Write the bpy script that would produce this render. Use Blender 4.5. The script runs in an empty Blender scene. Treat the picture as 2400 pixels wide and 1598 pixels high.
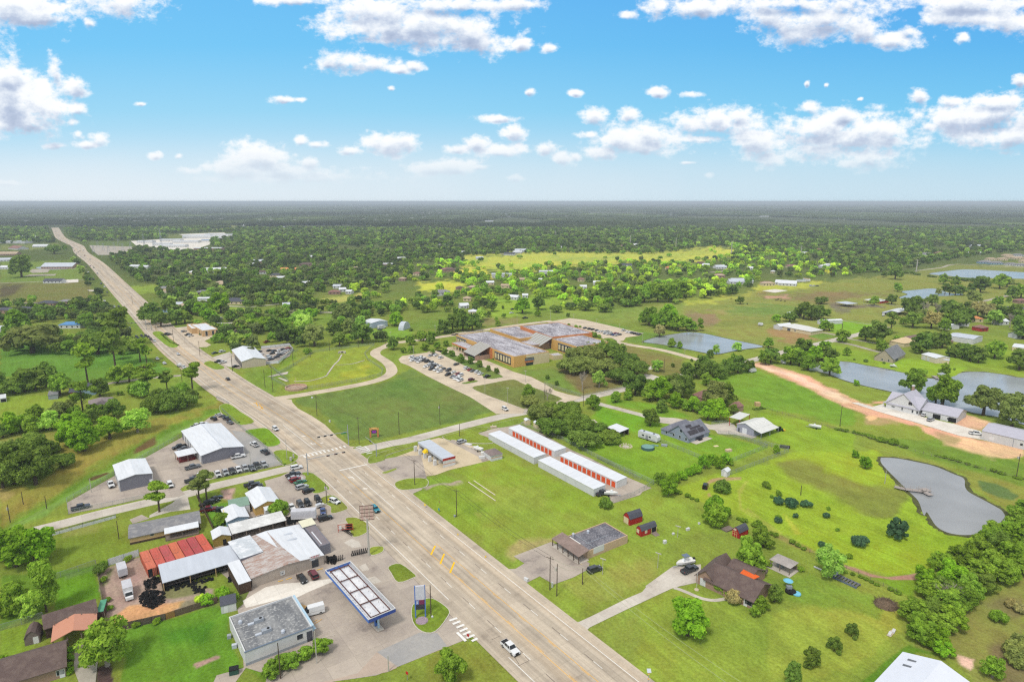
import bpy, bmesh, math, random
import numpy as np
from mathutils import Vector, Matrix
R=math.radians
# ---------------------------------------------------------------- camera, world, sun, exposure
H=107.0; F=1510.0; HY=472.0; CX=1200.0; CY=799.0; PT=math.atan((CY-HY)/F)
cP,sP=math.cos(PT),math.sin(PT)
DENOISE=False
sc=bpy.context.scene; COL=sc.collection
cam=bpy.data.objects.new('camera',bpy.data.cameras.new('camera')); COL.objects.link(cam)
cam.location=(0,0,H); cam.rotation_euler=(math.pi/2-PT,0,0)
cam.data.sensor_width=36; cam.data.lens=F/2400*36; cam.data.clip_start=1; cam.data.clip_end=120000
sc.camera=cam
SUN_EL,SUN_AZ=56,-150          # azimuth clockwise from +Y (view direction)
sd=bpy.data.lights.new('sun','SUN'); sd.energy=1.85; sd.angle=R(11); sd.color=(1,.955,.88)
sun=bpy.data.objects.new('sun',sd); COL.objects.link(sun)
_d=Vector((math.sin(R(SUN_AZ))*math.cos(R(SUN_EL)),math.cos(R(SUN_AZ))*math.cos(R(SUN_EL)),math.sin(R(SUN_EL))))
sun.rotation_euler=_d.to_track_quat('Z','Y').to_euler()
vs=sc.view_settings; vs.view_transform='Standard'; vs.look='None'; vs.exposure=0.10; vs.gamma=1; vs.use_curve_mapping=False
cy=sc.cycles; cy.use_adaptive_sampling=True; cy.adaptive_threshold=0.012
cy.use_denoising=DENOISE; cy.max_bounces=5; cy.diffuse_bounces=2; cy.glossy_bounces=2; cy.transmission_bounces=2; cy.volume_bounces=0; cy.transparent_max_bounces=4
try: cy.denoiser='OPENIMAGEDENOISE'
except Exception: pass
cy.caustics_reflective=False; cy.caustics_refractive=False
sc.render.film_transparent=False
try: cy.pixel_filter_type='BLACKMAN_HARRIS'; cy.filter_width=1.3
except Exception: pass

class NT:
    "small node-tree writer"
    def __init__(s,nt): s.nt=nt; nt.nodes.clear()
    def n(s,t,inp=None,**kw):
        o=s.nt.nodes.new(t)
        for k,v in kw.items(): setattr(o,k,v)
        for k,v in (inp or {}).items():
            if isinstance(v,bpy.types.NodeSocket): s.nt.links.new(v,o.inputs[k])
            else: o.inputs[k].default_value=v
        return o
    def m(s,op,a,b=0.0,c=0.0,clamp=False):
        o=s.nt.nodes.new('ShaderNodeMath'); o.operation=op; o.use_clamp=clamp
        for i,v in enumerate((a,b,c)):
            if isinstance(v,bpy.types.NodeSocket): s.nt.links.new(v,o.inputs[i])
            else: o.inputs[i].default_value=v
        return o.outputs[0]
    def v(s,op,a,b=(0,0,0),c=(0,0,0),out=0):
        o=s.nt.nodes.new('ShaderNodeVectorMath'); o.operation=op
        for i,w in enumerate((a,b,c)):
            if isinstance(w,bpy.types.NodeSocket): s.nt.links.new(w,o.inputs[i])
            elif op=='SCALE' and i==1: o.inputs[3].default_value=w if not hasattr(w,'__len__') else 1
            else: o.inputs[i].default_value=w
        return o.outputs[out]
    def mix(s,f,a,b,bt='MIX'):
        o=s.nt.nodes.new('ShaderNodeMix'); o.data_type='RGBA'; o.blend_type=bt
        for i,w in ((0,f),(6,a),(7,b)):
            if isinstance(w,bpy.types.NodeSocket): s.nt.links.new(w,o.inputs[i])
            elif i==0: o.inputs[0].default_value=w
            else: o.inputs[i].default_value=(*w[:3],1)
        return o.outputs[2]
    def ramp(s,f,st):
        o=s.nt.nodes.new('ShaderNodeValToRGB'); s.nt.links.new(f,o.inputs[0]); e=o.color_ramp.elements
        while len(e)<len(st): e.new(.5)
        for a,(p,c) in zip(e,st): a.position=p; a.color=(*c[:3],1)
        return o.outputs[0]
    def map(s,x,a,b,c=0.,d=1.,smooth=False):
        o=s.nt.nodes.new('ShaderNodeMapRange'); s.nt.links.new(x,o.inputs[0])
        if smooth: o.interpolation_type='SMOOTHSTEP'
        for i,w in enumerate((a,b,c,d)): o.inputs[1+i].default_value=w
        return o.outputs[0]
def lin(r,g,b,k=1.0):
    f=lambda u:(u/255/12.92 if u/255<=.04045 else ((u/255+.055)/1.055)**2.4)*k
    return (f(r),f(g),f(b))
SKYC=[]; OVER=1.0
def sky_setup():
    w=bpy.data.worlds.new('World'); sc.world=w; w.use_nodes=True; t=NT(w.node_tree)
    sky=t.n('ShaderNodeTexSky',sky_type='NISHITA',sun_disc=False,sun_elevation=R(SUN_EL),sun_rotation=R(SUN_AZ),air_density=1.0,dust_density=.6,ozone_density=1.6)
    co=t.n('ShaderNodeTexCoord').outputs['Generated']
    sx=t.n('ShaderNodeSeparateXYZ',{0:co}); X,Y,Z=sx.outputs
    ya=t.m('MAXIMUM',t.m('ABSOLUTE',Y),.05)
    U=t.m('DIVIDE',X,ya); V=t.m('DIVIDE',Z,ya)          # position on the plane one unit ahead
    P=t.n('ShaderNodeCombineXYZ',{0:U,1:V,2:0.0}).outputs[0]
    # blue gradient on top of the physical sky
    skyb=t.v('SCALE',sky.outputs[0],0.10)
    grad=t.ramp(V,[(0.0,lin(214,230,240)),(.045,lin(200,226,241)),(.13,lin(154,212,241)),(.22,lin(118,198,243)),(.42,lin(90,176,240)),(1,lin(60,140,225))])
    gr2=t.ramp(V,[(0.0,lin(190,217,232)),(.06,lin(166,212,236)),(.13,lin(118,198,238)),(.22,lin(94,180,236)),(.34,lin(78,160,236)),(1,lin(50,125,220))])
    fx=t.map(U,-.7,.85,0,1,True)
    base=t.mix(fx,grad,gr2)
    base=t.mix(.06,base,skyb)
    # clouds : union of ellipses (three at a time in the x,y,z of a vector), edges and relief broken up by fractal noise
    def nz(p,sc_,det,rough,off=(0,0,0)):
        q=t.v('MULTIPLY_ADD',p,(1,1.45,1),off)
        return t.n('ShaderNodeTexNoise',{'Vector':q,'Scale':sc_,'Detail':det,'Roughness':rough}).outputs[0]
    Uv=t.n('ShaderNodeCombineXYZ',{0:U,1:U,2:U}).outputs[0]; Vv=t.n('ShaderNodeCombineXYZ',{0:V,1:V,2:V}).outputs[0]
    bl=list(SKYC)
    while len(bl)%3: bl.append((9,9,.1,.1))
    m1=m2=None; G_=1.30
    for i in range(0,len(bl),3):
        b3=bl[i:i+3]; g_=lambda b:1.5 if .03<b[2] and b[1]<.14 else G_ if b[2]>.03 else 1.1
        rx=[b[2]*g_(b) for b in b3]; ry=[b[3]*g_(b) for b in b3]
        dx=t.v('MULTIPLY_ADD',Uv,tuple(1/r for r in rx),tuple(-b[0]/r for b,r in zip(b3,rx)))
        dy=t.v('MULTIPLY_ADD',Vv,tuple(1/r for r in ry),tuple(-b[1]/r for b,r in zip(b3,ry)))
        xx=t.v('MULTIPLY',dx,dx)
        L=t.v('MULTIPLY_ADD',dy,dy,xx); m1=L if m1 is None else t.v('MINIMUM',m1,L)
        dy2=t.v('ADD',dy,(.62,.62,.62)); L2=t.v('MULTIPLY_ADD',dy2,dy2,xx); m2=L2 if m2 is None else t.v('MINIMUM',m2,L2)
    def red(m):
        x=t.n('ShaderNodeSeparateXYZ',{0:m}).outputs
        return t.m('SQRT',t.m('SMOOTH_MIN',t.m('SMOOTH_MIN',x[0],x[1],.3),x[2],.3))
    d=red(m1); d2=red(m2)
    n1=nz(P,24,8,.62); n2=nz(P,24,6,.60,(-.004,.020,0)); nb=nz(P,9,3,.5,(3,1,0))
    dens=t.m('ADD',t.m('SUBTRACT',1.02,d),t.m('MULTIPLY',t.m('SUBTRACT',n1,.5),1.9))
    dens=t.m('ADD',dens,t.m('MULTIPLY',t.m('SUBTRACT',nb,.5),1.1))
    n3=nz(P,75,3,.6,(1,7,0)); dens=t.m('ADD',dens,t.m('MULTIPLY',t.m('SUBTRACT',n3,.5),1.0))
    a=t.map(dens,.02,.72,0,1,True)
    # light reaching a point: how much cloud lies above it
    den2=t.m('ADD',t.m('SUBTRACT',1.02,d2),t.m('MULTIPLY',t.m('SUBTRACT',n2,.5),1.8))
    sh=t.map(den2,.10,1.18,1.0,.0)
    ccol=t.ramp(sh,[(0,lin(164,178,204)),(.26,lin(186,198,220)),(.46,lin(218,226,238)),(.66,lin(246,248,251)),(1,lin(255,255,255))])
    low=t.map(V,.0,.16,1,0,True)
    ccol=t.mix(t.m('MULTIPLY',low,.30),ccol,lin(232,238,244))
    a=t.m('MULTIPLY',a,t.map(V,.004,.075,.35,.97,True))
    col=t.mix(a,base,ccol)
    hz=t.map(V,.0,.11,.85,0,True)
    hz=t.m('MULTIPLY',hz,t.map(nb,.3,.7,.75,1.0))
    col=t.mix(hz,col,t.mix(fx,lin(226,234,240),lin(196,220,233)))
    bg1=t.n('ShaderNodeBackground',{0:col,1:1.0}).outputs[0]
    # the rest of the sky, unseen: pale cloud tone whitened to neutralise the light
    oc=t.ramp(Z,[(0.0,lin(206,218,230)),(.12,lin(190,214,234)),(.35,lin(214,222,230)),(1,lin(240,236,230))])
    oc=t.mix(.12,oc,skyb)
    bg2=t.n('ShaderNodeBackground',{0:oc,1:OVER}).outputs[0]
    f=t.m('MULTIPLY',t.map(V,.31,.40,1,0),t.map(t.m('ABSOLUTE',U),1.2,1.5,1,0))
    f=t.m('MULTIPLY',f,t.m('GREATER_THAN',Y,0.0)); f=t.m('MULTIPLY',f,t.m('GREATER_THAN',Z,-.02))
    mx=t.nt.nodes.new('ShaderNodeMixShader'); t.nt.links.new(f,mx.inputs[0]); t.nt.links.new(bg2,mx.inputs[1]); t.nt.links.new(bg1,mx.inputs[2])
    t.n('ShaderNodeOutputWorld',{0:mx.outputs[0]})
    w.cycles.sampling_method='MANUAL'; w.cycles.sample_map_resolution=256
# ---------------------------------------------------------------- photograph pixel -> ground point
FR={'A':(0,1200,3.925),'B':(500,1200,3.925),'C':(1000,1200,3.925),'D':(1500,1200,3.925),'E':(1800,1200,3.925),'F':(0,850,3.92),'G':(400,850,3.92),'H':(900,850,3.92),'I':(1400,850,3.92),'J':(1800,850,3.92),'K':(0,460,3.92),'L':(500,600,3.92),'M':(1000,650,3.92),'N':(1500,600,3.92),'O':(1900,560,4.612),'Q':(900,450,2.355),'V':(0,0,.98125),'P':(0,0,1),'S':(0,0,2.944),'T':(800,0,2.944),'U':(1600,0,2.944)}
def q(s):
    o=[];f=FR['P']
    for t in s.split():
        if ',' in t:
            a=[float(u) for u in t.split(',')]; o.append((f[0]+a[0]/f[2],f[1]+a[1]/f[2],*a[2:]))
        else: f=FR[t]
    return o
def frk(s): return FR[s.split()[0]][2]
def gp(px,py,z=0.0):
    x=(px-CX)/F; y=(CY-py)/F
    fw=cP+y*sP; up=-sP+y*cP; s=(z-H)/up
    return Vector((x*s,fw*s,z))
def G(s,z=0.0): return [gp(a[0],a[1],z) for a in q(s)]
def px_of(x,y,z=0.0):
    X,Y,Z=x,y*cP-(z-H)*sP,y*sP+(z-H)*cP
    return CX+F*X/Y,CY-F*Z/Y
def pxarr(x,y):
    Y=y*cP+H*sP; Z=y*sP-H*cP
    Y=np.maximum(Y,1e-3)
    return CX+F*x/Y,CY-F*Z/Y
for s in ("""S 60,20,330,120 330,60,260,110 200,110,300,70 820,20,300,90 620,160,60,45
 T 250,60,330,90 700,40,520,60 150,170,330,120 520,120,420,140 820,190,330,120 600,230,500,100 950,290,260,80 1240,310,90,50 1440,330,90,40 1180,30,260,40
 T 50,420,230,80 230,440,170,60 400,480,110,40 500,460,90,36 -90,440,60,34 -330,10,260,30
 S 60,620,260,170 200,720,290,170 380,470,80,110 520,610,150,65 100,840,330,90 40,520,200,90 540,760,110,60 500,850,60,40
 S 390,1010,110,28 540,930,50,40 690,960,85,60 600,1000,130,36 970,720,50,20 1070,1075,70,34 1230,1080,40,26
 S 1980,690,130,34 2060,690,70,24
 S 1760,1080,220,75 1700,1160,330,60 1320,1180,130,45 2080,970,70,50 2180,1000,110,30 2130,1120,130,50 2000,1220,560,40 1900,1180,420,40 60,1265,130,22 
 T 210,980,130,80 450,985,120,75 60,1040,120,40 330,1010,160,60
 T 940,990,110,60 800,1030,120,40 1200,920,130,65 1130,1040,170,45 1400,1030,120,50 1530,1090,110,60 1620,1080,60,40 1080,820,150,24
 T 620,1165,150,36 800,1150,150,48 950,1155,80,26 1190,1230,90,36 1295,640,52,30 1620,645,60,28 345,610,40,24
 T 1740,810,110,75 1990,790,95,60 1700,930,130,36 1960,960,220,90 2180,930,200,70 1820,1050,160,44 2080,1000,260,60
 T 2190,640,75,40 U 60,650,100,36 
 U 250,830,270,95 100,850,200,70 380,800,120,70 160,960,180,22
 U 870,740,95,60 930,870,240,90 1130,800,120,60 1280,870,190,110 1450,910,140,90 560,990,230,85 600,1090,130,70 1150,960,460,70 1300,1090,230,60 950,1040,260,60 1150,1130,100,40
 U 1630,670,90,60 1850,700,120,45 2000,820,360,80 2200,760,240,110 2050,930,200,90 2300,900,250,120 2150,700,260,60 1700,870,80,40
 U 100,60,260,70 600,100,260,110 800,220,240,95 1000,120,420,110 1250,200,220,100 1420,270,230,60 1560,220,110,50 800,30,700,60 1950,110,330,70 2250,150,230,80 2000,20,560,70 1940,265,55,40 2330,560,70,55 860,580,25,26 990,590,22,20 1225,685,28,18 180,1210,55,32 30,1125,70,16
 T 2180,60,130,90 1980,110,110,40
""",):
    f=None
    for tk in s.split():
        if ',' in tk:
            a=[float(u) for u in tk.split(',')]; X=f[0]+a[0]/f[2]; Y=f[1]+a[1]/f[2]
            x=(X-CX)/F; y=(CY-Y)/F; fw=cP+y*sP; up=-sP+y*cP
            SKYC.append((x/fw,up/fw,a[2]/f[2]/F/fw,a[3]/f[2]/F/fw))
        else: f=FR[tk]
for _u,_v,_a,_b in ((-1.1,.25,.3,.08),(-.3,.62,.5,.12),(.6,.7,.6,.12),(1.3,.3,.4,.1),(0,1.2,1.2,.2),(-1.5,.7,.5,.2),(1.6,.9,.6,.2)): SKYC.append((_u,_v,_a,_b))
sky_setup()

# ---------------------------------------------------------------- materials
KI=1.0
def A(r,g,b): return lin(r,g,b,KI)      # displayed colour -> albedo under this light
MATS={}
def mt(name,col,rough=.85,var=.12,scale=.6,metal=0.0,streak=None,spec=.3,det=4):
    if name in MATS: return MATS[name]
    m=bpy.data.materials.new(name); m.use_nodes=True; t=NT(m.node_tree); MATS[name]=m
    p=t.n('ShaderNodeBsdfPrincipled',{'Roughness':rough,'Metallic':metal,'Specular IOR Level':spec})
    c=(*col,1)
    if var>0:
        tc=t.n('ShaderNodeTexCoord').outputs['Object']
        if streak: tc=t.v('MULTIPLY',tc,streak)
        nn=t.n('ShaderNodeTexNoise',{'Vector':tc,'Scale':scale,'Detail':det,'Roughness':.62}).outputs[0]
        f=t.map(nn,.25,.75,1-var*1.6,1+var*1.2)
        cc=t.n('ShaderNodeVectorMath',{0:col,3:f},operation='SCALE').outputs[0]
        t.nt.links.new(cc,p.inputs['Base Color'])
    else: p.inputs['Base Color'].default_value=c
    t.n('ShaderNodeOutputMaterial',{0:p.outputs[0]})
    return m
def blotch(name,c1,c2,lo=.42,hi=.62,scale=.3,rough=.85,streak=None,c3=None,spec=.3):
    "two or three colour weathering"
    if name in MATS: return MATS[name]
    m=bpy.data.materials.new(name); m.use_nodes=True; t=NT(m.node_tree); MATS[name]=m
    tc=t.n('ShaderNodeTexCoord').outputs['Object']
    t2=t.v('MULTIPLY',tc,streak) if streak else tc
    nn=t.n('ShaderNodeTexNoise',{'Vector':t2,'Scale':scale,'Detail':6,'Roughness':.65}).outputs[0]
    n3=t.n('ShaderNodeTexNoise',{'Vector':tc,'Scale':scale*7,'Detail':3}).outputs[0]
    c=t.mix(t.map(nn,lo,hi,0,1,True),c1,c2)
    if c3: c=t.mix(t.map(n3,.52,.7,0,.8,True),c,c3)
    c=t.n('ShaderNodeVectorMath',{0:c,3:t.map(n3,.3,.7,.88,1.1)},operation='SCALE').outputs[0]
    p=t.n('ShaderNodeBsdfPrincipled',{'Roughness':rough,'Base Color':c,'Specular IOR Level':spec}); t.n('ShaderNodeOutputMaterial',{0:p.outputs[0]})
    return m
def paintmat():
    m=bpy.data.materials.new('vehicle_paint'); m.use_nodes=True; t=NT(m.node_tree); MATS['paint']=m
    oi=t.n('ShaderNodeObjectInfo')
    p=t.n('ShaderNodeBsdfPrincipled',{'Base Color':oi.outputs['Color'],'Roughness':.32,'Specular IOR Level':.5,'Coat Weight':.3}); t.n('ShaderNodeOutputMaterial',{0:p.outputs[0]})
paintmat()
# ---------------------------------------------------------------- mesh writer
class MB:
    def __init__(s): s.v=[];s.f=[];s.m=[]
    def add(s,vs_,fs,mi=0):
        o=len(s.v); s.v+= [tuple(v) for v in vs_]; s.f+=[tuple(i+o for i in f) for f in fs]; s.m+=[mi]*len(fs); return s
    def box(s,x0,x1,y0,y1,z0,z1,mi=0):
        return s.add([(x0,y0,z0),(x1,y0,z0),(x1,y1,z0),(x0,y1,z0),(x0,y0,z1),(x1,y0,z1),(x1,y1,z1),(x0,y1,z1)],
          [(0,3,2,1),(4,5,6,7),(0,1,5,4),(1,2,6,5),(2,3,7,6),(3,0,4,7)],mi)
    def frus(s,b,t,z0,z1,mi=0):   # b,t = (x0,x1,y0,y1)
        return s.add([(b[0],b[2],z0),(b[1],b[2],z0),(b[1],b[3],z0),(b[0],b[3],z0),(t[0],t[2],z1),(t[1],t[2],z1),(t[1],t[3],z1),(t[0],t[3],z1)],
          [(0,3,2,1),(4,5,6,7),(0,1,5,4),(1,2,6,5),(2,3,7,6),(3,0,4,7)],mi)
    def prism(s,poly,z0,z1,mi=0):
        n=len(poly); 
        a=sum(poly[i][0]*poly[(i+1)%n][1]-poly[(i+1)%n][0]*poly[i][1] for i in range(n))
        if a<0: poly=poly[::-1]
        vs_=[(p[0],p[1],z0) for p in poly]+[(p[0],p[1],z1) for p in poly]
        return s.add(vs_,[tuple(range(n))[::-1],tuple(range(n,2*n))]+[(i,(i+1)%n,n+(i+1)%n,n+i) for i in range(n)],mi)
    def xprism(s,prof,y0,y1,mi=0):   # profile in x,z pushed along y
        n=len(prof); a=sum(prof[i][0]*prof[(i+1)%n][1]-prof[(i+1)%n][0]*prof[i][1] for i in range(n))
        if a<0: prof=prof[::-1]
        vs_=[(p[0],y0,p[1]) for p in prof]+[(p[0],y1,p[1]) for p in prof]
        return s.add(vs_,[tuple(range(n)),tuple(range(n,2*n))[::-1]]+[(i,n+i,n+(i+1)%n,(i+1)%n) for i in range(n)],mi)
    def yprism(s,prof,x0,x1,mi=0):   # profile in y,z pushed along x
        n=len(prof); a=sum(prof[i][0]*prof[(i+1)%n][1]-prof[(i+1)%n][0]*prof[i][1] for i in range(n))
        if a<0: prof=prof[::-1]
        vs_=[(x0,p[0],p[1]) for p in prof]+[(x1,p[0],p[1]) for p in prof]
        return s.add(vs_,[tuple(range(n))[::-1],tuple(range(n,2*n))]+[(i,(i+1)%n,n+(i+1)%n,n+i) for i in range(n)],mi)
    def tube(s,p0,p1,r0,r1=None,n=6,mi=0,caps=True):
        r1=r0 if r1 is None else r1
        p0,p1=Vector(p0),Vector(p1); d=(p1-p0).normalized(); u=d.orthogonal().normalized(); w=d.cross(u)
        vs_=[]
        for p,r in ((p0,r0),(p1,r1)):
            for i in range(n):
                a=2*math.pi*i/n; vs_.append(p+u*math.cos(a)*r+w*math.sin(a)*r)
        fs=[(i,(i+1)%n,n+(i+1)%n,n+i) for i in range(n)]
        if caps: fs+=[tuple(range(n))[::-1],tuple(range(n,2*n))]
        return s.add(vs_,fs,mi)
    def path(s,pts,r,n=5,mi=0):
        for a,b in zip(pts[:-1],pts[1:]): s.tube(a,b,r,r,n,mi)
        return s
    def lathe(s,prof,n=12,c=(0,0),mi=0):
        vs_=[(c[0]+r*math.cos(2*math.pi*i/n),c[1]+r*math.sin(2*math.pi*i/n),z) for r,z in prof for i in range(n)]
        fs=[(k*n+i,k*n+(i+1)%n,(k+1)*n+(i+1)%n,(k+1)*n+i) for k in range(len(prof)-1) for i in range(n)]
        fs+=[tuple(range(n))[::-1],tuple(range((len(prof)-1)*n,len(prof)*n))]
        return s.add(vs_,fs,mi)
    def mesh(s,name,mats):
        me=bpy.data.meshes.new(name); me.from_pydata(s.v,[],s.f)
        for m in (mats if isinstance(mats,(list,tuple)) else [mats]): me.materials.append(m)
        if len(me.materials)>1: me.polygons.foreach_set('material_index',s.m)
        me.update(); return me
    def obj(s,name,mats,parent=None,loc=(0,0,0),rz=0.0):
        o=bpy.data.objects.new(name,s.mesh(name,mats)); COL.objects.link(o); o.location=loc; o.rotation_euler=(0,0,rz)
        if parent: o.parent=parent
        return o
LABS=[]
def tag(o,label,cat,group=None,kind=None,px=None):
    o['label']=label
    if cat: o['category']=cat
    if group: o['group']=group
    if kind: o['kind']=kind
    if kind is None:
        if px is None:
            l=o.location; px=px_of(l.x,l.y,0)
        LABS.append((o,label,px))
    return o
def empty(name,loc,rz=0.0):
    o=bpy.data.objects.new(name,None); COL.objects.link(o); o.location=loc; o.rotation_euler=(0,0,rz); o.empty_display_size=.5
    return o
def thing(name,label,cat,loc=(0,0,0),rz=0.0,group=None): return tag(empty(name,loc,rz),label,cat,group)
def struct(o): o['kind']='structure'; return o
def copy_tree(o,parent=None):
    c=o.copy(); COL.objects.link(c)
    if parent: c.parent=parent
    for ch in CH.get(o.name,[]): copy_tree(ch,c)
    return c
CH={}
def note(o):   # remember the children for copying
    CH[o.name]=list(o.children)
    for c in o.children: note(c)
ORD=['first','second','third','fourth','fifth','sixth','seventh','eighth','ninth','tenth','eleventh','twelfth']
def ordn(k):
    k+=1
    if k<=12: return ORD[k-1]
    return '%d%s'%(k,'th' if 10<k%100<20 else {1:'st',2:'nd',3:'rd'}.get(k%10,'th'))
def finish_labels():
    g={}
    for o,l,p in LABS: g.setdefault(l,[]).append((p[0],p[1],o))
    for l,it in g.items():
        if len(it)<2: continue
        n=len(it)
        if n<=12:
            it.sort(key=lambda a:a[0])
            for k,(x,y,o) in enumerate(it):
                o['label']=l+(', leftmost of the %d'%n if k==0 else ', rightmost of the %d'%n if k==n-1 else ', %s from the left'%ordn(k))
        else:   # split into rows from the bottom of the photograph up, then count from the left
            it.sort(key=lambda a:-a[1]); per=10; rows=[it[i:i+per] for i in range(0,n,per)]
            for r,row in enumerate(rows):
                row.sort(key=lambda a:a[0])
                for k,(x,y,o) in enumerate(row):
                    o['label']=l+', %s in %s row'%(ordn(k)+' from left',ordn(r))
def trim_labels():
    for o,l,p in LABS:
        w=o['label']
        while len(w.split())>16 and ' the ' in w: i=w.rindex(' the '); w=w[:i]+w[i+4:]
        if len(w.split())>16: w=w.replace(' of all','').replace(' big ',' ').replace(' small ',' ',1)
        o['label']=w
# ================================================================ the ground
def crom(pts,k=4,closed=True):
    n=len(pts); out=[]
    rng=range(n) if closed else range(n-1)
    for i in rng:
        P=[np.array(pts[(i+j)%n] if closed else pts[min(max(i+j,0),n-1)],float)[:2] for j in (-1,0,1,2)]
        for a in range(k):
            t=a/k
            out.append(tuple(.5*((2*P[1])+(P[2]-P[0])*t+(2*P[0]-5*P[1]+4*P[2]-P[3])*t*t+(-P[0]+3*P[1]-3*P[2]+P[3])*t**3)))
    if not closed: out.append(tuple(pts[-1][:2]))
    return out
ys=[-2000,-300,20]; y=60.0
while y<46000: ys.append(y); y+=min(max(.5,y*y/88000),900)
ys=np.array(ys); us=np.concatenate([[-5,-2.5,-1.5,-1.1],np.linspace(-.86,.86,560),[1.1,1.5,2.5,5]])
YY,UU=np.meshgrid(ys,us,indexing='ij'); XX=UU*np.where(YY<0,700,YY+60)
PX,PY=pxarr(XX.ravel(),YY.ravel()); bad=YY.ravel()<30; PX[bad]=-9e3
C=np.zeros((PX.size,3))
rs=np.random.RandomState(5)
def vnoise(x,y,s,seed=0):
    "cheap value noise"
    r=np.random.RandomState(seed).rand(256,256); X=x/s; Y=y/s; i=np.floor(X).astype(int); j=np.floor(Y).astype(int); a=X-i; b=Y-j; a=a*a*(3-2*a); b=b*b*(3-2*b)
    g=lambda u,v: r[u%256,v%256]
    return (g(i,j)*(1-a)+g(i+1,j)*a)*(1-b)+(g(i,j+1)*(1-a)+g(i+1,j+1)*a)*b
xw,yw=XX.ravel(),YY.ravel()
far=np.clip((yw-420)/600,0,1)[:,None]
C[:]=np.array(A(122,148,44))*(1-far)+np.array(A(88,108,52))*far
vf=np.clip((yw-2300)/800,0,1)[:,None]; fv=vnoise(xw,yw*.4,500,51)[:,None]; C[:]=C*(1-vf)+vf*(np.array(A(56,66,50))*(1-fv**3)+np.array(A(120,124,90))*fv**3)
wob=(vnoise(xw,yw,9,1)-.5)+(vnoise(xw,yw,3,2)-.5)*.6
def sdist(poly,x,y):
    P=np.array(poly); n=len(P); ins=np.zeros(x.shape,bool); d=np.full(x.shape,1e9)
    for i in range(n):
        a=P[i]; b=P[(i+1)%n]
        c=((a[1]>y)!=(b[1]>y)); 
        xi=(b[0]-a[0])*(y-a[1])/(b[1]-a[1]+1e-9)+a[0]; ins^=(c&(x<xi))
        e=b-a; t=np.clip(((x-a[0])*e[0]+(y-a[1])*e[1])/(e@e+1e-9),0,1)
        d=np.minimum(d,np.hypot(x-a[0]-t*e[0],y-a[1]-t*e[1]))
    return np.where(ins,d,-d)
def paint(s,rgb,f=6,st=1.0,smooth=False,wb=1.0):
    poly=[a[:2] for a in q(s)]
    if smooth: poly=crom(poly)
    P=np.array(poly); m=f*2+4
    k=np.where((PX>P[:,0].min()-m)&(PX<P[:,0].max()+m)&(PY>P[:,1].min()-m)&(PY<P[:,1].max()+m)&(yw>30))[0]
    if not len(k): return
    d=sdist(poly,PX[k],PY[k])+wob[k]*f*1.3*wb
    w=np.clip(d/(f)+.5,0,1)*st; w=(w*w*(3-2*w))[:,None] if st==1 else w[:,None]
    C[k]=C[k]*(1-w)+np.array(A(*rgb))*w
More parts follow.
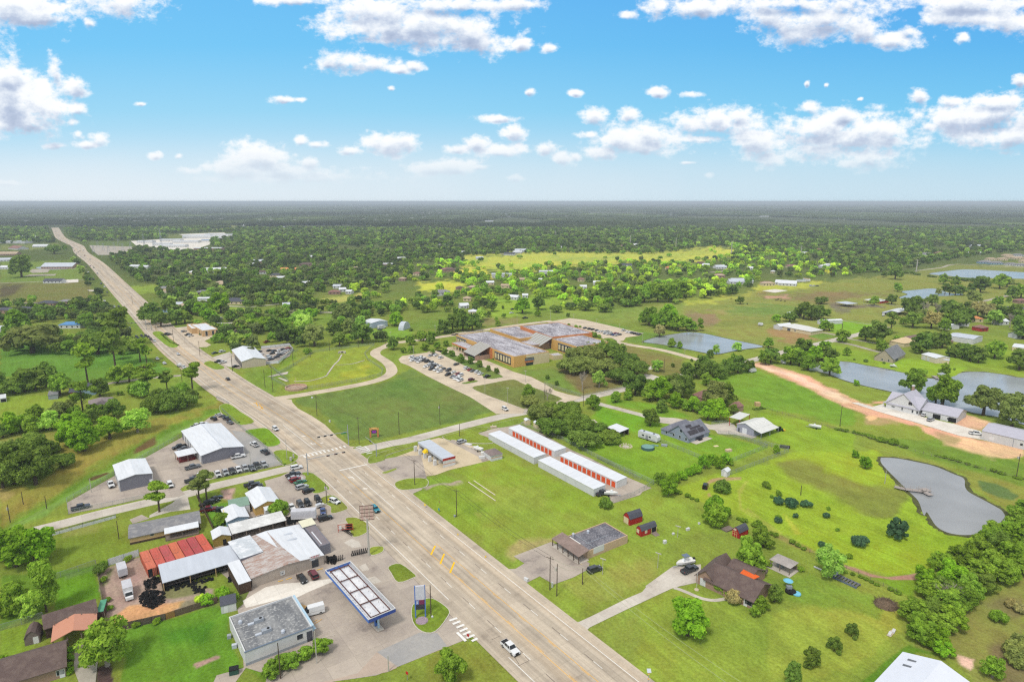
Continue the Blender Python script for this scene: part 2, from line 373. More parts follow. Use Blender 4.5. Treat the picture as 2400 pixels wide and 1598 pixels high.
PAINTS=[
# far land and clearings
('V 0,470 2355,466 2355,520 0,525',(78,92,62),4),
('V -50,640 190,612 205,640 215,690 0,702 -50,702',(122,126,66),4),
('K 0,590 250,600 700,590 760,670 780,760 400,800 0,800',(112,142,54),5),
('K 0,800 780,790 860,900 870,950 0,990',(118,126,62),5),('K 0,810 240,820 120,900 0,930',(96,96,64),8),
('K 0,450 540,435 540,480 0,500',(118,136,66),4),('K 820,420 1220,415 1260,465 850,470',(96,122,56),4),
('K 860,540 920,600 1020,740 1150,960 1300,1240 1250,1240 1090,1000 960,780 820,560',(112,148,48),5),
('K 1140,830 1450,815 1480,880 1160,900',(128,160,48),5),
('K 1530,355 1740,350 1740,385 1530,390',(110,128,62),3),('K 1930,280 2160,265 2160,310 1940,325',(116,130,68),4),
('Q 440,375 660,352 900,340 1500,352 1560,330 1800,305 1950,320 1930,345 1700,385 1560,400 1400,385 1230,400 1000,405 860,420 740,440 640,436 560,425 440,420',(182,196,58),16),  # sunlight through a cloud gap put into the meadow colour, next rows too
('Q 440,345 620,352 760,340 860,325 1400,330 1700,330 1500,362 700,400 440,400',(170,186,60),8),
('Q 190,500 340,488 450,505 440,550 330,540 200,555',(182,196,50),12),
('Q 380,430 560,425 600,470 380,480',(196,206,44),8),
('Q 600,590 900,560 1060,570 1060,620 860,660 620,700 560,660',(128,168,38),10),
('Q 880,600 1060,590 1250,660 1300,700 930,700 900,650',(124,158,44),10),
('L 2000,590 2352,560 2352,620 1760,690 1740,620',(104,138,42),8),('L 1450,690 1700,640 1850,700 1760,760 1480,760',(112,160,36),8),
('L 930,560 1110,530 1110,640 950,680',(116,150,46),6),('L 980,390 1180,370 1370,350 1370,390 1200,430 990,440',(170,178,80),5),
('L 150,470 350,480 340,510 150,520',(140,170,52),4),
('Q 560,420 640,395 760,400 840,390 800,420 640,440',(150,180,54),10,.8),('Q 900,350 1100,365 1300,352 1200,385 950,380',(140,168,64),10,.8),('Q 1450,340 1600,345 1750,320 1850,335 1600,370',(150,172,60),8,.8),('Q 460,375 560,368 600,385 480,395',(150,176,56),6,.8),
# big right pasture
('N 0,470 380,430 1000,340 1100,300 1500,270 2000,200 2352,180 P 2400,612 2400,700 N 2352,640 1900,720 1700,760 1480,830 1120,860 600,700 0,640',(130,144,62),8),
('N 1100,250 1500,240 1700,230 1550,290 1100,330 1040,300',(164,178,56),6),('N 370,370 520,400 700,380 1000,350 700,430 400,440',(160,176,56),10),
('N 1120,345 1400,360 1700,300 2352,215 2352,330 1900,400 1500,430 1150,390',(128,122,72),14),('N 400,520 700,520 760,620 560,620 450,580',(140,128,84),12),
('N 1150,370 1350,365 1380,385 1180,392',(176,148,110),6),('N 680,500 820,495 830,520 700,520',(150,150,80),8),('N 850,610 960,615 940,645 860,640',(160,146,84),8),
('N 900,450 1400,430 1500,540 1000,570 800,500',(110,140,58),14),
('N 1200,660 1700,700 1780,760 1350,800 1200,720',(150,134,76),12),('N 1000,560 1210,590 1100,650 700,640 760,590',(124,138,60),8),
('N 1750,610 2220,650 1940,720 1750,700',(114,162,26),5),('O 230,870 750,935 560,1030 260,1000',(116,168,22),5),
('N 1640,700 1810,740 1700,770 1560,740',(98,140,44),6),
('N 1700,800 2120,900 2140,960 2352,960 2352,1050 1800,960 1560,820',(120,158,30),6),
('O 1130,1330 1500,1380 1900,1400 2306,1480 2306,1200 1830,1180 1520,1100 1500,1200 1250,1330',(122,156,30),8),
('O 650,1300 1180,1300 1700,1400 1630,1440 1500,1500 1340,1490 850,1400',(126,168,20),6),
('O 0,545 560,590 900,560 960,640 1250,680 1530,745 2140,610 2306,560 2306,420 1400,430 900,410 500,450 60,520',(126,140,58),8),
('O 1550,745 2140,625 2306,600 2306,700 1900,740',(130,156,54),6),
('O 1180,340 1560,270 2306,310 2306,420 1500,420 1130,380',(120,134,62),5),('O 150,330 245,330 240,370 170,370',(190,200,30),4),
('O 240,740 450,745 420,800 270,800',(122,124,84),8),('O 180,700 700,715 800,740 250,745',(120,118,88),6),
# school grounds
('M 1400,640 1820,620 2352,760 2352,900 2000,900 1820,960 1810,1010 1430,1100 1060,990 820,870 1200,820',(124,128,62),8),
('M 1180,850 1850,870 1820,950 1420,1030 1230,900',(116,106,64),14,.8),('M 840,870 1180,830 1260,900 1420,1080 1060,970',(106,138,48),8),
('M 1450,380 2000,500 2352,560 2352,720 2050,640 1820,600 1850,560 1990,520',(100,138,46),6),
('M 1100,330 1700,300 1900,290 2352,240 2352,420 1960,400 1500,390 1150,380',(118,146,54),12),
('M 500,380 860,380 840,430 560,450 500,440',(132,136,72),6),
('L 700,1150 500,1100 750,1010 930,890 1480,820 1400,900 1560,1050 1500,1120 850,1230 720,1230',(134,158,40),6),('L 930,900 1180,880 1050,1080 820,1150 640,1110',(126,152,40),8),
('L 1160,1050 1420,1020 1400,1120 1200,1110',(156,170,36),12),
('L 0,760 100,760 700,850 560,930 480,990 300,1060 0,1000',(122,150,46),6),('L 100,730 350,740 400,770 190,800',(142,158,56),5),
('L 300,1040 740,1000 700,1120 520,1290 300,1170',(112,146,44),8),('L 480,1060 740,900 760,930 520,1100 400,1160',(104,142,30),6),
('H 0,180 160,100 240,60 1060,430 870,490 500,580 0,700 G 1900,720 1560,700 1130,360 1160,330 2352,100',(102,132,54),6),
('H 100,250 700,300 900,400 600,420 100,330',(108,120,58),30,.5),('H 200,470 600,440 900,440 600,500 250,520',(104,116,58),20,.5),
('G 1130,370 1300,400 1560,620 1620,740 1560,740 1400,600',(120,142,48),8),
('H 160,110 300,230 500,340 300,400 0,260',(92,130,48),14,.7),
('M 410,1015 760,945 1230,1115 1200,1160 900,1210',(104,122,56),10),('M 500,1010 900,1000 800,1080 600,1040',(124,104,72),14,.7),
# west of the highway
('K 0,1360 760,1320 1180,1390 1490,1560 1000,1568 0,1568',(92,146,40),6),('F 0,0 700,0 1460,0 1610,110 1050,180 700,200 480,120 0,140',(92,144,38),8),
('F 880,190 1270,140 1640,110 1900,240 1800,320 1430,250 900,260',(120,152,44),8),
('F 0,330 420,270 620,360 700,520 540,560 240,560 0,540',(126,160,36),8),('F 0,640 240,640 540,620 560,700 300,760 0,800',(134,146,56),10),
('F 480,700 900,740 1130,560 1900,420 2020,330 2100,380 1750,520 1250,740 800,960 500,1200 200,1350 0,1480 0,1130 300,1150 500,1000 650,900',(146,148,52),10),
('F 2100,380 1950,420 1700,500 1420,640 1150,800 850,1000 540,1180 220,1350 0,1500 0,1568 60,1540 420,1400 620,1280 850,1150 1300,900 1650,660 1900,500 2030,460 2150,480 2200,440',(100,146,28),8),
('F 60,1540 420,1400 620,1280 850,1150 1300,900 1650,660 1900,510 1900,460 1500,640 900,1000 500,1250 100,1460',(112,154,60),8,.9),
('F 1400,650 1440,640 1420,720 1300,780 1230,800 1240,770',(110,96,52),5),('F 810,1040 960,980 1000,990 860,1050',(92,80,46),4),
('F 0,1180 100,1200 90,1260 0,1300',(176,164,84),14,.8),('F 630,1400 1330,1250 1330,1290 900,1390 400,1500 420,1430',(134,160,46),6),
('F 1660,1180 1700,1130 2352,1000 2352,1060 1700,1200',(134,162,50),5),
('A 400,240 1060,110 1190,300 1280,370 880,470 560,560 330,450 460,330',(112,142,34),8),('A 600,150 1000,110 900,180 600,220',(140,152,70),12,.7),
('A 470,560 880,480 920,790 500,920',(92,150,4),6),('A 0,560 560,560 430,930 0,1080',(96,140,26),12),('A 0,1090 400,980 300,1300 0,1330',(120,158,30),8),
('A 1000,1110 1600,960 2000,860 2100,950 2130,1180 2240,1420 2160,1568 1120,1568 1140,1350',(92,146,22),8),('A 1500,1080 1950,1020 1900,1180 1500,1160',(60,126,16),20,.7),
('A 600,570 880,490 900,540 600,620',(100,138,70),8,.7),
('A 890,540 1280,420 1400,560 1500,640 1960,700 1980,800 1520,960 1040,1100 990,1080 950,800',(172,156,132),5),
('A 1180,860 1700,810 1660,880 1520,950 1050,1090 1040,960',(206,168,104),5),('A 1500,680 1700,640 1900,640 1850,740 1600,800 1500,780',(126,132,80),8),('A 960,540 1060,500 1000,640 950,660',(120,130,80),8),
('A 1780,1390 1990,1310 2030,1320 2010,1350 1800,1440',(176,150,128),4),('A 880,1430 1030,1380 1040,1568 890,1568',(86,74,62),5),
('B 240,1400 600,1340 1080,1280 1240,1440 1030,1568 480,1568',(106,150,26),6),('B 1400,1568 1900,1400 2200,1260 2355,1200 2355,1568',(120,144,44),6),
('C 0,1320 180,1240 380,1200 640,1310 900,1568 0,1568',(122,142,44),6),
# commercial verges, middle
('G 160,1200 400,1170 480,1300 330,1350 170,1330',(116,150,40),5),('G 460,1170 600,1140 560,1260 470,1250',(186,166,140),5),('G 590,1150 740,1110 880,1090 870,1140 690,1180 680,1240 590,1260',(120,150,44),4),
('G 300,1310 520,1290 540,1420 520,1500 380,1500 330,1400',(92,150,26),4),
# east side lawns
('H 100,1130 230,1070 560,1040 740,1090 770,1150 240,1230 160,1180',(116,152,36),6),('H 350,1140 700,1085 740,1120 700,1150 380,1170',(172,160,140),6),
('H 240,1220 500,1130 800,1100 600,960 960,900 1100,870 1950,1230 2352,1230 2300,1568 620,1568',(122,156,32),8),('H 900,1000 1300,1100 1500,1300 1200,1400 900,1200',(144,158,60),40,.5),
('H 850,1390 1000,1380 1010,1420 900,1430',(170,144,90),8,.7),
('H 1940,480 2352,600 2352,960 1750,760 1650,690',(108,160,10),8),('I 0,360 600,500 960,640 1560,780 1240,910 980,900 520,1110 0,860',(112,156,20),8),
('I 0,400 400,480 590,560 400,640 0,640',(92,156,4),10,.8),('I 40,300 560,390 850,490 600,500 100,370',(100,152,20),8),('I 620,680 1100,650 1400,740 1200,840 760,790',(104,152,20),8),
('I 1150,110 1440,60 1900,200 2352,420 2352,600 1560,420 1250,300 900,180',(104,150,30),8),
('I 1480,430 1960,560 2352,660 2352,900 1800,820 1640,740 1480,640',(124,162,24),8),
('I 700,1130 1150,1010 1600,920 1800,800 2352,850 2352,1568 1600,1568 1200,1380 960,1280 720,1170',(132,166,22),8),
('I 0,1300 600,1190 900,1300 960,1400 1100,1500 1200,1568 0,1568',(126,158,40),10),
('C 480,0 2355,0 2355,200 1800,640 1260,1000 600,500',(126,156,42),10),('C 1450,560 2100,440 2150,560 1900,720 1500,830 1300,640',(140,156,62),20,.7),
('C 860,260 1190,230 1140,290 800,420 760,380',(170,160,100),12,.7),('C 1140,1300 1550,1060 1560,1160 1480,1200 1420,1120',(146,148,80),20,.7),
('C 1460,1060 1800,900 2355,700 2355,1568 1950,1568',(124,152,48),10),
('D 0,840 300,720 800,830 1300,760 1200,900 1900,800 2355,1000 2355,1200 1900,1568 0,1568',(128,156,42),12),('D 300,1000 700,1080 600,1200 300,1150',(92,128,28),20,.5),
('E 500,800 1200,840 1240,1100 800,1400 300,1568 0,1568 0,900',(140,162,46),14),('E 850,1568 1300,1200 1650,1330 1360,1300 1050,1568',(84,134,14),8),
('D 1100,620 1600,560 2000,720 2355,800 2200,1000 1400,840',(108,146,34),12,.8),
# field round the small pond
('E 0,0 1440,0 1560,170 1900,220 2100,200 1700,350 1500,560 1100,600 800,520 430,370 0,60',(130,168,10),8),
('J 0,880 1000,800 1100,880 1040,960 1160,1080 1230,1180 1380,1280 1500,1568 0,1568',(134,168,18),8),
('J 60,920 350,890 500,950 530,1010 830,1080 1180,1120 1300,1230 1200,1350 1050,1410 860,1360 640,1240 400,1130 200,1030',(120,128,56),12,.8,True),
('J 1040,880 1050,850 1250,860 1500,920 1750,1010 1850,1060 1870,1170 2050,1270 2230,1400 2250,1568 2150,1568 2160,1420 1900,1200 1780,1050 1300,900',(128,136,54),6),
('J 1000,800 1400,880 1900,1000 2352,1150 2352,1568 2260,1568 2230,1350 1900,1180 1800,1040 1100,830',(130,142,52),6),('J 1930,1080 2100,1110 2290,1220 2250,1260 2100,1240 1960,1180',(90,120,60),6),
('J 1560,700 2000,850 2352,950 2352,1120 1950,1010 1600,900 1300,820 1000,700',(104,140,38),8),
('J 1040,430 1220,440 1200,560 900,560 900,500 1020,510',(172,156,100),8,.8),
('E 1300,1240 1700,900 2100,760 2355,560 2355,1568 1900,1568 1640,1310',(128,140,60),10),('E 2050,1250 2355,1050 2355,1568 2200,1568',(116,110,70),20,.8),('E 2000,850 2200,780 2355,800 2300,1000 2100,980',(122,118,74),20,.6),
('E 1740,1310 1900,1350 1870,1450 1760,1400',(216,190,160),6),('E 1640,1310 1690,1290 1670,1340',(214,188,160),4),
('E 1000,560 1450,600 1330,780 1100,700 900,600',(104,150,14),8),
# dirt road to the white house
('J -40,25 200,70 420,160 620,250 760,330 880,380 1080,345 1080,365 900,400 1000,440 1400,560 1960,700 2352,760 2352,860 2150,870 1700,760 1350,580 900,470 700,400 520,320 330,210 0,90',(206,172,124),5),
('N 1030,985 1100,980 1300,1030 1550,1110 1800,1240 2000,1330 2352,1440 2352,1500 2100,1430 1900,1360 1650,1250 1400,1120 1150,1040 1035,1010',(206,172,124),4),
('J 1780,460 2060,550 1960,620 1700,590',(208,178,130),6),('J 1600,660 1960,710 2352,810 2352,850 2180,840 2050,870 1760,790 1620,740',(218,190,132),10,.8),('J 1560,640 1750,690 1720,740 1600,720',(140,146,80),12,.7),
('J -40,40 300,130 600,280 760,360 700,370 500,280 200,130 0,70',(226,204,164),4,.7),('N 1040,995 1300,1050 1600,1160 1900,1310 1950,1350 1550,1170 1200,1050',(228,206,166),4,.7),
('J 900,500 980,490 1000,515 930,522',(214,184,120),4),
# field tracks
('E 690,485 800,510 950,560 1100,590 1300,580 1500,545 1500,565 1380,620 1150,625 950,600 800,545 700,505',(160,134,104),3),
('E 0,150 150,230 420,350 430,370 380,370 100,250 0,190',(146,146,72),4,.9),('I 1000,1170 980,1120 1040,1070 1180,1050 1320,1050 1320,1070 1100,1080 1030,1110 1010,1170 1080,1270 1060,1280',(164,152,94),3),
('I 1290,1180 1370,1080 1380,1090 1320,1200 1330,1330 1600,1530 1590,1540 1310,1350',(150,168,56),3),('I 1380,1330 1700,1568 1660,1568 1360,1350',(150,168,56),3),
('I 1720,1370 1860,1568 1820,1568 1700,1390',(160,180,40),3),
('A 1640,820 2355,730 2355,800 2000,860 1640,900',(110,120,70),6,.5),
# edges worn along the highway
('H 0,1080 100,1130 240,1240 620,1568 560,1568 200,1290 0,1150',(170,154,128),3,.7),
]
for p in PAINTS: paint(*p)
# drainage ditch: lower the ground a little along it
ZZ=np.zeros(PX.size)
def carve(s,depth,wid):
    P=[np.array(v)[:2] for v in G(s)]
    k=np.where((yw>60)&(yw<520))[0]; d=np.full(len(k),1e9); x=xw[k]; y=yw[k]
    for a,b in zip(P[:-1],P[1:]):
        e=b-a; t=np.clip(((x-a[0])*e[0]+(y-a[1])*e[1])/(e@e),0,1); d=np.minimum(d,np.hypot(x-a[0]-t*e[0],y-a[1]-t*e[1]))
    ZZ[k]-=depth*np.clip(1-d/wid,0,1)**.8
carve('F 2030,400 1850,470 1420,690 1150,860 850,1030 540,1200 220,1370 0,1500',1.7,7)
carve('L 480,1075 620,1000 760,920',1.2,6); 
nr,nc=YY.shape
vert=np.stack([xw,yw,ZZ],1)
ii=np.arange((nr-1)*(nc-1)); r_=ii//(nc-1); c_=ii%(nc-1); a_=r_*nc+c_
quads=np.stack([a_,a_+1,a_+nc+1,a_+nc],1)
def npmesh(name,vert,faces,mats,k=4):
    me=bpy.data.meshes.new(name); me.vertices.add(len(vert)); me.vertices.foreach_set('co',np.asarray(vert,np.float32).ravel())
    me.loops.add(faces.size); me.loops.foreach_set('vertex_index',faces.astype(np.int32).ravel())
    me.polygons.add(len(faces)); me.polygons.foreach_set('loop_start',np.arange(0,faces.size,k,dtype=np.int32)); me.polygons.foreach_set('loop_total',np.full(len(faces),k,np.int32))
    for m in mats: me.materials.append(m)
    me.update(calc_edges=True); return me
def grassmat(name,attr=None,col=None):
    m=bpy.data.materials.new(name); m.use_nodes=True; t=NT(m.node_tree); MATS[name]=m
    g=t.n('ShaderNodeNewGeometry').outputs['Position']
    nA=t.n('ShaderNodeTexNoise',{'Vector':g,'Scale':.022,'Detail':5,'Roughness':.6}).outputs[0]
    nB=t.n('ShaderNodeTexNoise',{'Vector':t.v('MULTIPLY',g,(1,.6,1)),'Scale':.16,'Detail':5,'Roughness':.68}).outputs[0]
    nC=t.n('ShaderNodeTexNoise',{'Vector':g,'Scale':1.3,'Detail':3,'Roughness':.7}).outputs[0]
    c=t.n('ShaderNodeVertexColor',layer_name=attr).outputs[0] if attr else t.mix(0,col,col)
    warm=t.n('ShaderNodeVectorMath',{0:c,1:(1.30,1.0,1.25)},operation='MULTIPLY').outputs[0]
    cool=t.n('ShaderNodeVectorMath',{0:c,1:(.86,.90,.95)},operation='MULTIPLY').outputs[0]
    c2=t.mix(t.map(nA,.35,.65),warm,cool)
    c3=t.mix(t.map(nB,.38,.62,0,.75),c2,c)
    rot=t.n('ShaderNodeVectorRotate',{'Vector':g,'Angle':R(-36)},rotation_type='Z_AXIS').outputs[0]
    st=t.n('ShaderNodeTexNoise',{'Vector':t.v('MULTIPLY',rot,(1,.06,1)),'Scale':.7,'Detail':3}).outputs[0]
    f=t.m('MULTIPLY',t.map(nB,.2,.8,.74,1.26),t.map(nC,.2,.8,.66,1.34)); f=t.m('MULTIPLY',f,t.map(st,.3,.7,.90,1.10))
    nS=t.n('ShaderNodeTexNoise',{'Vector':t.v('MULTIPLY',rot,(1,.35,1)),'Scale':.42,'Detail':6,'Roughness':.75}).outputs[0]
    c3=t.mix(t.map(nS,.60,.72,0,.55),c3,t.v('MULTIPLY',c3,(.62,.72,.7))); c3=t.mix(t.map(nS,.30,.40,.45,0),c3,t.v('MULTIPLY',c3,(1.45,1.12,1.5)))
    c3=t.n('ShaderNodeHueSaturation',{'Color':c3,'Saturation':.93,'Hue':.489}).outputs[0]
    c4=t.n('ShaderNodeVectorMath',{0:c3,3:f},operation='SCALE').outputs[0]
    p=t.n('ShaderNodeBsdfDiffuse',{'Color':c4,'Roughness':1}); t.n('ShaderNodeOutputMaterial',{0:p.outputs[0]})
    return m
me=npmesh('ground',vert,quads,[grassmat('grass_ground','field')])
ca=me.color_attributes.new('field','FLOAT_COLOR','POINT'); ca.data.foreach_set('color',np.concatenate([C,np.ones((len(C),1))],1).astype(np.float32).ravel())
for p_ in (): pass
ground=bpy.data.objects.new('ground',me); COL.objects.link(ground); struct(ground)

# ================================================================ roads and paving
def pavemat(name,c1,c2,joint=(5,4),rough=.9,stain=(120,108,98),st=.5,uv=False,dark=.72,tracks=False):
    m=bpy.data.materials.new(name); m.use_nodes=True; t=NT(m.node_tree); MATS[name]=m
    if uv: g=t.n('ShaderNodeUVMap',uv_map='UVMap').outputs[0]
    else: g=t.n('ShaderNodeVectorRotate',{'Vector':t.n('ShaderNodeNewGeometry').outputs['Position'],'Angle':R(-36)},rotation_type='Z_AXIS').outputs[0]
    nA=t.n('ShaderNodeTexNoise',{'Vector':g,'Scale':.09,'Detail':6,'Roughness':.65}).outputs[0]
    nB=t.n('ShaderNodeTexNoise',{'Vector':g,'Scale':1.1,'Detail':4,'Roughness':.65}).outputs[0]
    c=t.mix(t.map(nA,.38,.64),c1,c2)
    c=t.mix(t.m('MULTIPLY',t.map(nA,.56,.70,0,1,True),st),c,A(*stain))
    if joint:
        b=t.n('ShaderNodeTexBrick',{'Vector':g,'Color1':(.93,.93,.93,1),'Color2':(1.06,1.06,1.06,1),'Mortar':(dark,dark,dark,1),'Scale':1.0,'Mortar Size':.035,'Brick Width':joint[0],'Row Height':joint[1],'Bias':0.0},offset=0.0)
        c=t.mix(1.0,c,b.outputs[0],'MULTIPLY')
    if tracks:
        s1=t.n('ShaderNodeTexNoise',{'Vector':t.v('MULTIPLY',g,(1,.008,1)),'Scale':.62,'Detail':5,'Roughness':.6}).outputs[0]
        c=t.n('ShaderNodeVectorMath',{0:c,3:t.map(s1,.34,.64,1.14,.72)},operation='SCALE').outputs[0]
        s2=t.n('ShaderNodeTexNoise',{'Vector':t.v('MULTIPLY',g,(1,.02,1)),'Scale':.16,'Detail':3}).outputs[0]
        c=t.mix(t.map(s2,.48,.66,0,.30),c,A(214,184,146))
    c=t.n('ShaderNodeVectorMath',{0:c,3:t.map(nB,.25,.75,.9,1.09)},operation='SCALE').outputs[0]
    p=t.n('ShaderNodeBsdfPrincipled',{'Roughness':rough,'Base Color':c,'Specular IOR Level':.2}); t.n('ShaderNodeOutputMaterial',{0:p.outputs[0]})
    return m
M_hwy=pavemat('highway_concrete',A(202,188,168),A(186,172,154),(3.66,5.2),uv=True,tracks=True,st=.3)
M_conc=pavemat('pale_concrete',A(206,198,186),A(190,180,168),(6,5),st=.45)
M_tan=pavemat('tan_concrete',A(212,196,172),A(198,182,160),(6,5),st=.35)
M_lot=pavemat('worn_lot',A(186,174,160),A(168,156,146),(7,6),stain=(132,122,116),st=.8)
M_grey=pavemat('grey_asphalt',A(160,158,156),A(176,172,166),None,st=.4)
M_gravel=pavemat('gravel',A(186,178,164),A(160,150,136),None,st=.5)
M_white=pavemat('new_concrete',A(232,226,216),A(220,212,200),(6,6),st=.2)
M_dirtpad=pavemat('sandy_pad',A(214,196,166),A(196,180,150),None,st=.4)
zl=[.012]
def sheet(name,s,mat,smooth=False,z=None,pts=None):
    P=[v for v in (G(s) if pts is None else pts)]
    if smooth: P=crom([tuple(p)[:2] for p in P],3)
    if z is None: zl[0]+=.002; z=zl[0]
    bm=bmesh.new(); vs_=[bm.verts.new((p[0],p[1],z)) for p in P]
    f=bm.faces.new(vs_); bmesh.ops.triangulate(bm,faces=[f]); bm.normal_update()
    for f in bm.faces:
        if f.normal.z<0: f.normal_flip()
    me=bpy.data.meshes.new(name); bm.to_mesh(me); bm.free(); me.materials.append(mat)
    o=bpy.data.objects.new(name,me); COL.objects.link(o); struct(o); return o
def dense(P,step=12.):
    out=[P[0]]
    for a,b in zip(P[:-1],P[1:]):
        n=max(1,int(math.dist(a,b)/step))
        for i in range(1,n+1): out.append((a[0]+(b[0]-a[0])*i/n,a[1]+(b[1]-a[1])*i/n))
    return out
def frame_line(P):
    P=[np.array(p[:2],float) for p in P]; T=[]
    for i in range(len(P)):
        d=P[min(i+1,len(P)-1)]-P[max(i-1,0)]; d/=np.linalg.norm(d); T.append(np.array((d[1],-d[0])))
    s=[0]; 
    for a,b in zip(P[:-1],P[1:]): s.append(s[-1]+np.linalg.norm(b-a))
    return P,T,s
def at_s(fl,s,off):
    P,T,S=fl
    import bisect
    i=min(max(bisect.bisect_right(S,s)-1,0),len(P)-2); t=(s-S[i])/(S[i+1]-S[i]+1e-9)
    p=P[i]*(1-t)+P[i+1]*t; n=T[i]*(1-t)+T[i+1]*t
    return p+n*off
def ribbon(name,P,l,r,mat,z=None,smooth=True,flare=None):
    if smooth: P=crom([tuple(p)[:2] for p in P],6,False)
    fl=frame_line(P); Pn,T,S=fl
    if z is None: zl[0]+=.002; z=zl[0]
    n=len(Pn); cols=5; V=[];UV=[]
    for i in range(n):
        for j in range(cols):
            o=l+(r-l)*j/(cols-1); p=Pn[i]+T[i]*o; V.append((p[0],p[1],z)); UV.append((o-l,S[i]))
    Fc=[]
    for i in range(n-1):
        for j in range(cols-1): a=i*cols+j; Fc.append((a,a+1,a+cols+1,a+cols))
    me=bpy.data.meshes.new(name); me.from_pydata(V,[],Fc); me.materials.append(mat)
    uv=me.uv_layers.new(name='UVMap')
    for lp in me.loops: uv.data[lp.index].uv=UV[lp.vertex_index]
    me.update(); o=bpy.data.objects.new(name,me); COL.objects.link(o); struct(o); return o,fl
HC=[(52.3,78.5),(16.9,127.1),(-16,172.4),(-64.6,240),(-87.5,270.5),(-110.5,300.5),(-141,336),(-172,372),(-204,412),(-246,464.5),(-294,530),(-363,626),(-499,814),(-729,1132),(-916,1379),(-1060,1585),(-1188,1745),(-1342,1939),(-1532,2202),(-1743,2498),(-1892,2706)]
_,HF=ribbon('highway',HC,-12.6,12.6,M_hwy,z=.160)
# side roads and drives (centre lines)
def rd(name,s,w,mat,smooth=True,z=None):
    P=dense([tuple(p)[:2] for p in G(s)],25) if not smooth else [tuple(p)[:2] for p in G(s)]
    return ribbon(name,P,-w/2,w/2,mat,z,smooth)
rd('side_road','F 300,1545 600,1470 900,1392 1330,1290 1700,1208 G 400,1132 700,1062 1000,990 1180,950 1330,905',6.6,M_conc)
rd('school_road','G 1560,850 1720,810 2000,745 H 250,705 700,588 1100,490 1300,452 1700,355 2000,290 2200,243 N 60,1180 450,1085 970,972 1280,890 1450,853 1800,768 2000,722 2240,655 O 800,950',7.4,M_conc)
rd('farm_road','O 1480,760 1620,728 2140,610 2400,550',5.0,M_gravel)
rd('farm_lane','N 1640,695 1750,715 1860,740 1950,765 2100,790 2352,830',3.4,M_gravel); rd('farm_drive','N 1790,785 1950,815 2150,870 2230,885',4.6,M_gravel)
rd('curved_drive','L 540,1312 750,1285 1000,1243 1300,1190 1500,1143 1610,1095 1640,1050 1610,990 1540,940 1490,905 1500,868 1580,830 1650,800 1850,778 2050,748 2230,722 M 270,520 560,478 900,430 1150,400',7.2,M_tan)
rd('rear_drive','M 1720,590 1900,625 N 220,868 600,972 780,1020',6.5,M_tan)
rd('lane','K 0,1382 340,1345 760,1308 900,1290',4.5,M_conc); rd('lane','F 860,218 1060,180 1270,155 1430,135 1660,118',4.5,M_gravel)
rd('house_drive','I -40,355 20,378 400,478 560,520 720,530',4.6,M_conc); 
rd('east_street','K 1400,1232 1740,1200 1950,1175 2160,1160 2352,1140 L 500,545 900,520 1100,518',5.5,M_conc)
rd('farm_lane','O 230,868 500,905 760,940',1.6,M_gravel)
rd('far_street','K 800,665 660,667 280,680',4.5,M_gravel); rd('far_street','K 800,765 560,775 0,800',4.5,M_gravel); rd('far_street','K 0,992 480,972 640,960',5,M_gravel)
rd('far_street','N 650,150 800,135',7,M_gravel); rd('far_street','O 1130,345 1400,312 1600,275 2306,315',5,M_gravel); rd('far_street','L 140,460 360,465 600,440',4,M_conc)
rd('far_street','Q 600,335 680,345 760,345 ',6,M_gravel)
# paved areas
sheet('slip_lane','G 900,310 1010,330 1110,338 1118,365 1170,420 1300,490 1420,570 1530,680 1590,765 1700,770 1560,850 1300,650 1000,430',M_tan)
sheet('shop_yard_paving','F 615,1285 1040,1045 1310,885 1680,680 1800,590 1930,500 2040,455 G 500,470 640,580 G 790,543 880,598 690,632 890,778 1020,748 1090,805 940,826 1025,940 400,1065 F 1700,1128 1655,1160 1700,1205 1640,1230 1400,1250 1330,1240 900,1340 630,1390',M_lot)
sheet('shop_yard_paving','G 560,620 690,640 890,780 1010,930 700,1000 560,900 690,850 660,760',M_grey)
sheet('house_drive','F 1580,1290 1640,1240 1725,1235 1750,1345 1560,1370 1370,1425 1375,1400',M_conc); sheet('small_pad','F 1190,1440 1300,1395 1375,1430 1220,1478',M_lot)
sheet('commercial_paving','G 860,1085 1010,1043 1180,955 1390,990 1560,1200 1700,1350 1900,1568 B 1700,330 1960,600 2330,960 2400,1140 2150,1240 1650,1440 1500,1500 1030,1568 480,1568 500,1490 300,1430 200,1568 0,1568 30,1500 280,1430 250,1000 220,890 270,850 350,690 240,700 0,500 0,300 G 520,1500 G 660,1420 700,1250 880,1130',M_lot)
sheet('store_slab','B 270,815 480,690 620,660 860,640 1100,610 1130,625 860,740 720,810 650,790 300,880',M_white)
sheet('repaved_patch','B 1505,1285 1900,1105 2060,1110 2150,1230 1700,1420',M_grey); sheet('repaved_patch','B 1330,1480 1505,1285 1690,1430 1600,1470 1050,1568 980,1568',pavemat('brown_patch',A(186,168,152),A(176,158,144),None))
sheet('repaved_patch','B 1270,245 1340,270 1365,320 1280,330 1200,280',M_conc); sheet('repaved_patch','B 1340,500 1400,470 1435,530 1370,545',M_conc); sheet('repaved_patch','B 1400,610 1490,590 1550,640 1480,660',M_conc)
sheet('school_parking','L 1700,950 1735,918 1950,888 2130,868 M 0,690 60,665 130,690 200,640 260,640 480,740 580,775 800,868 960,915 1100,985 1180,1040 1300,1075 1430,1100 1240,1180 1215,1180 1100,1180 900,1215 880,1250 640,1255 400,1100 160,985 0,905 L 1800,1010 1720,980',M_tan)
sheet('rear_parking','M 1100,412 1310,375 1460,392 1985,515 1960,535 1830,552 1810,580 1700,605 1640,570 1450,490',M_tan)
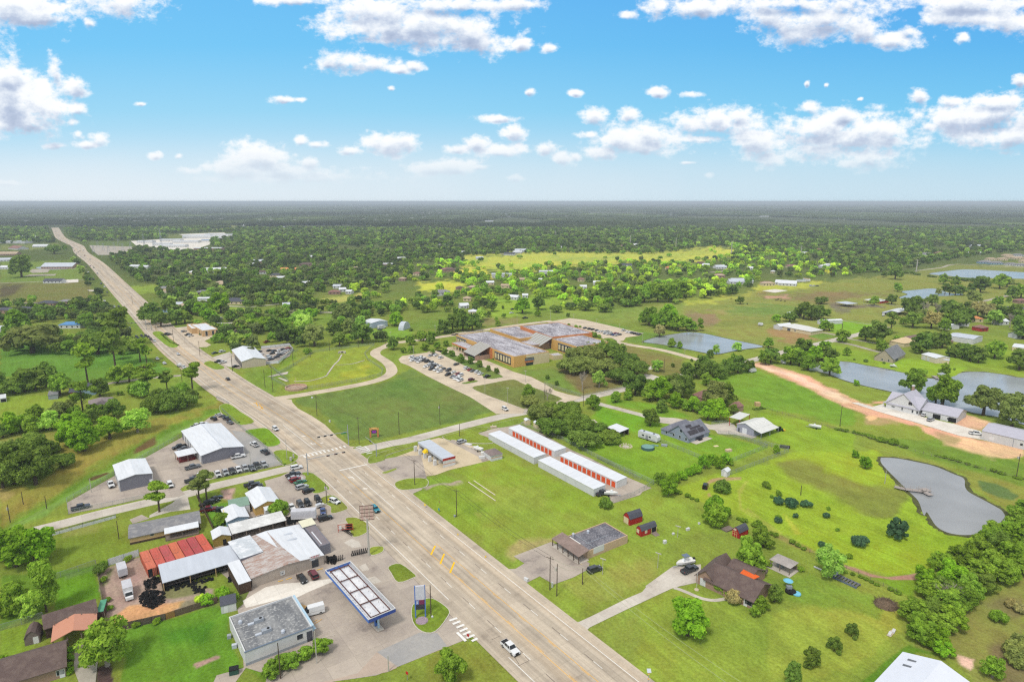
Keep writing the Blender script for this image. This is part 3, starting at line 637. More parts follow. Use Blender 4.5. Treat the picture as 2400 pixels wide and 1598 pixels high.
sheet('wash_lot','H -30,920 150,850 290,800 330,730 500,690 560,700 680,715 790,745 890,820 960,880 1000,890 840,930 600,985 480,1030 350,1050 220,1075 100,1140 -40,1060',M_dirtpad)
sheet('wash_lot','H 560,705 640,712 900,830 990,885 900,910 880,870',M_lot); sheet('wash_drive','G 1810,935 1900,895 2100,860 2300,850 2352,1060 2180,1075 2060,1110 2040,1080',M_lot)
sheet('wash_drive','G 2090,1170 2210,1165 2300,1150 2310,1165 2230,1200 2190,1240 2140,1230',M_lot)
sheet('storage_paving','H 870,650 990,610 1250,570 1450,650 1720,800 1900,880 2230,1050 2420,1130 2352,1215 2110,1290 2060,1230 1500,900 950,690',M_lot)
sheet('storage_paving','I 200,1090 270,1060 440,1130 500,1150 330,1220 140,1290 100,1240 150,1190',M_lot)
sheet('store_front_lot','C 640,530 820,520 900,470 880,460 800,405 1140,275 1210,300 1500,470 1480,530 1350,600 1170,665 1040,590 920,650 895,700 900,770 760,700',M_lot)
sheet('house_drive','C 1240,1000 1400,1010 1530,950 1850,790 2040,710 2020,680 2270,500 2355,480 2355,650 2260,700 1850,890 1500,1060 1450,1110 1470,1170 1400,1130',M_conc)
sheet('house_drive','D 0,760 55,690 50,680 300,500 560,480 560,640 330,690 140,760 0,840',M_conc)
sheet('bank_paving','K 1480,1240 1600,1220 1750,1200 1780,1180 2000,1190 2130,1190 2220,1260 2100,1290 1920,1310 1880,1330 1940,1365 1900,1385 1740,1390 1640,1400 1560,1430 1590,1340',M_tan)
sheet('bank_drive','K 1560,1405 1740,1375 1760,1395 1640,1425 1660,1460 1560,1430',M_tan)
sheet('garage_paving','K 1740,1540 1880,1490 1990,1480 2110,1440 L 170,960 260,1015 240,1040 0,985 0,960',M_lot); sheet('garage_paving','K 1950,1480 2110,1430 2260,1568 2100,1568',M_conc)
sheet('garage_yard','L 440,850 690,825 730,870 700,920 560,990 260,1018 480,990 420,890',M_lot)
sheet('workshop_yard','I 980,555 1040,570 1210,545 1260,570 1300,640 1470,680 1420,697 1260,660 1110,655 1080,620 560,550 570,500 720,510',M_conc)
sheet('white_drive','J 765,368 830,366 960,405 1060,378 1075,402 1400,480 1430,500 1520,520 1700,560 1960,632 1960,706 1760,672 1400,562 1000,445',M_white)
sheet('court','M 2030,920 2060,890 2180,930 2160,970 2060,990 2040,960',M_conc); sheet('court','N 0,1000 30,990 150,1030 70,1050',M_conc); sheet('court','N 0,1100 60,1085 210,1125 150,1170 60,1180 20,1130',M_conc)
sheet('court','N 1120,320 1240,305 1360,318 1240,338',M_white); sheet('far_pad','K 220,735 280,720 520,715 500,730',M_gravel); sheet('far_pad','K 550,770 720,762 720,790 550,800',M_white)
sheet('far_pad','K 1270,1055 1400,1040 1400,1060 1290,1070',M_gravel); sheet('far_pad','K 1470,860 1590,858 1600,885 1480,890',M_gravel); sheet('far_pad','K 270,690 300,670 460,670 440,700 300,705',M_gravel)
sheet('switchyard_pad','K 820,450 1250,465 1270,490 1150,540 900,540 850,500',M_gravel); sheet('bridge_deck','F 1985,335 2010,320 2105,378 2085,388',M_lot)
sheet('channel_slab','L 490,1110 620,1075 690,1062 680,1085 560,1105',M_conc); sheet('channel_slab','L 590,1120 610,1118 695,1145 670,1155',M_conc)
rd('drain_channel','L 1180,905 1150,960 1110,1000 1060,1070 1030,1105 940,1135 860,1150 740,1152',1.0,M_conc); rd('drain_channel','L 1130,1000 1270,992 1390,958',.8,M_conc)
rd('garden_path','D 310,695 350,705 440,740 560,790 680,810 790,795',1.3,M_conc,z=.05)
for s in ('K 975,750 1040,810 1000,800','K 1090,930 1140,930 1130,950 1100,945','K 1230,1105 1320,1100 1300,1120 1250,1120','K 800,862 860,860 870,878 820,872','K 870,935 900,935 915,970 880,965','N 680,1060 740,1050 720,1075'): sheet('drive_apron',s,M_conc)
sheet('gravel_drive','A 690,1215 740,1170 860,1180 900,1380 880,1568 725,1568 700,1500 680,1440',M_gravel)
# raised grass islands with a concrete kerb
M_kerb=mt('kerb_concrete',A(206,198,186),var=.06)
def island(s,col,smooth=True):
    P=[tuple(p)[:2] for p in G(s)]
    if smooth: P=crom(P,3)
    c=np.mean(np.array(P),0); z=.27
    g=MB(); g.prism([tuple(c+(np.array(p)-c)*(1-.22/max(1.,np.linalg.norm(np.array(p)-c)))) for p in P],.02,z+.02)
    k=MB().prism(P,-.1,z).obj('grass_island',[M_kerb]); struct(k)
    o=g.obj('island_grass',[grassmat('island_grass',None,A(*col)) if ('ig',col) not in MATS else MATS[('ig',col)]]); MATS[('ig',col)]=o.data.materials[0]; struct(o)
for s,c in (('G 680,635 760,612 870,603 930,640 1012,740 895,775 800,705',(108,154,14)),('G 450,400 530,380 640,450 770,545 645,575 570,540 470,470',(118,152,34)),
 ('G 940,825 1060,805 1175,858 1130,920 1025,940',(120,150,40)),('G 1205,1015 1310,1020 1460,1150 1420,1180 1320,1205 1220,1125 1240,1050',(110,144,36)),
 ('G 1390,1240 1500,1222 1625,1325 1600,1360 1480,1388 1470,1330 1380,1280',(120,142,50)),('B 1215,60 1320,55 1420,110 1430,180 1290,235 1240,120',(126,148,44)),
 ('B 1440,330 1560,318 1560,370 1450,402',(130,152,44)),('B 1610,505 1720,478 1860,580 1840,610 1700,652 1630,560',(112,140,34)),
 ('B 1830,860 1950,800 2040,805 2170,900 2150,980 2040,1105 1920,1105 1830,1010',(110,146,30)),
 ('G 1810,900 1830,862 1950,820 2270,730 2265,760 1990,850 1960,900 1830,932',(122,144,48)),('G 1940,1020 1960,1005 2070,972 2075,985 1990,1020',(128,148,50)),
 ('G 2060,1105 2190,1065 2352,1070 2352,1140 2200,1170 2090,1165',(122,150,40)),('H 540,690 570,670 860,595 970,605 870,650 960,690 1000,740 780,740 640,712 590,715',(122,148,40)),
 ('H 1000,570 1260,510 1290,530 1250,565 1060,602',(112,142,44)),
 ('M 130,702 180,688 340,750 480,805 690,905 670,925 560,935 470,880 300,790',(98,128,50)),('M 320,975 440,948 470,960 360,982',(98,132,44)),
 ('M 415,1015 540,985 760,943 830,950 890,980 1215,1100 1230,1130 1150,1165 1000,1190 900,1210 860,1200 700,1140 540,1080',(110,126,58)),
 ('M 1620,565 1700,560 1735,585 1690,600',(108,140,46)),('K 1400,1255 1480,1245 1560,1310 1640,1375 1560,1390 1450,1310',(118,156,36)),
 ('K 1870,1540 1940,1515 2060,1568 2040,1590 1960,1590',(118,150,40))): island(s,c)
# painted marks
M_w=mt('white_road_paint',A(238,236,230),var=.12,scale=2); M_y=mt('yellow_road_paint',A(236,178,60),var=.22,scale=1.2); M_yb=mt('bright_yellow_paint',A(250,196,30),var=.08); M_seal=mt('dark_joint_seal',A(112,100,94),var=.1); M_wf=mt('worn_white_paint',A(224,214,200),var=.1)
ZM=.168
def line_on(fl,name,off,s0,s1,w,mat,dash=None,z=ZM):
    mb=MB(); s=s0
    while s<s1:
        e=min(s+(dash[0] if dash else 12),s1)
        a=at_s(fl,s,off-w/2);b=at_s(fl,s,off+w/2);c=at_s(fl,e,off+w/2);d=at_s(fl,e,off-w/2)
        mb.add([(a[0],a[1],z),(b[0],b[1],z),(c[0],c[1],z),(d[0],d[1],z)],[(0,1,2,3)]); s=e+(dash[1] if dash else 0)
    return struct(mb.obj(name,[mat]))
def s_of(pt):
    P,T,S=HF; return min(range(len(P)),key=lambda i:np.linalg.norm(P[i]-np.array(pt[:2])))and S[min(range(len(P)),key=lambda i:np.linalg.norm(P[i]-np.array(pt[:2])))]
sJ0=s_of(G('G 1560,960')[0]); sJ1=s_of(G('G 1390,800')[0]); sEnd=HF[2][-1]
sX=s_of(G('C 640,1235')[0]); sB=s_of(G('B 2230,875')[0])
for off in (-9.6,):
    line_on(HF,'road_line',off,0,sX-1,.18,M_w); line_on(HF,'road_line',off,sB,sJ0-6,.18,M_w); line_on(HF,'road_line',off,sJ1+2,sEnd-300,.2,M_w)
line_on(HF,'road_line',9.6,0,sJ0,.18,M_w); line_on(HF,'road_line',9.6,sJ1,sEnd-300,.2,M_wf)
for off in (-5.9,5.9):
    line_on(HF,'lane_dashes',off,0,sJ0-4,.15,M_w,(3.0,9.2)); line_on(HF,'joint_seal',off,3.1,sJ0-4,.14,M_seal,(3.2,9.0)); line_on(HF,'lane_dashes',off,sJ1+3,sJ1+700,.16,M_wf,(3.0,9.2))
for off in (-2.15,2.15):
    line_on(HF,'centre_line',off,0,sJ0-75 if off>0 else sJ0-4,.14,M_y); line_on(HF,'centre_line',off,sJ1+ (4 if off>0 else 60),sJ1+700,.16,M_y)
    line_on(HF,'centre_dashes',off+(-.35 if off>0 else .35),0,sJ0-90,.12,M_y,(3.0,9.2))
def bar(s,w,mat,name='road_mark',z=ZM+.004):
    P=[np.array(v)[:2] for v in G(s)]; mb=MB()
    for a,b in zip(P[::2],P[1::2]):
        d=b-a; d/=np.linalg.norm(d); n=np.array((-d[1],d[0]))*w/2
        mb.add([(*(a-n),z),(*(b-n),z),(*(b+n),z),(*(a+n),z)],[(0,1,2,3)])
    return struct(mb.obj(name,[mat]))
bar('G 1550,992 1808,935 1185,858 1420,800',.6,M_w,'stop_line'); bar('G 1640,980 2052,1340 1035,575 1335,810',.2,M_w,'turn_lane_line'); bar('G 1780,770 1828,805 ',.6,M_w,'stop_line')
bar('C 280,1108 360,1188',.7,M_w,'stop_line')
bar('C 210,1000 280,975 240,1032 310,1005 275,1065 345,1035 305,1100 375,1068 335,1130 405,1098 370,1160 440,1130 415,1188 468,1162',.75,M_w,'crosswalk')
mb_=[]
n=11
P0=q('G 1232,872 1590,780'); bar('G '+' '.join('%f,%f %f,%f'%(1222+i*36.5,858-i*9.2,1242+i*36.5,872-i*9.4) for i in range(11)),.75,M_w,'crosswalk')
bar('G '+' '.join('%f,%f %f,%f'%(1700+i*20,778+i*12,1752+i*20,768+i*12) for i in range(6)),.7,M_w,'crosswalk')
bar('C 40,395 78,312 125,480 162,385 215,562 255,462',.55,M_yb,'yellow_bars'); bar('G 785,365 800,400 815,385 850,430 760,372 790,376 820,430 850,405',.5,M_y,'yellow_bars')
bar('C 600,1175 675,1140 840,1418 940,1370 795,1318 850,1400 905,1330 945,1372',.12,M_seal,'joint_seal')
def arrow(s,turn=True):
    o,h=G(s); o=np.array(o)[:2]; d=np.array(h)[:2]-o; d/=np.linalg.norm(d); n=np.array((d[1],-d[0])); L=4.2
    pts=[(0,-.15),(0,.15),(1.9,.15),(1.9,-.15)]
    g=lambda a,b:(*(o+d*a+n*b),ZM+.004)
    mb=MB().add([g(0,-.16),g(2.2,-.16),g(2.2,.16),g(0,.16)],[(0,1,2,3)])
    if turn: mb.add([g(2.2,-.16),g(2.2,.16),g(2.6,.16),g(2.9,-.9),g(2.5,-.9),g(2.1,-.5)],[(0,1,2,3,4,5)]).add([g(2.0,-.8),g(3.3,-.8),g(2.7,-1.7)],[(0,1,2)])
    else: mb.add([g(2.2,-.6),g(3.8,0),g(2.2,.6)],[(0,1,2)])
    struct(mb.obj('road_arrow',[M_w]))
arrow('G 1690,1070 1600,1000'); arrow('G 1285,735 1380,810'); bar('G 1205,672 1235,678 1385,735 1395,742 1768,1155 1805,1162',1.3,M_wf,'road_words'); bar('F 1955,170 1985,173 2030,203 2060,206',.9,M_wf,'road_words')
for i in range(7): bar('B %f,%f %f,%f'%(745+i*22,820+i*9,800+i*22,885+i*3),.12,M_y,'parking_stripe')
bar('B 850,1020 900,990 885,1030 960,990 930,1030 1000,985',.12,M_y,'parking_stripe')
bar('B 670,622 725,605 950,535 1010,520 595,640 640,630',.25,M_yb,'parking_stripe'); bar('B 920,1080 1030,1045 960,1130 1090,1085 1000,1160 1120,1130',.1,M_wf,'parking_stripe')
bar('C 1250,375 1290,392 1295,405 1330,425 1350,430 1430,485',.25,mt('tan_bumper',A(214,196,150),var=.05),'parking_stripe')
# ================================================================ water
def watermat(name,base,rough=.06):
    m=bpy.data.materials.new(name); m.use_nodes=True; t=NT(m.node_tree)
    g=t.n('ShaderNodeNewGeometry').outputs['Position']
    nn=t.n('ShaderNodeTexNoise',{'Vector':t.v('MULTIPLY',g,(.5,1,1)),'Scale':1.6,'Detail':3}).outputs[0]
    n2=t.n('ShaderNodeTexNoise',{'Vector':g,'Scale':.05,'Detail':3}).outputs[0]
    b=t.n('ShaderNodeBump',{'Height':nn,'Strength':.10,'Distance':.3})
    c=t.n('ShaderNodeVectorMath',{0:base,3:t.map(n2,.3,.7,.85,1.15)},operation='SCALE').outputs[0]
    p=t.n('ShaderNodeBsdfPrincipled',{'Base Color':c,'Roughness':rough,'IOR':1.28,'Normal':b.outputs[0]}); t.n('ShaderNodeOutputMaterial',{0:p.outputs[0]}); return m
M_p1=watermat('pond_water',A(152,154,156),.22); M_p2=watermat('lake_water',A(158,164,168),.2); M_p3=watermat('far_water',A(150,158,160),.2)
M_bank=mt('pond_bank',A(84,86,44),var=.35,scale=.5)
def pond(s,mat,w=1.3):
    P=crom([tuple(p)[:2] for p in G(s)],4); c=np.mean(np.array(P),0)
    out=[]; n=len(P)
    for i,p in enumerate(P):
        a=np.array(P[i-1]); b=np.array(P[(i+1)%n]); d=b-a; nn=np.array((d[1],-d[0]))/(np.linalg.norm(d)+1e-6)
        if nn@(np.array(p)-c)<0: nn=-nn
        out.append(tuple(np.array(p)+nn*w*(.6+random.random()*.9)))
    sheet('pond_bank',None,M_bank,z=.05,pts=out); o=sheet('pond_water',None,mat,z=.075,pts=P); return o
random.seed(3)
pond('J 1035,880 1060,872 1200,880 1380,915 1530,950 1700,1020 1800,1065 1810,1140 1850,1190 1960,1250 2090,1320 2150,1360 2180,1420 2160,1480 E 2170,60 2110,120 2000,180 1850,210 1700,200 1600,165 1540,120 1500,60 1460,0 J 1430,1400 1380,1270 1290,1180 1220,1110 1150,1040 1090,980 1040,920',M_p1,1.4)
pond('J 375,62 450,20 520,-10 N 1900,972 2100,1010 2352,1052 J 1000,50 1200,85 1360,118 1420,140 1520,145 1700,128 1760,98 1850,85 2000,88 2200,115 2352,140 2900,160 2900,700 2352,568 2150,505 1900,462 1780,432 1500,370 1140,268 900,215 700,160 560,105 450,78',M_p2)
pond('N 40,780 170,742 400,705 480,702 600,715 800,760 1000,800 1130,832 1000,850 850,875 700,902 600,890 400,850 200,812 60,795',M_p2)
pond('O 960,630 1050,600 985,568 1150,550 1280,537 1380,545 1500,585 1650,600 1500,615 1350,622 1150,657 1000,650',M_p3,1)
pond('O 1280,377 1500,345 1650,330 1900,337 2306,362 2500,375 2500,440 2306,432 2000,425 1700,420 1500,400',M_p3,1)
pond('K 330,655 440,645 560,650 620,668 430,676',M_p2,1)
# ================================================================ vehicles
M_glass=mt('dark_glass',lin(28,34,40),rough=.12,var=0,spec=.6); M_tyre=mt('tyre_rubber',lin(26,26,27),rough=.9,var=0); M_rim=mt('wheel_rim',lin(150,152,155),rough=.4,var=0,metal=.5)
M_trim=mt('black_trim',lin(32,32,34),rough=.6,var=0); M_lampw=mt('head_lamp_lens',lin(225,228,232),rough=.2,var=0); M_lampr=mt('tail_lamp_lens',lin(150,20,18),rough=.3,var=0); M_bed=mt('bed_liner',lin(48,48,50),rough=.9,var=0)
KINDS_={ # length,width,height,wheelbase,wheel r, profile of lower body, cabin base x0,x1, cabin top x0,x1, belt z
 'sedan':dict(L=4.8,W=1.82,H=1.45,wb=2.8,r=.33,belt=.92,prof=[(-2.4,.35),(-2.38,.75),(-2.25,.93),(-1.5,1.0),(-.9,.96),(.95,.93),(1.6,.86),(2.25,.72),(2.4,.55),(2.38,.3)],cb=(-1.75,1.15),ct=(-1.05,.35)),
 'suv':dict(L=4.8,W=1.92,H=1.78,wb=2.85,r=.37,belt=1.08,prof=[(-2.4,.4),(-2.38,.95),(-2.3,1.1),(-1.0,1.1),(1.1,1.07),(1.9,1.0),(2.3,.85),(2.4,.65),(2.38,.35)],cb=(-2.3,1.2),ct=(-2.0,.45)),
 'pickup':dict(L=5.8,W=2.0,H=1.92,wb=3.65,r=.41,belt=1.18,prof=[(-2.9,.5),(-2.9,1.14),(-1.25,1.14),(-1.2,1.2),(1.2,1.18),(1.6,1.12),(2.7,1.05),(2.88,.9),(2.9,.5)],cb=(-1.2,1.3),ct=(-.95,.62)),
 'van':dict(L=5.9,W=2.05,H=2.5,wb=3.75,r=.36,belt=1.25,prof=[(-2.95,.4),(-2.95,1.3),(1.9,1.28),(2.5,1.12),(2.9,.95),(2.95,.4)],cb=(-2.93,2.05),ct=(-2.9,1.15)),
 'minivan':dict(L=5.0,W=1.98,H=1.76,wb=3.0,r=.35,belt=1.02,prof=[(-2.5,.38),(-2.48,1.0),(1.4,1.0),(2.2,.86),(2.48,.6),(2.48,.35)],cb=(-2.45,1.6),ct=(-2.2,.55)),
 'jeep':dict(L=4.3,W=1.88,H=1.85,wb=2.7,r=.42,belt=1.15,prof=[(-2.1,.55),(-2.1,1.15),(.5,1.15),(2.0,1.1),(2.12,.95),(2.12,.55)],cb=(-2.05,.6),ct=(-1.98,.35)),
}
VP={}
def vparts(k,simple=False):
    if (k,simple) in VP: return VP[(k,simple)]
    d=KINDS_[k]; W=d['W']/2; b=MB()
    # body: side profile, narrower at the top edge
    pr=d['prof']; n=len(pr); 
    def wz(z): return W if z<.85*d['belt'] else W-.06
    for s in (1,-1): pass
    vs_=[(x,-wz(z),z) for x,z in pr]+[(x,wz(z),z) for x,z in pr]
    b.add(vs_,[tuple(range(n)),tuple(range(2*n-1,n-1,-1))]+[(i,n+i,n+(i+1)%n,(i+1)%n) for i in range(n)])
    cb,ct=d['cb'],d['ct']; zb=d['belt']-.03; zt=d['H']
    g=MB().frus((cb[0],cb[1],-W+.08,W-.08),(ct[0],ct[1],-W+.26,W-.26),zb,zt-.05)
    rf=MB().frus((ct[0]-.08,ct[1]+.1,-W+.22,W-.22),(ct[0]+.05,ct[1]-.05,-W+.32,W-.32),zt-.07,zt)
    # pillars
    for s in (1,-1):
        for f in ((0.02,.02),(.5,.5),(.98,.98)):
            xb=cb[0]+(cb[1]-cb[0])*f[0]; xt=ct[0]+(ct[1]-ct[0])*f[1]
            rf.tube((xb,s*(W-.075),zb),(xt,s*(W-.25),zt-.04),.055,n=4)
    if k=='van':
        rf=MB().frus((-2.95,1.1,-W+.0,W-.0),(-2.9,1.0,-W+.12,W-.12),zb,zt)
        g=MB().frus((.9,2.05,-W+.06,W-.06),(.9,1.25,-W+.16,W-.16),zb,zt-.12); rf.frus((1.0,1.3,-W+.14,W-.14),(1.0,1.15,-W+.2,W-.2),zt-.14,zt-.03)
    if k=='pickup':
        g.box(-2.8,-1.3,-W+.12,W-.12,1.142,1.146,0)
    tyres=MB(); rims=MB(); WH=[]
    for x in (-d['wb']/2,d['wb']/2):
        for s in (1,-1):
            y0=s*(W-.22); y1=s*(W+.02)
            WH.append((x,y0,y1,d['r']))
    bd=MB()
    if k=='pickup': bd.box(-2.8,-1.32,-W+.14,W-.14,1.0,1.147)
    hl=MB(); xf=d['L']/2
    VP[(k,simple)]=dict(body=b,glass=g,roof=rf,wheels=WH,d=d,bed=bd,W=W,xf=xf)
    return VP[(k,simple)]
PROTO={}
def hide_proto(o): pass
def make_vehicle(k,simple):
    p=vparts(k); d=p['d']; W=p['W']; xf=p['xf']
    if simple:
        m=MB(); 
        for src,mi in ((p['body'],0),(p['roof'],0),(p['glass'],1),(p['bed'],2)): m.add(src.v,src.f,mi)
        for (x,y0,y1,r) in p['wheels']: m.tube((x,y0,r),(x,y1,r),r,n=8,mi=2)
        return m.mesh(k,[MATS['paint'],M_glass,M_tyre])
    R_={}
    R_['body']=p['body'].mesh('body',[MATS['paint']]); R_['windows']=p['glass'].mesh('windows',[M_glass]); R_['roof']=p['roof'].mesh('roof',[MATS['paint']])
    if k=='pickup': R_['cargo_bed']=p['bed'].mesh('cargo_bed',[M_bed])
    R_['wheel']=[]
    for (x,y0,y1,r) in p['wheels']:
        t=MB().tube((0,0,0),(0,y1-y0,0),r,n=12).mesh('wheel',[M_tyre]); s=1 if y1>0 else -1
        rm=MB().tube((0,y1-y0,0),(0,y1-y0+s*.02,0),r*.62,n=10).mesh('rim',[M_rim])
        R_['wheel'].append(((x,y0,r),t,rm))
    z=d['belt']-.22
    R_['headlight']=[((xf-.08,s*(W-.28),z),MB().box(-.02,.1,-.2,.2,-.07,.07).mesh('headlight',[M_lampw])) for s in (1,-1)]
    R_['tail_light']=[((-xf+.03,s*(W-.16),z+.05),MB().box(-.06,.02,-.1,.1,-.14,.14).mesh('tail_light',[M_lampr])) for s in (1,-1)]
    gr=MB().box(xf-.1,xf+.025,-W*.5,W*.5,.55,z+.02).mesh('grille',[M_trim]); R_['grille']=gr
    R_['bumper']=[MB().box(-xf-.05,-xf+.1,-W+.05,W-.05,.42,.6).mesh('bumper',[M_trim]),MB().box(xf-.1,xf+.06,-W+.05,W-.05,.36,.52).mesh('bumper',[M_trim])]
    return R_
PAINTS_={'white':(228,229,230),'black':(24,25,28),'silver':(176,179,183),'grey':(104,108,114),'dark grey':(60,64,70),'blue':(52,76,130),'red':(140,26,28),'maroon':(104,22,40),'teal':(40,138,158),'tan':(190,176,150),'green':(40,110,74),'dark blue':(38,46,66),'orange':(214,110,40),'gold':(180,168,140),'light blue':(150,180,210),'yellow':(220,190,60)}
def mk(name,mesh,parent,loc=(0,0,0),col=None):
    o=bpy.data.objects.new(name,mesh); COL.objects.link(o); o.parent=parent; o.location=loc
    if col: o.color=(*col,1)
    return o
NAMES={'sedan':('sedan','car'),'suv':('sport_utility','car'),'pickup':('pickup_truck','pickup truck'),'van':('cargo_van','van'),'minivan':('minivan','car'),'jeep':('off_roader','car')}
WORDS={'sedan':'sedan','suv':'SUV','pickup':'pickup truck','van':'cargo van','minivan':'minivan','jeep':'boxy off-road car'}
def vehicle(k,colour,pos,heading,where,group,detail=True,z=.17,adj=''):
    "heading = direction of travel as an angle in the ground plane"
    c=lin(*PAINTS_[colour]); label='%s%s %s %s'%(adj,colour,WORDS[k],where); nm,cat=NAMES[k]
    loc=(pos[0],pos[1],z)
    if not detail:
        if (k,1) not in PROTO: PROTO[(k,1)]=make_vehicle(k,True)
        o=bpy.data.objects.new(nm,PROTO[(k,1)]); COL.objects.link(o); o.location=loc; o.rotation_euler=(0,0,heading); o.color=(*c,1)
        return tag(o,label,cat,group)
    if (k,0) not in PROTO: PROTO[(k,0)]=make_vehicle(k,False)
    r=PROTO[(k,0)]; t=thing(nm,label,cat,loc,heading,group)
    mk('body',r['body'],t,col=c); mk('roof',r['roof'],t,col=c); mk('windows',r['windows'],t)
    if 'cargo_bed' in r: mk('cargo_bed',r['cargo_bed'],t)
    for l,m_,rm in r['wheel']: w=mk('wheel',m_,t,l); mk('rim',rm,w)
    for l,m_ in r['headlight']: mk('headlight',m_,t,l)
    for l,m_ in r['tail_light']: mk('tail_light',m_,t,l)
    mk('grille',r['grille'],t); [mk('bumper',b_,t) for b_ in r['bumper']]
    return t
def hdg(s):
    a,b=G(s); return math.atan2(b.y-a.y,b.x-a.x)
def cars(data,where,group,detail=True,z=.14,h=None):
    """data: 'frame x,y,kindcolour[,heading deg in the photo plane from x]' one per token; colour letters"""
    pass
CC=dict(w='white',k='black',s='silver',g='grey',d='dark grey',b='blue',r='red',m='maroon',t='teal',n='tan',e='green',u='dark blue',o='orange',y='gold',l='light blue')
KK=dict(S='sedan',U='suv',P='pickup',V='van',M='minivan',J='jeep')
def row(s,where,group,dirs,detail=True,z=.14,adj=''):
    "tokens x,y,Kc ; dirs = two pixel points giving the heading"
    f=None; h=hdg(dirs)
    for tk in s.split():
        if ',' not in tk: f=FR[tk]; continue
        x,y,kc=tk.split(','); p=gp(f[0]+float(x)/f[2],f[1]+float(y)/f[2],.8)
        flip=math.pi if kc.endswith('-') else 0
        vehicle(KK[kc[0]],CC[kc[1]],p,h+flip,where,group,detail,z,adj)
DH=math.atan2(math.cos(R(36)),-math.sin(R(36)))   # along the highway, away from the camera
# on the highway: near and middle ones
def hw(s,where,group,detail=True):
    P,T,S=HF; f=None
    for tk in s.split():
        if ',' not in tk: f=FR[tk]; continue
        x,y,kc=tk.split(','); p=gp(f[0]+float(x)/f[2],f[1]+float(y)/f[2],.8)
        i=min(range(1,len(P)),key=lambda j:np.hypot(*(P[j]-np.array((p.x,p.y))))); d=P[min(i+1,len(P)-1)]-P[i-1]
        side=(np.array((p.x,p.y))-P[i])@T[i]
        a=math.atan2(d[1],d[0])+(0 if side>0 else math.pi)
        vehicle(KK[kc[0]],CC[kc[1]],p,a,where,group,detail,.17)
hw('C 768,1245,Pw','driving on the highway in front of the gas station','traffic on the highway')
hw('G 1882,1345,Jt','driving on the highway by the tall grid sign','traffic on the highway')
hw('G 962,605,Uw','driving on the highway beside the big white metal shop','traffic on the highway')
hw('G 525,147,Sk','driving on the highway opposite the pine tree','traffic on the highway'); hw('F 1510,2,Sw K 1445,1490,Sw 1635,1447,Sw','driving on the highway opposite the garage with bays','traffic on the highway'); hw('K 1800,1535,Sd','driving on the highway by the garage driveway','traffic on the highway')
hw('K 1253,1286,Sk 1300,1278,Sk 1338,1276,Sk 1272,1306,Su 1320,1298,Sk 1362,1288,Sk 1385,1310,Sk 1418,1325,Sw','waiting at the upper traffic lights','cars queueing at the far crossroads',False)
hw('K 1190,1212,Sb 1140,1185,Uw 1128,1133,Ug 1020,1105,Pw 1148,1035,Us 1048,1015,Pw 903,890,Pg 875,845,Sd 860,762,Pd 812,706,Vw 825,760,Su 788,680,Sd 765,640,Sd 795,646,Sd 828,580,Us 778,545,Ur 702,525,Sd 735,502,Ud 770,495,Us 685,498,Sd 670,475,Sd 718,512,Sd 552,398,Sd 538,385,Sw 515,350,Sd 508,325,Sd 895,708,Us 840,740,Sd 960,830,Sw 985,880,Sd 930,800,Sb 700,540,Sk 660,470,Us 740,560,Sw 860,655,Sd 830,640,Sr 1090,1010,Sk 960,960,Sw 640,450,Sd 600,425,Sw','driving on the far stretch of highway','traffic on the highway',False)
# towing truck with a car behind
hw('F 1688,42,Pw','towing a rack trailer on the highway','traffic on the highway')
# side road and school road
row('G 1155,960,Uw','waiting on the side road beside the traffic light mast','cars on the side roads','G 1100,968 1200,948'); row('H 1112,422,Uw','leaving the school drive at the school road','cars on the side roads','H 1085,405 1140,438')
# shop lot, bottom row of pickups and others
row('F 2000,1020,Pw- 2070,1005,Ps- 2132,992,Pk- 2190,980,Pw- 2250,965,Ps- G 745,965,Pg- 792,940,Pk- 855,930,Ps-','parked in the row along the shop yard fence','pickups in the shop yard fence row','G 430,1010 400,960')
row('G 620,858,Pw','parked by the grey gable wall of the big shop','vehicles in the shop yard','G 560,872 690,845'); row('G 768,748,Pw 866,818,Pd','parked at the front fence of the shop yard','vehicles in the shop yard','G 810,770 735,728')
row('G 80,770,Pk- 115,785,Sg-','beside the roll-up doors of the big shop','vehicles in the shop yard','G 20,790 160,755'); row('F 1770,955,Pg','in front of the shop lean-to','vehicles in the shop yard','F 1705,970 1830,940')
row('F 740,1325,Pu','parked alone at the tip of the concrete yard','vehicles in the shop yard','F 655,1345 825,1305'); row('F 1018,1115,Pw','beside the small grey metal building','vehicles in the shop yard','F 1005,1080 1035,1150'); row('F 1562,1118,Uw','at the shop yard driveway mouth','vehicles in the shop yard','F 1545,1085 1580,1155')
row('F 1770,1075,Pd 1840,1035,Pw','under the pines at the shop yard edge','vehicles in the shop yard','F 1720,1090 1850,1060')
row('G 395,512,Uk 440,478,Ss 480,490,Sd 515,515,Pd 545,545,Sg','in the upper corner of the shop yard','vehicles in the shop yard','G 440,530 360,490')
row('G 240,578,Pw 290,566,Pw','behind the big white metal shop','vehicles in the shop yard','G 220,585 310,560')
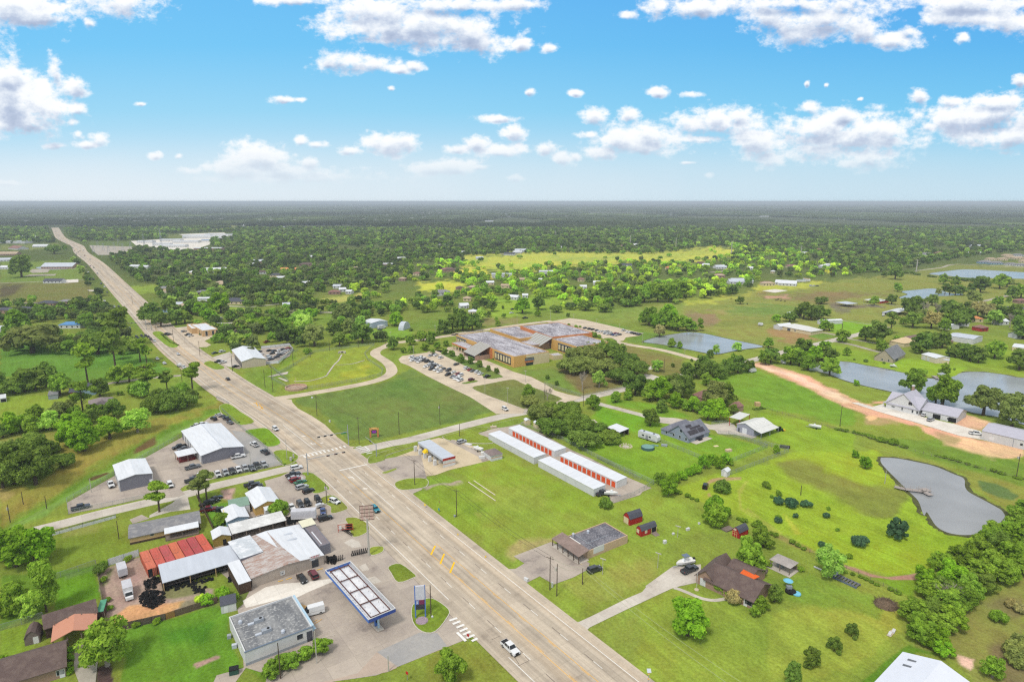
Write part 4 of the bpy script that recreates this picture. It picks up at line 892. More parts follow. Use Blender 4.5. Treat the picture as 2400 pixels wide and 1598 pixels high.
# used car lot
row('G 1125,1025,Pd 1132,1052,Ss 1150,1072,Ur 1190,1092,Se 1205,1138,Us 1265,1175,Jk','in the line of cars facing the corner verge','vehicles on the used car lot','G 1080,1050 1200,1015')
row('G 1190,1298,Ud 1258,1285,Jk 1352,1255,Jk 1112,1320,Sw','beside the white box trailer','vehicles on the used car lot','G 1160,1260 1205,1330'); row('G 1398,1360,Sb','tucked between trailer and verge','vehicles on the used car lot','G 1395,1340 1400,1390')
row('G 1505,1270,Uw','on the worn corner of the grass verge','vehicles on the used car lot','G 1460,1255 1555,1290'); row('G 1420,1425,Uk','behind the tire shop by the driveway','vehicles on the used car lot','G 1355,1440 1490,1405')
row('G 745,1115,Pd 790,1130,Jk 770,1140,Sk','on the grass by the side road above the yellow gabled shop','vehicles on the used car lot','G 700,1140 860,1110'); row('G 390,1270,Sk 415,1240,Sk 340,1290,Pk','under the pines behind the blue cottage','vehicles on the used car lot','G 350,1290 440,1255'); row('G 475,1350,Jk 350,1345,Pm','beside the blue cottage','vehicles on the used car lot','G 430,1350 500,1340')
# tire shop
row('B 815,605,Sk','parked at the tire shop wall beside the maroon minivan','cars at the tire shop','B 790,570 845,640'); row('B 920,570,Mm','parked at the tire shop wall','cars at the tire shop','B 945,610 890,530')
row('B 915,915,Vw','parked before the flat-roofed store','cars at the gas station','B 1000,900 820,950')
# east side
row('C 1545,522,Ud','parked on the dirt beside the store with the porch','cars on the east side','C 1490,545 1605,505'); row('D 455,525,Pd','parked at the brown-roofed house below the boat','cars on the east side','D 395,555 525,500')
row('H 713,722,Us','parked on the far edge of the car wash lot','cars on the east side','H 675,735 755,710'); row('H 2010,1195,Pd','parked at the end of the storage units','cars on the east side','H 1960,1210 2060,1185'); row('I 992,1130,Jk','parked on the field track','cars on the east side','I 985,1160 1005,1100')
row('J 1440,475,Uw 1495,520,Us','in the forecourt of the white gabled house','cars at the white gabled house','J 1405,490 1475,465'); row('J 1915,648,Pw','on the white drive beside the long metal barn','cars at the white gabled house','J 1870,645 1955,655')
row('M 905,372,Pk','on the grass behind the school','cars near the school','M 860,380 965,370',False)
# school parking
SP='the school parking lot'
row('M 85,712,Sw 130,735,Uw 35,715,Ss 70,705,Sk','in the row under the school trees','cars in the school lot','M 80,750 180,715',False)
row('M 8,768,Sk 40,785,Ug 65,795,Sw 85,803,Ss 118,815,Sw 150,838,Sg 200,850,Ud 245,870,Sw 60,812,Sk 20,808,Uw 45,838,Ud 85,845,Sw 118,862,Ww'.replace(',Ww',',Uw')+' 195,890,Uk 240,908,Sg 285,890,Ur 310,897,Uw 255,910,Ss 270,925,Sw 290,930,Uw 308,942,Uw -60,735,Uw -90,750,Sd -30,750,Uw -70,770,Sk -110,745,Ss -140,735,Uw -130,760,Sw','in the long middle row of the school lot','cars in the school lot','M 170,870 70,905',False)
row('L 1835,940,Sw 1870,935,Ss 1900,945,Uw 1870,955,Us 1890,968,Uw 1930,955,Sk 1960,965,Uk 1975,1005,Uw 2010,995,Sd 1950,1010,Sw','at the upper end of the school lot','cars in the school lot','L 1850,985 1800,1010',False)
row('M 272,795,Sd 365,832,Uw 400,845,Sr 425,855,Sg 465,868,Uw 495,882,Sw 555,910,Pk 410,938,Um','in the front row of the school lot','cars in the school lot','M 340,850 440,815',False)
row('M 1455,463,Sd 1495,470,Sk 1525,475,Sk 1565,485,Sd 1585,495,Sw 1610,495,Sw 1640,500,Uw 1665,495,Ss 1690,505,Sw 1700,520,Sg 1665,518,Uw 1640,512,Ss 1735,512,Sr 1755,520,Ur 1720,525,Sb 1775,522,Sg 1745,528,Ss 1808,487,Pw 1845,500,Sw 1870,503,Sw 1890,507,Sd 1910,512,Sk 1935,518,Sk 1955,520,Su','in the rear school lot by the pond','cars in the rear school lot','M 1500,490 1580,470',False)
# far garage and bank
row('L 15,888,Sd 82,875,Uw 50,968,Pk 85,975,Pw 205,1010,Sk 515,865,Sk 560,868,Sd 610,860,Sw 640,855,Sd 665,870,Sw 690,860,Ss 545,890,Sk 600,885,Sw 630,895,Ss 510,920,Uw 520,938,Uw 530,945,Sd 580,925,Sd 610,905,Sd 650,880,Uw 690,845,Sr 400,880,Pb 440,900,Sw 420,875,Sd','around the garage with the bays','cars at the garage','L 20,880 110,860',False)
row('K 1690,1240,Us 1530,1265,Pk 1555,1268,Sk 1730,1270,Pd 1752,1280,Uw 2018,1295,Sd 2095,1285,Sw 2115,1280,Sw 2150,1275,Sk 2180,1270,Sw','around the tan bank building','cars at the bank','K 1500,1270 1580,1255',False)
row('L 490,788,Pr','parked on the grass behind the bank','cars at the bank','L 470,795 520,780',False); row('K 1365,1045,Uw 975,1225,Uw 2030,1120,Uw','parked beside the highway houses','cars by the far houses','K 1340,1050 1390,1040',False)
row('M 790,290,Sk 780,325,Sw L 1560,655,Uw 1530,670,Sg 1545,660,Pw','parked in the yards behind the school','cars by the far houses','M 750,330 820,320',False)
row('N 1570,272,Uw 1600,272,Sw 1630,272,Sd 760,105,Uk 1020,262,Sw','parked at the far pasture houses','cars by the far houses','N 1540,280 1600,275',False)
# box trucks in the tire yard
M_wt=mt('white_box_panel',A(226,226,228),var=.08); M_wt2=mt('grey_box_roof',A(200,200,206),var=.1)
def box_truck(s,hd,label,cab='van'):
    p=G(s,.8)[0]; t=thing('box_truck',label,'truck',(p.x,p.y,.14),hdg(hd),'box trucks in the tire yard')
    MB().box(-3.4,1.3,-1.15,1.15,.95,3.1).obj('cargo_box',[M_wt],t); MB().box(-3.42,1.32,-1.17,1.17,3.1,3.16).obj('roof',[M_wt2],t); MB().box(-3.3,2.9,-.5,.5,.55,.9).obj('frame',[M_trim],t)
    c=MB().xprism([(1.4,.5),(1.4,2.1),(2.0,2.15),(2.6,1.35),(3.3,1.2),(3.4,.5)],-.95,.95).obj('cab',[M_wt],t); MB().frus((2.05,2.72,-.9,.9),(1.95,2.15,-.8,.8),1.38,2.08).obj('windscreen',[M_glass],t)
    MB().box(-3.42,-3.4,-1.05,1.05,1.0,3.0).obj('rear_door',[M_wt2],t)
    for x in (-2.2,2.3):
        for s_ in (1,-1): MB().tube((x,s_*.75,.42),(x,s_*1.05,.42),.42,n=10).obj('wheel',[M_tyre],t)
    return t
box_truck('A 1122,545','A 1140,600 1100,470','white box truck by the corrugated fence, four tyres on its tail')
box_truck('A 1180,745','A 1160,660 1200,820','white box truck nose down beside the tyre heap')
# semi trailer
def trailer():
    a,b=G('G 1110,1400 1335,1385',2.2); c=(a+b)/2; t=thing('box_trailer','long white box trailer beside the used cars','trailer',(c.x,c.y,.1),math.atan2(b.y-a.y,b.x-a.x)); L=(b-a).length/2
    MB().box(-L,L,-1.25,1.25,1.1,3.9).obj('cargo_box',[M_wt],t); MB().box(-L+.1,L-.1,-1.26,-1.252,1.5,3.6).obj('side_panel',[M_wt2],t); MB().box(-L,L,-1.3,1.3,3.9,3.95).obj('roof',[M_wt2],t)
    for x in (-L+1,-L+2.2):
        for s_ in (1,-1): MB().tube((x,s_*.8,.5),(x,s_*1.2,.5),.5,n=10).obj('wheel',[M_tyre],t)
    MB().box(L-2.2,L-2,-.9,-.7,0,1.1).obj('landing_leg',[M_trim],t); MB().box(L-2.2,L-2,.7,.9,0,1.1).obj('landing_leg',[M_trim],t)
trailer()
def rack_trailer():
    p=G('F 1645,22',1)[0]; t=thing('rack_trailer','white rack trailer towed on the highway','trailer',(p.x,p.y,.17),DH)
    MB().box(-3,3,-1.1,1.1,.7,.85).obj('deck',[M_rim],t); MB().box(-3,-1,-1,1,.9,2.2).obj('load',[M_wt],t)
    f=MB(); 
    for x in (-2.9,0,2.9):
        for s_ in (1,-1): f.box(x-.05,x+.05,s_*1.05-.05,s_*1.05+.05,.85,2.4)
    f.box(-2.95,2.95,-1.1,-1,2.3,2.4).box(-2.95,2.95,1,1.1,2.3,2.4); f.obj('rack',[M_wt],t)
    for x in (-.6,.5):
        for s_ in (1,-1): MB().tube((x,s_*.9,.4),(x,s_*1.15,.4),.4,n=10).obj('wheel',[M_tyre],t)
rack_trailer()
# ================================================================ buildings
def hh(s):
    a,b=q(s); k=lambda Y:(lambda y:(cP+y*sP)/(sP-y*cP))((CY-Y)/F)
    return H*(1-k(b[1])/k(a[1]))
BOX={}
def frame3(s,z):
    a,b,c=[np.array(v)[:2] for v in G(s,z)]
    x=(b-a); L=np.linalg.norm(x); x/=L; y=np.array((-x[1],x[0])); W=float((c-b)@y)
    if W<0: raise ValueError('order '+s)
    return a,math.atan2(x[1],x[0]),float(L),W
M_ww=mt('white_wall',A(216,216,216),var=.06,scale=.6,streak=(1,1,.3)); M_gw=mt('grey_metal_wall',A(126,126,136),var=.05); M_wr=mt('white_metal_roof',A(222,225,230),rough=.5,var=.08,scale=.9,streak=(1,.12,1))
M_gr=mt('light_grey_roof',A(196,202,212),rough=.5,var=.07,streak=(1,.1,1)); M_tanw=mt('tan_wall',A(204,172,126),var=.08); M_brick=mt('brick_wall',A(170,140,122),var=.12,scale=2); M_shg=blotch('grey_shingle',A(128,128,132),A(150,148,148),scale=.5)
M_shb=blotch('brown_shingle',A(100,84,80),A(112,96,90),scale=.6); M_shk=mt('dark_shingle',A(84,86,96),var=.1,scale=2); M_crm=mt('cream_wall',A(222,206,166),var=.07); M_orw=mt('orange_wall',A(218,172,100),var=.06,scale=1); M_ord=mt('dark_orange_wall',A(210,132,80),var=.06)
M_win=mt('window_glass',lin(46,54,64),rough=.15,var=0,spec=.6); M_wfr=mt('window_frame',A(230,228,222),var=0); M_dark=mt('dark_opening',lin(34,34,36),var=.1); M_door=mt('white_door',A(234,234,236),var=.03); M_orange=mt('orange_door',A(226,92,44),var=.04,rough=.5); M_redp=mt('red_paint',A(176,52,40),var=.08)
M_wood=mt('weathered_wood',A(136,122,112),var=.2,scale=2); M_woodd=mt('dark_wood',A(84,66,54),var=.2,scale=2); M_steel=mt('galvanised_steel',A(158,164,172),var=.06,rough=.5); M_rustb=mt('rust_brown_steel',A(96,56,48),var=.15,scale=2)
M_fsch=blotch('streaked_school_roof',A(128,122,128),A(182,178,184),.40,.60,scale=.16,streak=(.3,1.2,1),c3=A(226,226,230))
M_fstore=blotch('stained_flat_roof',A(116,118,122),A(146,147,148),.38,.62,scale=.25,streak=(1.6,.3,1),c3=A(176,176,174))
M_fdark=blotch('dark_flat_roof',A(96,96,104),A(128,126,132),.38,.62,scale=.3,c3=A(158,156,160))
M_rusty=blotch('rusty_roof',A(196,190,186),A(172,150,140),.40,.60,scale=.35,streak=(1,3,1),c3=A(150,104,82))
def wall_open(t,L,W,opens):
    for o in opens:
        face,u,w,z0,z1,kind=o[:6]; FL=L if face in 'fb' else W
        if w>FL-.4: w=FL-.4
        u=min(max(u,w/2+.15),FL-w/2-.15); mat={'w':M_win,'d':M_door,'o':M_orange,'k':M_dark,'r':M_wr,'s':M_ww,'y':M_crm,'g':M_shk,'m':M_redp}[o[6] if len(o)>6 else {'window':'w','door':'d','roll_door':'r','opening':'k'}[kind]]
        e=.05
        def bx(p,e,mat,nm,par):
            a,b=u-w/2-p,u+w/2+p; c,d=z0-p,z1+p
            if z0<.06: c=z0
            if face=='f': m=MB().box(a,b,-e,.0,c,d)
            elif face=='b': m=MB().box(a,b,W,W+e,c,d)
            elif face=='l': m=MB().box(-e,0,a,b,c,d)
            else: m=MB().box(L,L+e,a,b,c,d)
            return m.obj(nm,[mat],par)
        main=bx(0,e,mat,kind,t)
        if kind=='window': bx(.1,.03,M_wfr,'frame',main)
def gable_roof(L,W,h,rise,ov,ridge,mat,t,th=.16,name='roof'):
    m=MB()
    if ridge=='y':
        k=rise/(L/2); e=ov; pr=[(-e,h-e*k),(L/2,h+rise),(L+e,h-e*k),(L+e,h-e*k+th),(L/2,h+rise+th),(-e,h-e*k+th)]
        m.xprism(pr,-ov,W+ov)
    else:
        k=rise/(W/2); e=ov; pr=[(-e,h-e*k),(W/2,h+rise),(W+e,h-e*k),(W+e,h-e*k+th),(W/2,h+rise+th),(-e,h-e*k+th)]
        m.yprism(pr,-ov,L+ov)
    return m.obj(name,[mat],t)
def bld(name,label,cat,s,h,roof='gable',rise=1.5,ridge='x',wall=None,rm=None,ov=.4,opens=(),group=None,base=False,par=None,z0=0.0,rname='roof',parap=.5):
    a,ang,L,W=frame3(s,0 if base else h)
    wall=wall or M_ww; rm=rm or M_wr
    t=par or thing(name,label,cat,(a[0],a[1],0),ang,group)
    if par is not None:   # local frame of the parent
        M_=Matrix.Translation(par.location)@Matrix.Rotation(par.rotation_euler.z,4,'Z'); l=M_.inverted()@Vector((a[0],a[1],0))
        e=bpy.data.objects.new(rname,None)
        off=(l.x,l.y,0); rz=ang-par.rotation_euler.z
        def fix(o): o.location=off; o.rotation_euler=(0,0,rz); return o
    else:
        def fix(o): return o
    if roof=='gable':
        w=MB()
        if ridge=='y': w.xprism([(0,z0),(L,z0),(L,h),(L/2,h+rise-.02),(0,h)],0,W)
        else: w.yprism([(0,z0),(W,z0),(W,h),(W/2,h+rise-.02),(0,h)],0,L)
        if wall!='none': fix(w.obj('wall',[wall],t))
        fix(gable_roof(L,W,h,rise,ov,ridge,rm,t))
    elif roof=='hip':
        fix(MB().box(0,L,0,W,z0,h).obj('wall',[wall],t))
        i=min(L,W)*.5-.02; m=MB().frus((-ov,L+ov,-ov,W+ov),(i,max(L-i,i+.05),i,max(W-i,i+.05)),h,h+rise); fix(m.obj('roof',[rm],t))
    elif roof=='shed':
        m=MB().add([(-ov,-ov,h),(L+ov,-ov,h),(L+ov,W+ov,h+rise),(-ov,W+ov,h+rise),(-ov,-ov,h+.12),(L+ov,-ov,h+.12),(L+ov,W+ov,h+rise+.12),(-ov,W+ov,h+rise+.12)],[(0,3,2,1),(4,5,6,7),(0,1,5,4),(1,2,6,5),(2,3,7,6),(3,0,4,7)])
        if wall!='none': fix(MB().yprism([(0,z0),(W,z0),(W,h+rise-.03),(0,h-.03)],0,L).obj('wall',[wall],t))
        fix(m.obj('roof',[rm],t))
    elif roof=='flat':
        w=MB().box(0,L,0,W,z0,h-parap)
        for b in ((0,L,0,.25),(0,L,W-.25,W),(0,.25,.25,W-.25),(L-.25,L,.25,W-.25)): w.box(*b,h-parap,h)
        fix(w.obj('wall',[wall],t)); fix(MB().box(.25,L-.25,.25,W-.25,h-parap,h-parap+.06).obj('roof',[rm],t))
    elif roof=='gambrel':
        f=lambda D:[(-.12,h-.1),(D*.22,h+rise*.68),(D/2,h+rise),(D*.78,h+rise*.68),(D+.12,h-.1)]
        D=L if ridge=='y' else W; p=f(D); outer=[(x,z+.1) for x,z in p][::-1]; w=[(0,z0),(0,h)]+[(x,z-.03) for x,z in p[1:4]]+[(D,h),(D,z0)]
        if ridge=='y': fix(MB().xprism(w,0,W).obj('wall',[wall],t)); fix(MB().xprism(p+outer,-.15,W+.15).obj('roof',[rm],t))
        else: fix(MB().yprism(w,0,L).obj('wall',[wall],t)); fix(MB().yprism(p+outer,-.15,L+.15).obj('roof',[rm],t))
    if opens:
        if par is None: wall_open(t,L,W,opens)
        else:
            before=set(t.children); wall_open(t,L,W,opens)
            for o in set(t.children)-before: fix(o)
    t['dims']=(L,W) if par is None else t.get('dims',(L,W))
    if par is None: del t['dims']
    t_dims[t.name]=(L,W)
    return t
t_dims={}
def posts(t,pts,h,r=.1,mat=None,name='post',z0=0):
    for x,y in pts: MB().box(x-r,x+r,y-r,y+r,z0,h).obj(name,[mat or M_ww],t)
# ---- the big white-roofed shop and its neighbours
hS=hh('G 285,850 290,930'); t=bld('metal_shop','big white-roofed metal shop with a grey gable end','metal shop','F 1850,853 2237,768 2020,558',hS,'gable',1.5,'y',M_gw,M_wr,.3,
   [('l',3+i*4.9,3.2,0.1,3.6,'roll_door','s') for i in range(7)])
L_,W_=t_dims[t.name]; MB().box(L_/2-.15,L_/2+.15,-.35,W_+.35,hS+1.60,hS+1.72).obj('ridge_cap',[M_gr],t)
for x in (0,L_): MB().box(x-.08,x+.08,-.06,.0,0,hS).obj('corner_trim',[M_ww],t)
t=bld('small_metal_shop','smaller grey metal shop with white roof by the ditch','metal shop','F 1092,1082 1397,1015 1320,882',hh('F 1092,1082 1098,1185'),'gable',1.0,'y',M_gw,M_wr,.25,[('f',11.2,1.0,.05,2.3,'door'),('l',5,4.2,.05,4.2,'roll_door','s'),('l',12,4.2,.05,4.2,'roll_door','s')])
for x in (0,t_dims[t.name][0]): MB().box(x-.1,x+.1,-.08,.0,0,5).obj('corner_trim',[M_ww],t)
def openshed(name,label,s,h,rise,rm,back=None,group=None,npost=4,cat='shed',pm=None,content=None,ridge=None,backm=None):
    a,ang,L,W=frame3(s,h); t=thing(name,label,cat,(a[0],a[1],0),ang,group)
    if ridge: gable_roof(L,W,h,rise,.2,ridge,rm,t)
    else: MB().add([(0,0,h),(L,0,h),(L,W,h+rise),(0,W,h+rise),(0,0,h+.12),(L,0,h+.12),(L,W,h+rise+.12),(0,W,h+rise+.12)],[(0,3,2,1),(4,5,6,7),(0,1,5,4),(1,2,6,5),(2,3,7,6),(3,0,4,7)]).obj('roof',[rm],t)
    for i in range(npost):
        x=.2+(L-.4)*i/(npost-1)
        MB().box(x-.1,x+.1,.1,.3,0,h).obj('post',[pm or M_wood],t)
        if not back: MB().box(x-.1,x+.1,W-.3,W-.1,0,h+rise-.01).obj('post',[pm or M_wood],t)
    if back: MB().box(0,L,W-.15,W-.02,0,h+rise-.02).box(0,.12,.4,W-.15,0,h-.02).box(L-.12,L,.4,W-.15,0,h-.02).obj('wall',[backm or M_woodd],t)
    t_dims[t.name]=(L,W); return t
t=openshed('lean_to','white-roofed lean-to full of red gear beside the big shop','F 1635,868 1812,828 1790,785',3.0,.5,M_wr,npost=3)
L_,W_=t_dims[t.name]; MB().box(.6,L_-.5,.8,W_-.5,0,1.0).obj('gear',[mt('red_gear',A(120,44,44),var=.5,scale=3)],t)
# ---- manufactured home
t=bld('manufactured_home','long tan manufactured home with grey shingle roof','house','A 1190,237 1840,100 1818,-8',hh('A 1190,237 1198,300'),'gable',1.1,'x',M_tanw,M_shg,.35,
  [('f',6.3,1.0,1.6,2.6,'window'),('f',10.6,1.2,1.7,2.5,'window'),('f',17,.8,1.6,2.7,'window'),('f',23,.9,.6,2.7,'opening'),('f',28,1,1.6,2.6,'window')])
L_,W_=t_dims[t.name]; MB().box(-.04,L_+.04,-.04,0,0,.7).obj('skirting',[M_woodd],t)
MB().add([(L_-10.5,-3.2,2.6),(L_-.5,-3.2,2.6),(L_-.5,-.1,3.2),(L_-10.5,-.1,3.2),(L_-10.5,-3.2,2.7),(L_-.5,-3.2,2.7),(L_-.5,-.1,3.3),(L_-10.5,-.1,3.3)],[(0,3,2,1),(4,5,6,7),(0,1,5,4),(1,2,6,5),(2,3,7,6),(3,0,4,7)]).obj('porch_roof',[M_wr],t)
posts(t,[(L_-10.3,-3),(L_-5.5,-3),(L_-.7,-3)],2.6,.07,M_wood); MB().box(L_-10.4,L_-.6,-3.1,-.1,0,.5).obj('porch_deck',[M_wood],t)
# ---- containers
P=[gp(*a[:2],2.59) for a in q('A 1282,372 1835,207')]; Fr=[gp(*a[:2],2.59) for a in q('A 1370,495 1895,335')]
b0=gp(*q('A 1368,497')[0],2.59); dirx=(P[1]-P[0]); dirx.z=0; step=dirx.length/6.55; dirx.normalize(); diry=Vector((-dirx.y,dirx.x,0)); ang=math.atan2(dirx.y,dirx.x)
cols=[(206,112,84),(198,92,76),(186,84,82),(206,110,76),(184,76,72),(176,74,76),(204,92,70)]
desc=['leftmost, orange-faded','second, brick red','third, dull crimson','fourth, orange-rust','fifth, deep red','sixth, purplish red','rightmost, bright brick red']
def corr(name,c):
    m=bpy.data.materials.new(name); m.use_nodes=True; tt=NT(m.node_tree); g=tt.n('ShaderNodeTexCoord').outputs['Object']
    n1=tt.n('ShaderNodeTexNoise',{'Vector':tt.v('MULTIPLY',g,(2,.2,1)),'Scale':1.2,'Detail':5}).outputs[0]; n2=tt.n('ShaderNodeTexNoise',{'Vector':g,'Scale':.9,'Detail':5}).outputs[0]
    cc=tt.mix(tt.map(n2,.54,.68,0,.7,True),c,A(150,86,66)); cc=tt.n('ShaderNodeVectorMath',{0:cc,3:tt.map(n1,.3,.7,.84,1.14)},operation='SCALE').outputs[0]
    p=tt.n('ShaderNodeBsdfPrincipled',{'Base Color':cc,'Roughness':.6}); tt.n('ShaderNodeOutputMaterial',{0:p.outputs[0]}); return m
for i in range(7):
    o=P[0]+dirx*(step*i); mm=corr('container_paint',A(*cols[i])); t=thing('shipping_container','%s of the seven shipping containers behind the long shed'%desc[i],'shipping container',(o.x-diry.x*12.2,o.y-diry.y*12.2,.12),ang,'shipping containers in the tire yard')
    w=2.38; m=MB(); m.box(0,w,0.06,12.15,0,2.55)
    for k in range(40):
        y=.2+k*.3; m.box(-.03,0,y,y+.15,.15,2.45); m.box(w,w+.03,y,y+.15,.15,2.45)
    m.obj('body',[mm],t); r=MB().box(0,w,0,12.2,2.55,2.59)
    for k in range(30): r.box(.1,w-.1,.2+k*.4,.4+k*.4,2.59,2.605)
    r.obj('roof',[mm],t)
    for x,nm in ((.08,'d'),(w/2+.01,'e')):
        dd=MB().box(x,x+w/2-.1,0,.06,.1,2.5).obj('door',[mm if (i+(nm=='e'))%3 else M_dark],t)
        b=MB(); [b.box(x+u,x+u+.04,-.04,0,.15,2.45) for u in (.3,.75)]; b.obj('locking_bar',[M_rim],dd)
# ---- long open shed and the tire shop
hL=2.9; t=openshed('long_shed','long open-fronted shed with pale blue-grey roof beside the containers','A 1495,655 2215,445 2150,320',hL,1.0,M_gr,True,npost=4,pm=M_tanw)
L_,W_=t_dims[t.name]; m=MB()
for z in (.9,1.7): m.box(.3,L_-.3,1.5,3.2,z,z+.06)
for x in np.arange(.4,L_,4): m.box(x,x+.08,1.5,1.58,0,2.4)
m.obj('rack',[M_wood],t)
t_longshed=t
hT=hh('B 352,607 357,695'); t=bld('tire_shop','sprawling tan tire shop under a rust-streaked metal roof','shop','B 352,607 1012,397 785,118',hT,'gable',.9,'y',mt('tan_grey_wall',A(176,164,152),var=.08),M_rusty,.25,
   [('f',8.5,1.2,1.2,2.2,'window'),('f',17.5,1.1,2.6,3.2,'window','d'),('r',4,1.2,.05,2.3,'door')])
L_,W_=t_dims[t.name]; k=.9/(L_/2)
zr=lambda x:hT+.9-abs(x-L_/2)*k+.185
def rpan(x0,x1,xa,xb,y0,y1,nm='new_roof_panel'):
    MB().add([(x0,y0,zr(x0)),(x1,y0,zr(x1)),(xb,y1,zr(xb)),(xa,y1,zr(xa))],[(0,1,2,3)]).obj(nm,[M_wr],t)
rpan(L_*.66,L_+.25,L_*.56,L_+.25,-.25,W_*.45); rpan(L_*.56,L_+.25,L_*.5,L_+.25,W_*.45,W_+.25); rpan(L_*.50,L_*.5,L_*.34,L_*.5,W_*.45,W_+.25)
for (x,y) in ((L_*.72,W_*.60),(L_*.71,W_*.78)): MB().box(x-2.2,x+2.2,y-.45,y+.45,hT+.2,hT+.2+.55).obj('skylight',[M_gr],t)
# lettering on the wall: house number and a sign
MB().box(8.0,9.1,-.09,-.055,1.0,2.1).obj('notice',[M_ww],t); MB().box(L_-4.2,L_-1.0,-.1,-.04,2.9,4.0).obj('shop_sign',[M_ww],t); MB().box(L_-3.6,L_-1.6,-.1,-.03,.1,2.5).obj('shop_window',[M_win],t)
def text(s,size,mat,parent,loc,rot,name='lettering',ext=.01):
    c=bpy.data.curves.new(name,'FONT'); c.body=s; c.size=size; c.extrude=ext; c.align_x='CENTER'; c.align_y='CENTER'; c.materials.append(mat)
    tmp=bpy.data.objects.new('tmp',c); me=bpy.data.meshes.new_from_object(tmp); bpy.data.objects.remove(tmp); me.materials.clear(); me.materials.append(mat)
    o=bpy.data.objects.new(name,me); COL.objects.link(o); o.parent=parent; o.location=loc; o.rotation_euler=rot; return o
M_redl=mt('red_lettering',A(200,40,40),var=0)
text('TIRES',1.0,M_redl,t,(L_-2.6,-.12,3.45),(R(90),0,0)); text('81',.8,M_trim,t,(8.55,-.11,1.55),(R(90),0,0))
t2=bld('tire_shop_annex','boxy annex with patched silver roof joining shed and tire shop','shop','B 250,430 455,362 372,205',hT+.9,'shed',.15,wall=M_gw,rm=blotch('patched_roof',A(196,202,208),A(228,230,234),scale=.3),ov=.1)
t2=bld('white_lean_to','low white-roofed lean-to at the tire shop corner','shed','B 235,665 345,628 255,455',3.2,'shed',.8,wall=M_woodd,rm=M_wr,ov=.1)
t2=bld('shop_office','grey-roofed office end of the tire shop facing the highway','shop','B 978,312 1075,282 942,110',3.4,'flat',wall=M_gw,rm=mt('mauve_roof',A(132,124,128),var=.08),parap=.1)
L_,W_=t_dims[t2.name]; MB().box(.8,L_-2.2,1,W_*.72,3.36,3.42).obj('white_panel',[M_wr],t2)
bld('shop_store_room','cream-roofed store room behind the tire shop office','shop','B 822,142 942,108 900,62',3.6,'shed',.3,wall=M_gw,rm=mt('cream_roof',A(226,222,196),var=.06),ov=.1)
openshed('tire_shed','open tyre shed with white and one red roof sheet','B 172,205 672,75 620,5',2.9,.6,blotch('white_old_roof',A(206,206,204),A(228,228,226),scale=.3),True,npost=5)
bld('yellow_hut','small mustard hut with white gable roof among the tyres','shed','A 1962,250 2122,212 2098,140',2.8,'gable',1.0,'y',mt('mustard_wall',A(160,140,70),var=.1),M_wr,.2,[('f',3.2,1.0,.05,2.0,'opening')])
bld('yellow_gabled_shop','yellow-walled shop with white gable roof beside the used cars','shop','G 775,1335 1003,1278 905,1148',hh('G 775,1335 785,1405'),'gable',1.5,'y',mt('yellow_wall',A(216,178,104),var=.06),M_wr,.3,[('l',5,1,.05,2.2,'door')])
bld('white_lean_to','white-roofed lean-to at the foot of the yellow gabled shop','shed','G 870,1360 1048,1312 1030,1292',2.4,'shed',.5,wall=M_ww,rm=M_wr,ov=.1)
M_blw=mt('pale_blue_wall',A(150,178,198),var=.08); t=bld('blue_cottage','pale blue cottage with green and white roof sheets','house','G 520,1460 715,1412 665,1300',2.6,'gable',.9,'y',M_blw,M_wr,.3,[('f',3,.9,1,1.9,'window'),('f',6,.9,1,1.9,'window')])
bld('green_roof_shed','green-roofed shed behind the pale blue cottage','shed','G 545,1340 725,1302 658,1250',3.0,'shed',.6,wall=M_ww,rm=mt('green_roof',A(130,158,140),var=.08),ov=.1)
bld('cream_roof_shed','little cream-roofed shed at the cottage corner','shed','G 508,1425 570,1410 538,1350',2.5,'shed',.3,wall=M_blw,rm=mt('cream_roof2',A(224,210,160),var=.05),ov=.1)
# ---- store with the stained flat roof
hG=hh('B 290,1290 305,1415'); t=bld('gas_station_store','white store with dark stained flat roof beside the gas canopy','store','B 290,1290 912,1055 700,770',hG,'flat',wall=M_ww,rm=M_fstore,parap=.55,opens=[('f',16.5,1.4,.05,2.9,'opening','g'),('f',12.8,1.4,1.7,3.0,'window'),('r',3,2.2,.1,2.6,'window'),('r',8,3,.1,2.6,'window'),('l',5,1,.05,2.2,'door')])
L_,W_=t_dims[t.name]; M_slate=mt('slate_coping',A(108,122,140),var=.05); M_pblue=mt('pale_blue_fascia',A(176,204,222),var=.04)
MB().box(-.1,L_+.1,-.1,.3,hG,hG+.12).obj('coping',[M_slate],t); MB().box(L_,L_+.5,.3,W_-.6,hG-1.4,hG+.25).obj('fascia',[M_pblue],t); MB().box(L_-.02,L_+.9,.2,W_,2.7,2.85).obj('awning',[M_pblue],t)
MB().box(-.05,L_+.05,-.05,0,0,.8).obj('plinth',[M_steel],t)
for (u,v,a,b) in ((.30,.62,2.2,1.2),(.33,.30,2.2,1.2)):
    x,y=L_*u,W_*v; un=MB().box(x,x+a,y,y+b,hG-.5,hG+.35).obj('rooftop_unit',[M_steel],t); MB().lathe([(.35,hG+.35),(.35,hG+.45)],10,(x+a*.7,y+b/2)).obj('fan',[M_dark],un); MB().box(x-1.6,x-.1,y+.1,y+.8,hG-.45,hG-.1).obj('duct',[M_gr],un)
for (u,v,r) in ((.6,.17,.5),(.12,.78,.5)): MB().lathe([(r,hG-.5),(r,hG+.1),(r*.6,hG+.3)],10,(L_*u,W_*v)).obj('roof_vent',[M_gr],t)
for v in (.33,.66): MB().box(.3,L_*.45,W_*v,W_*v+.08,hG-.44,hG-.38).obj('roof_seam',[M_wfr],t)
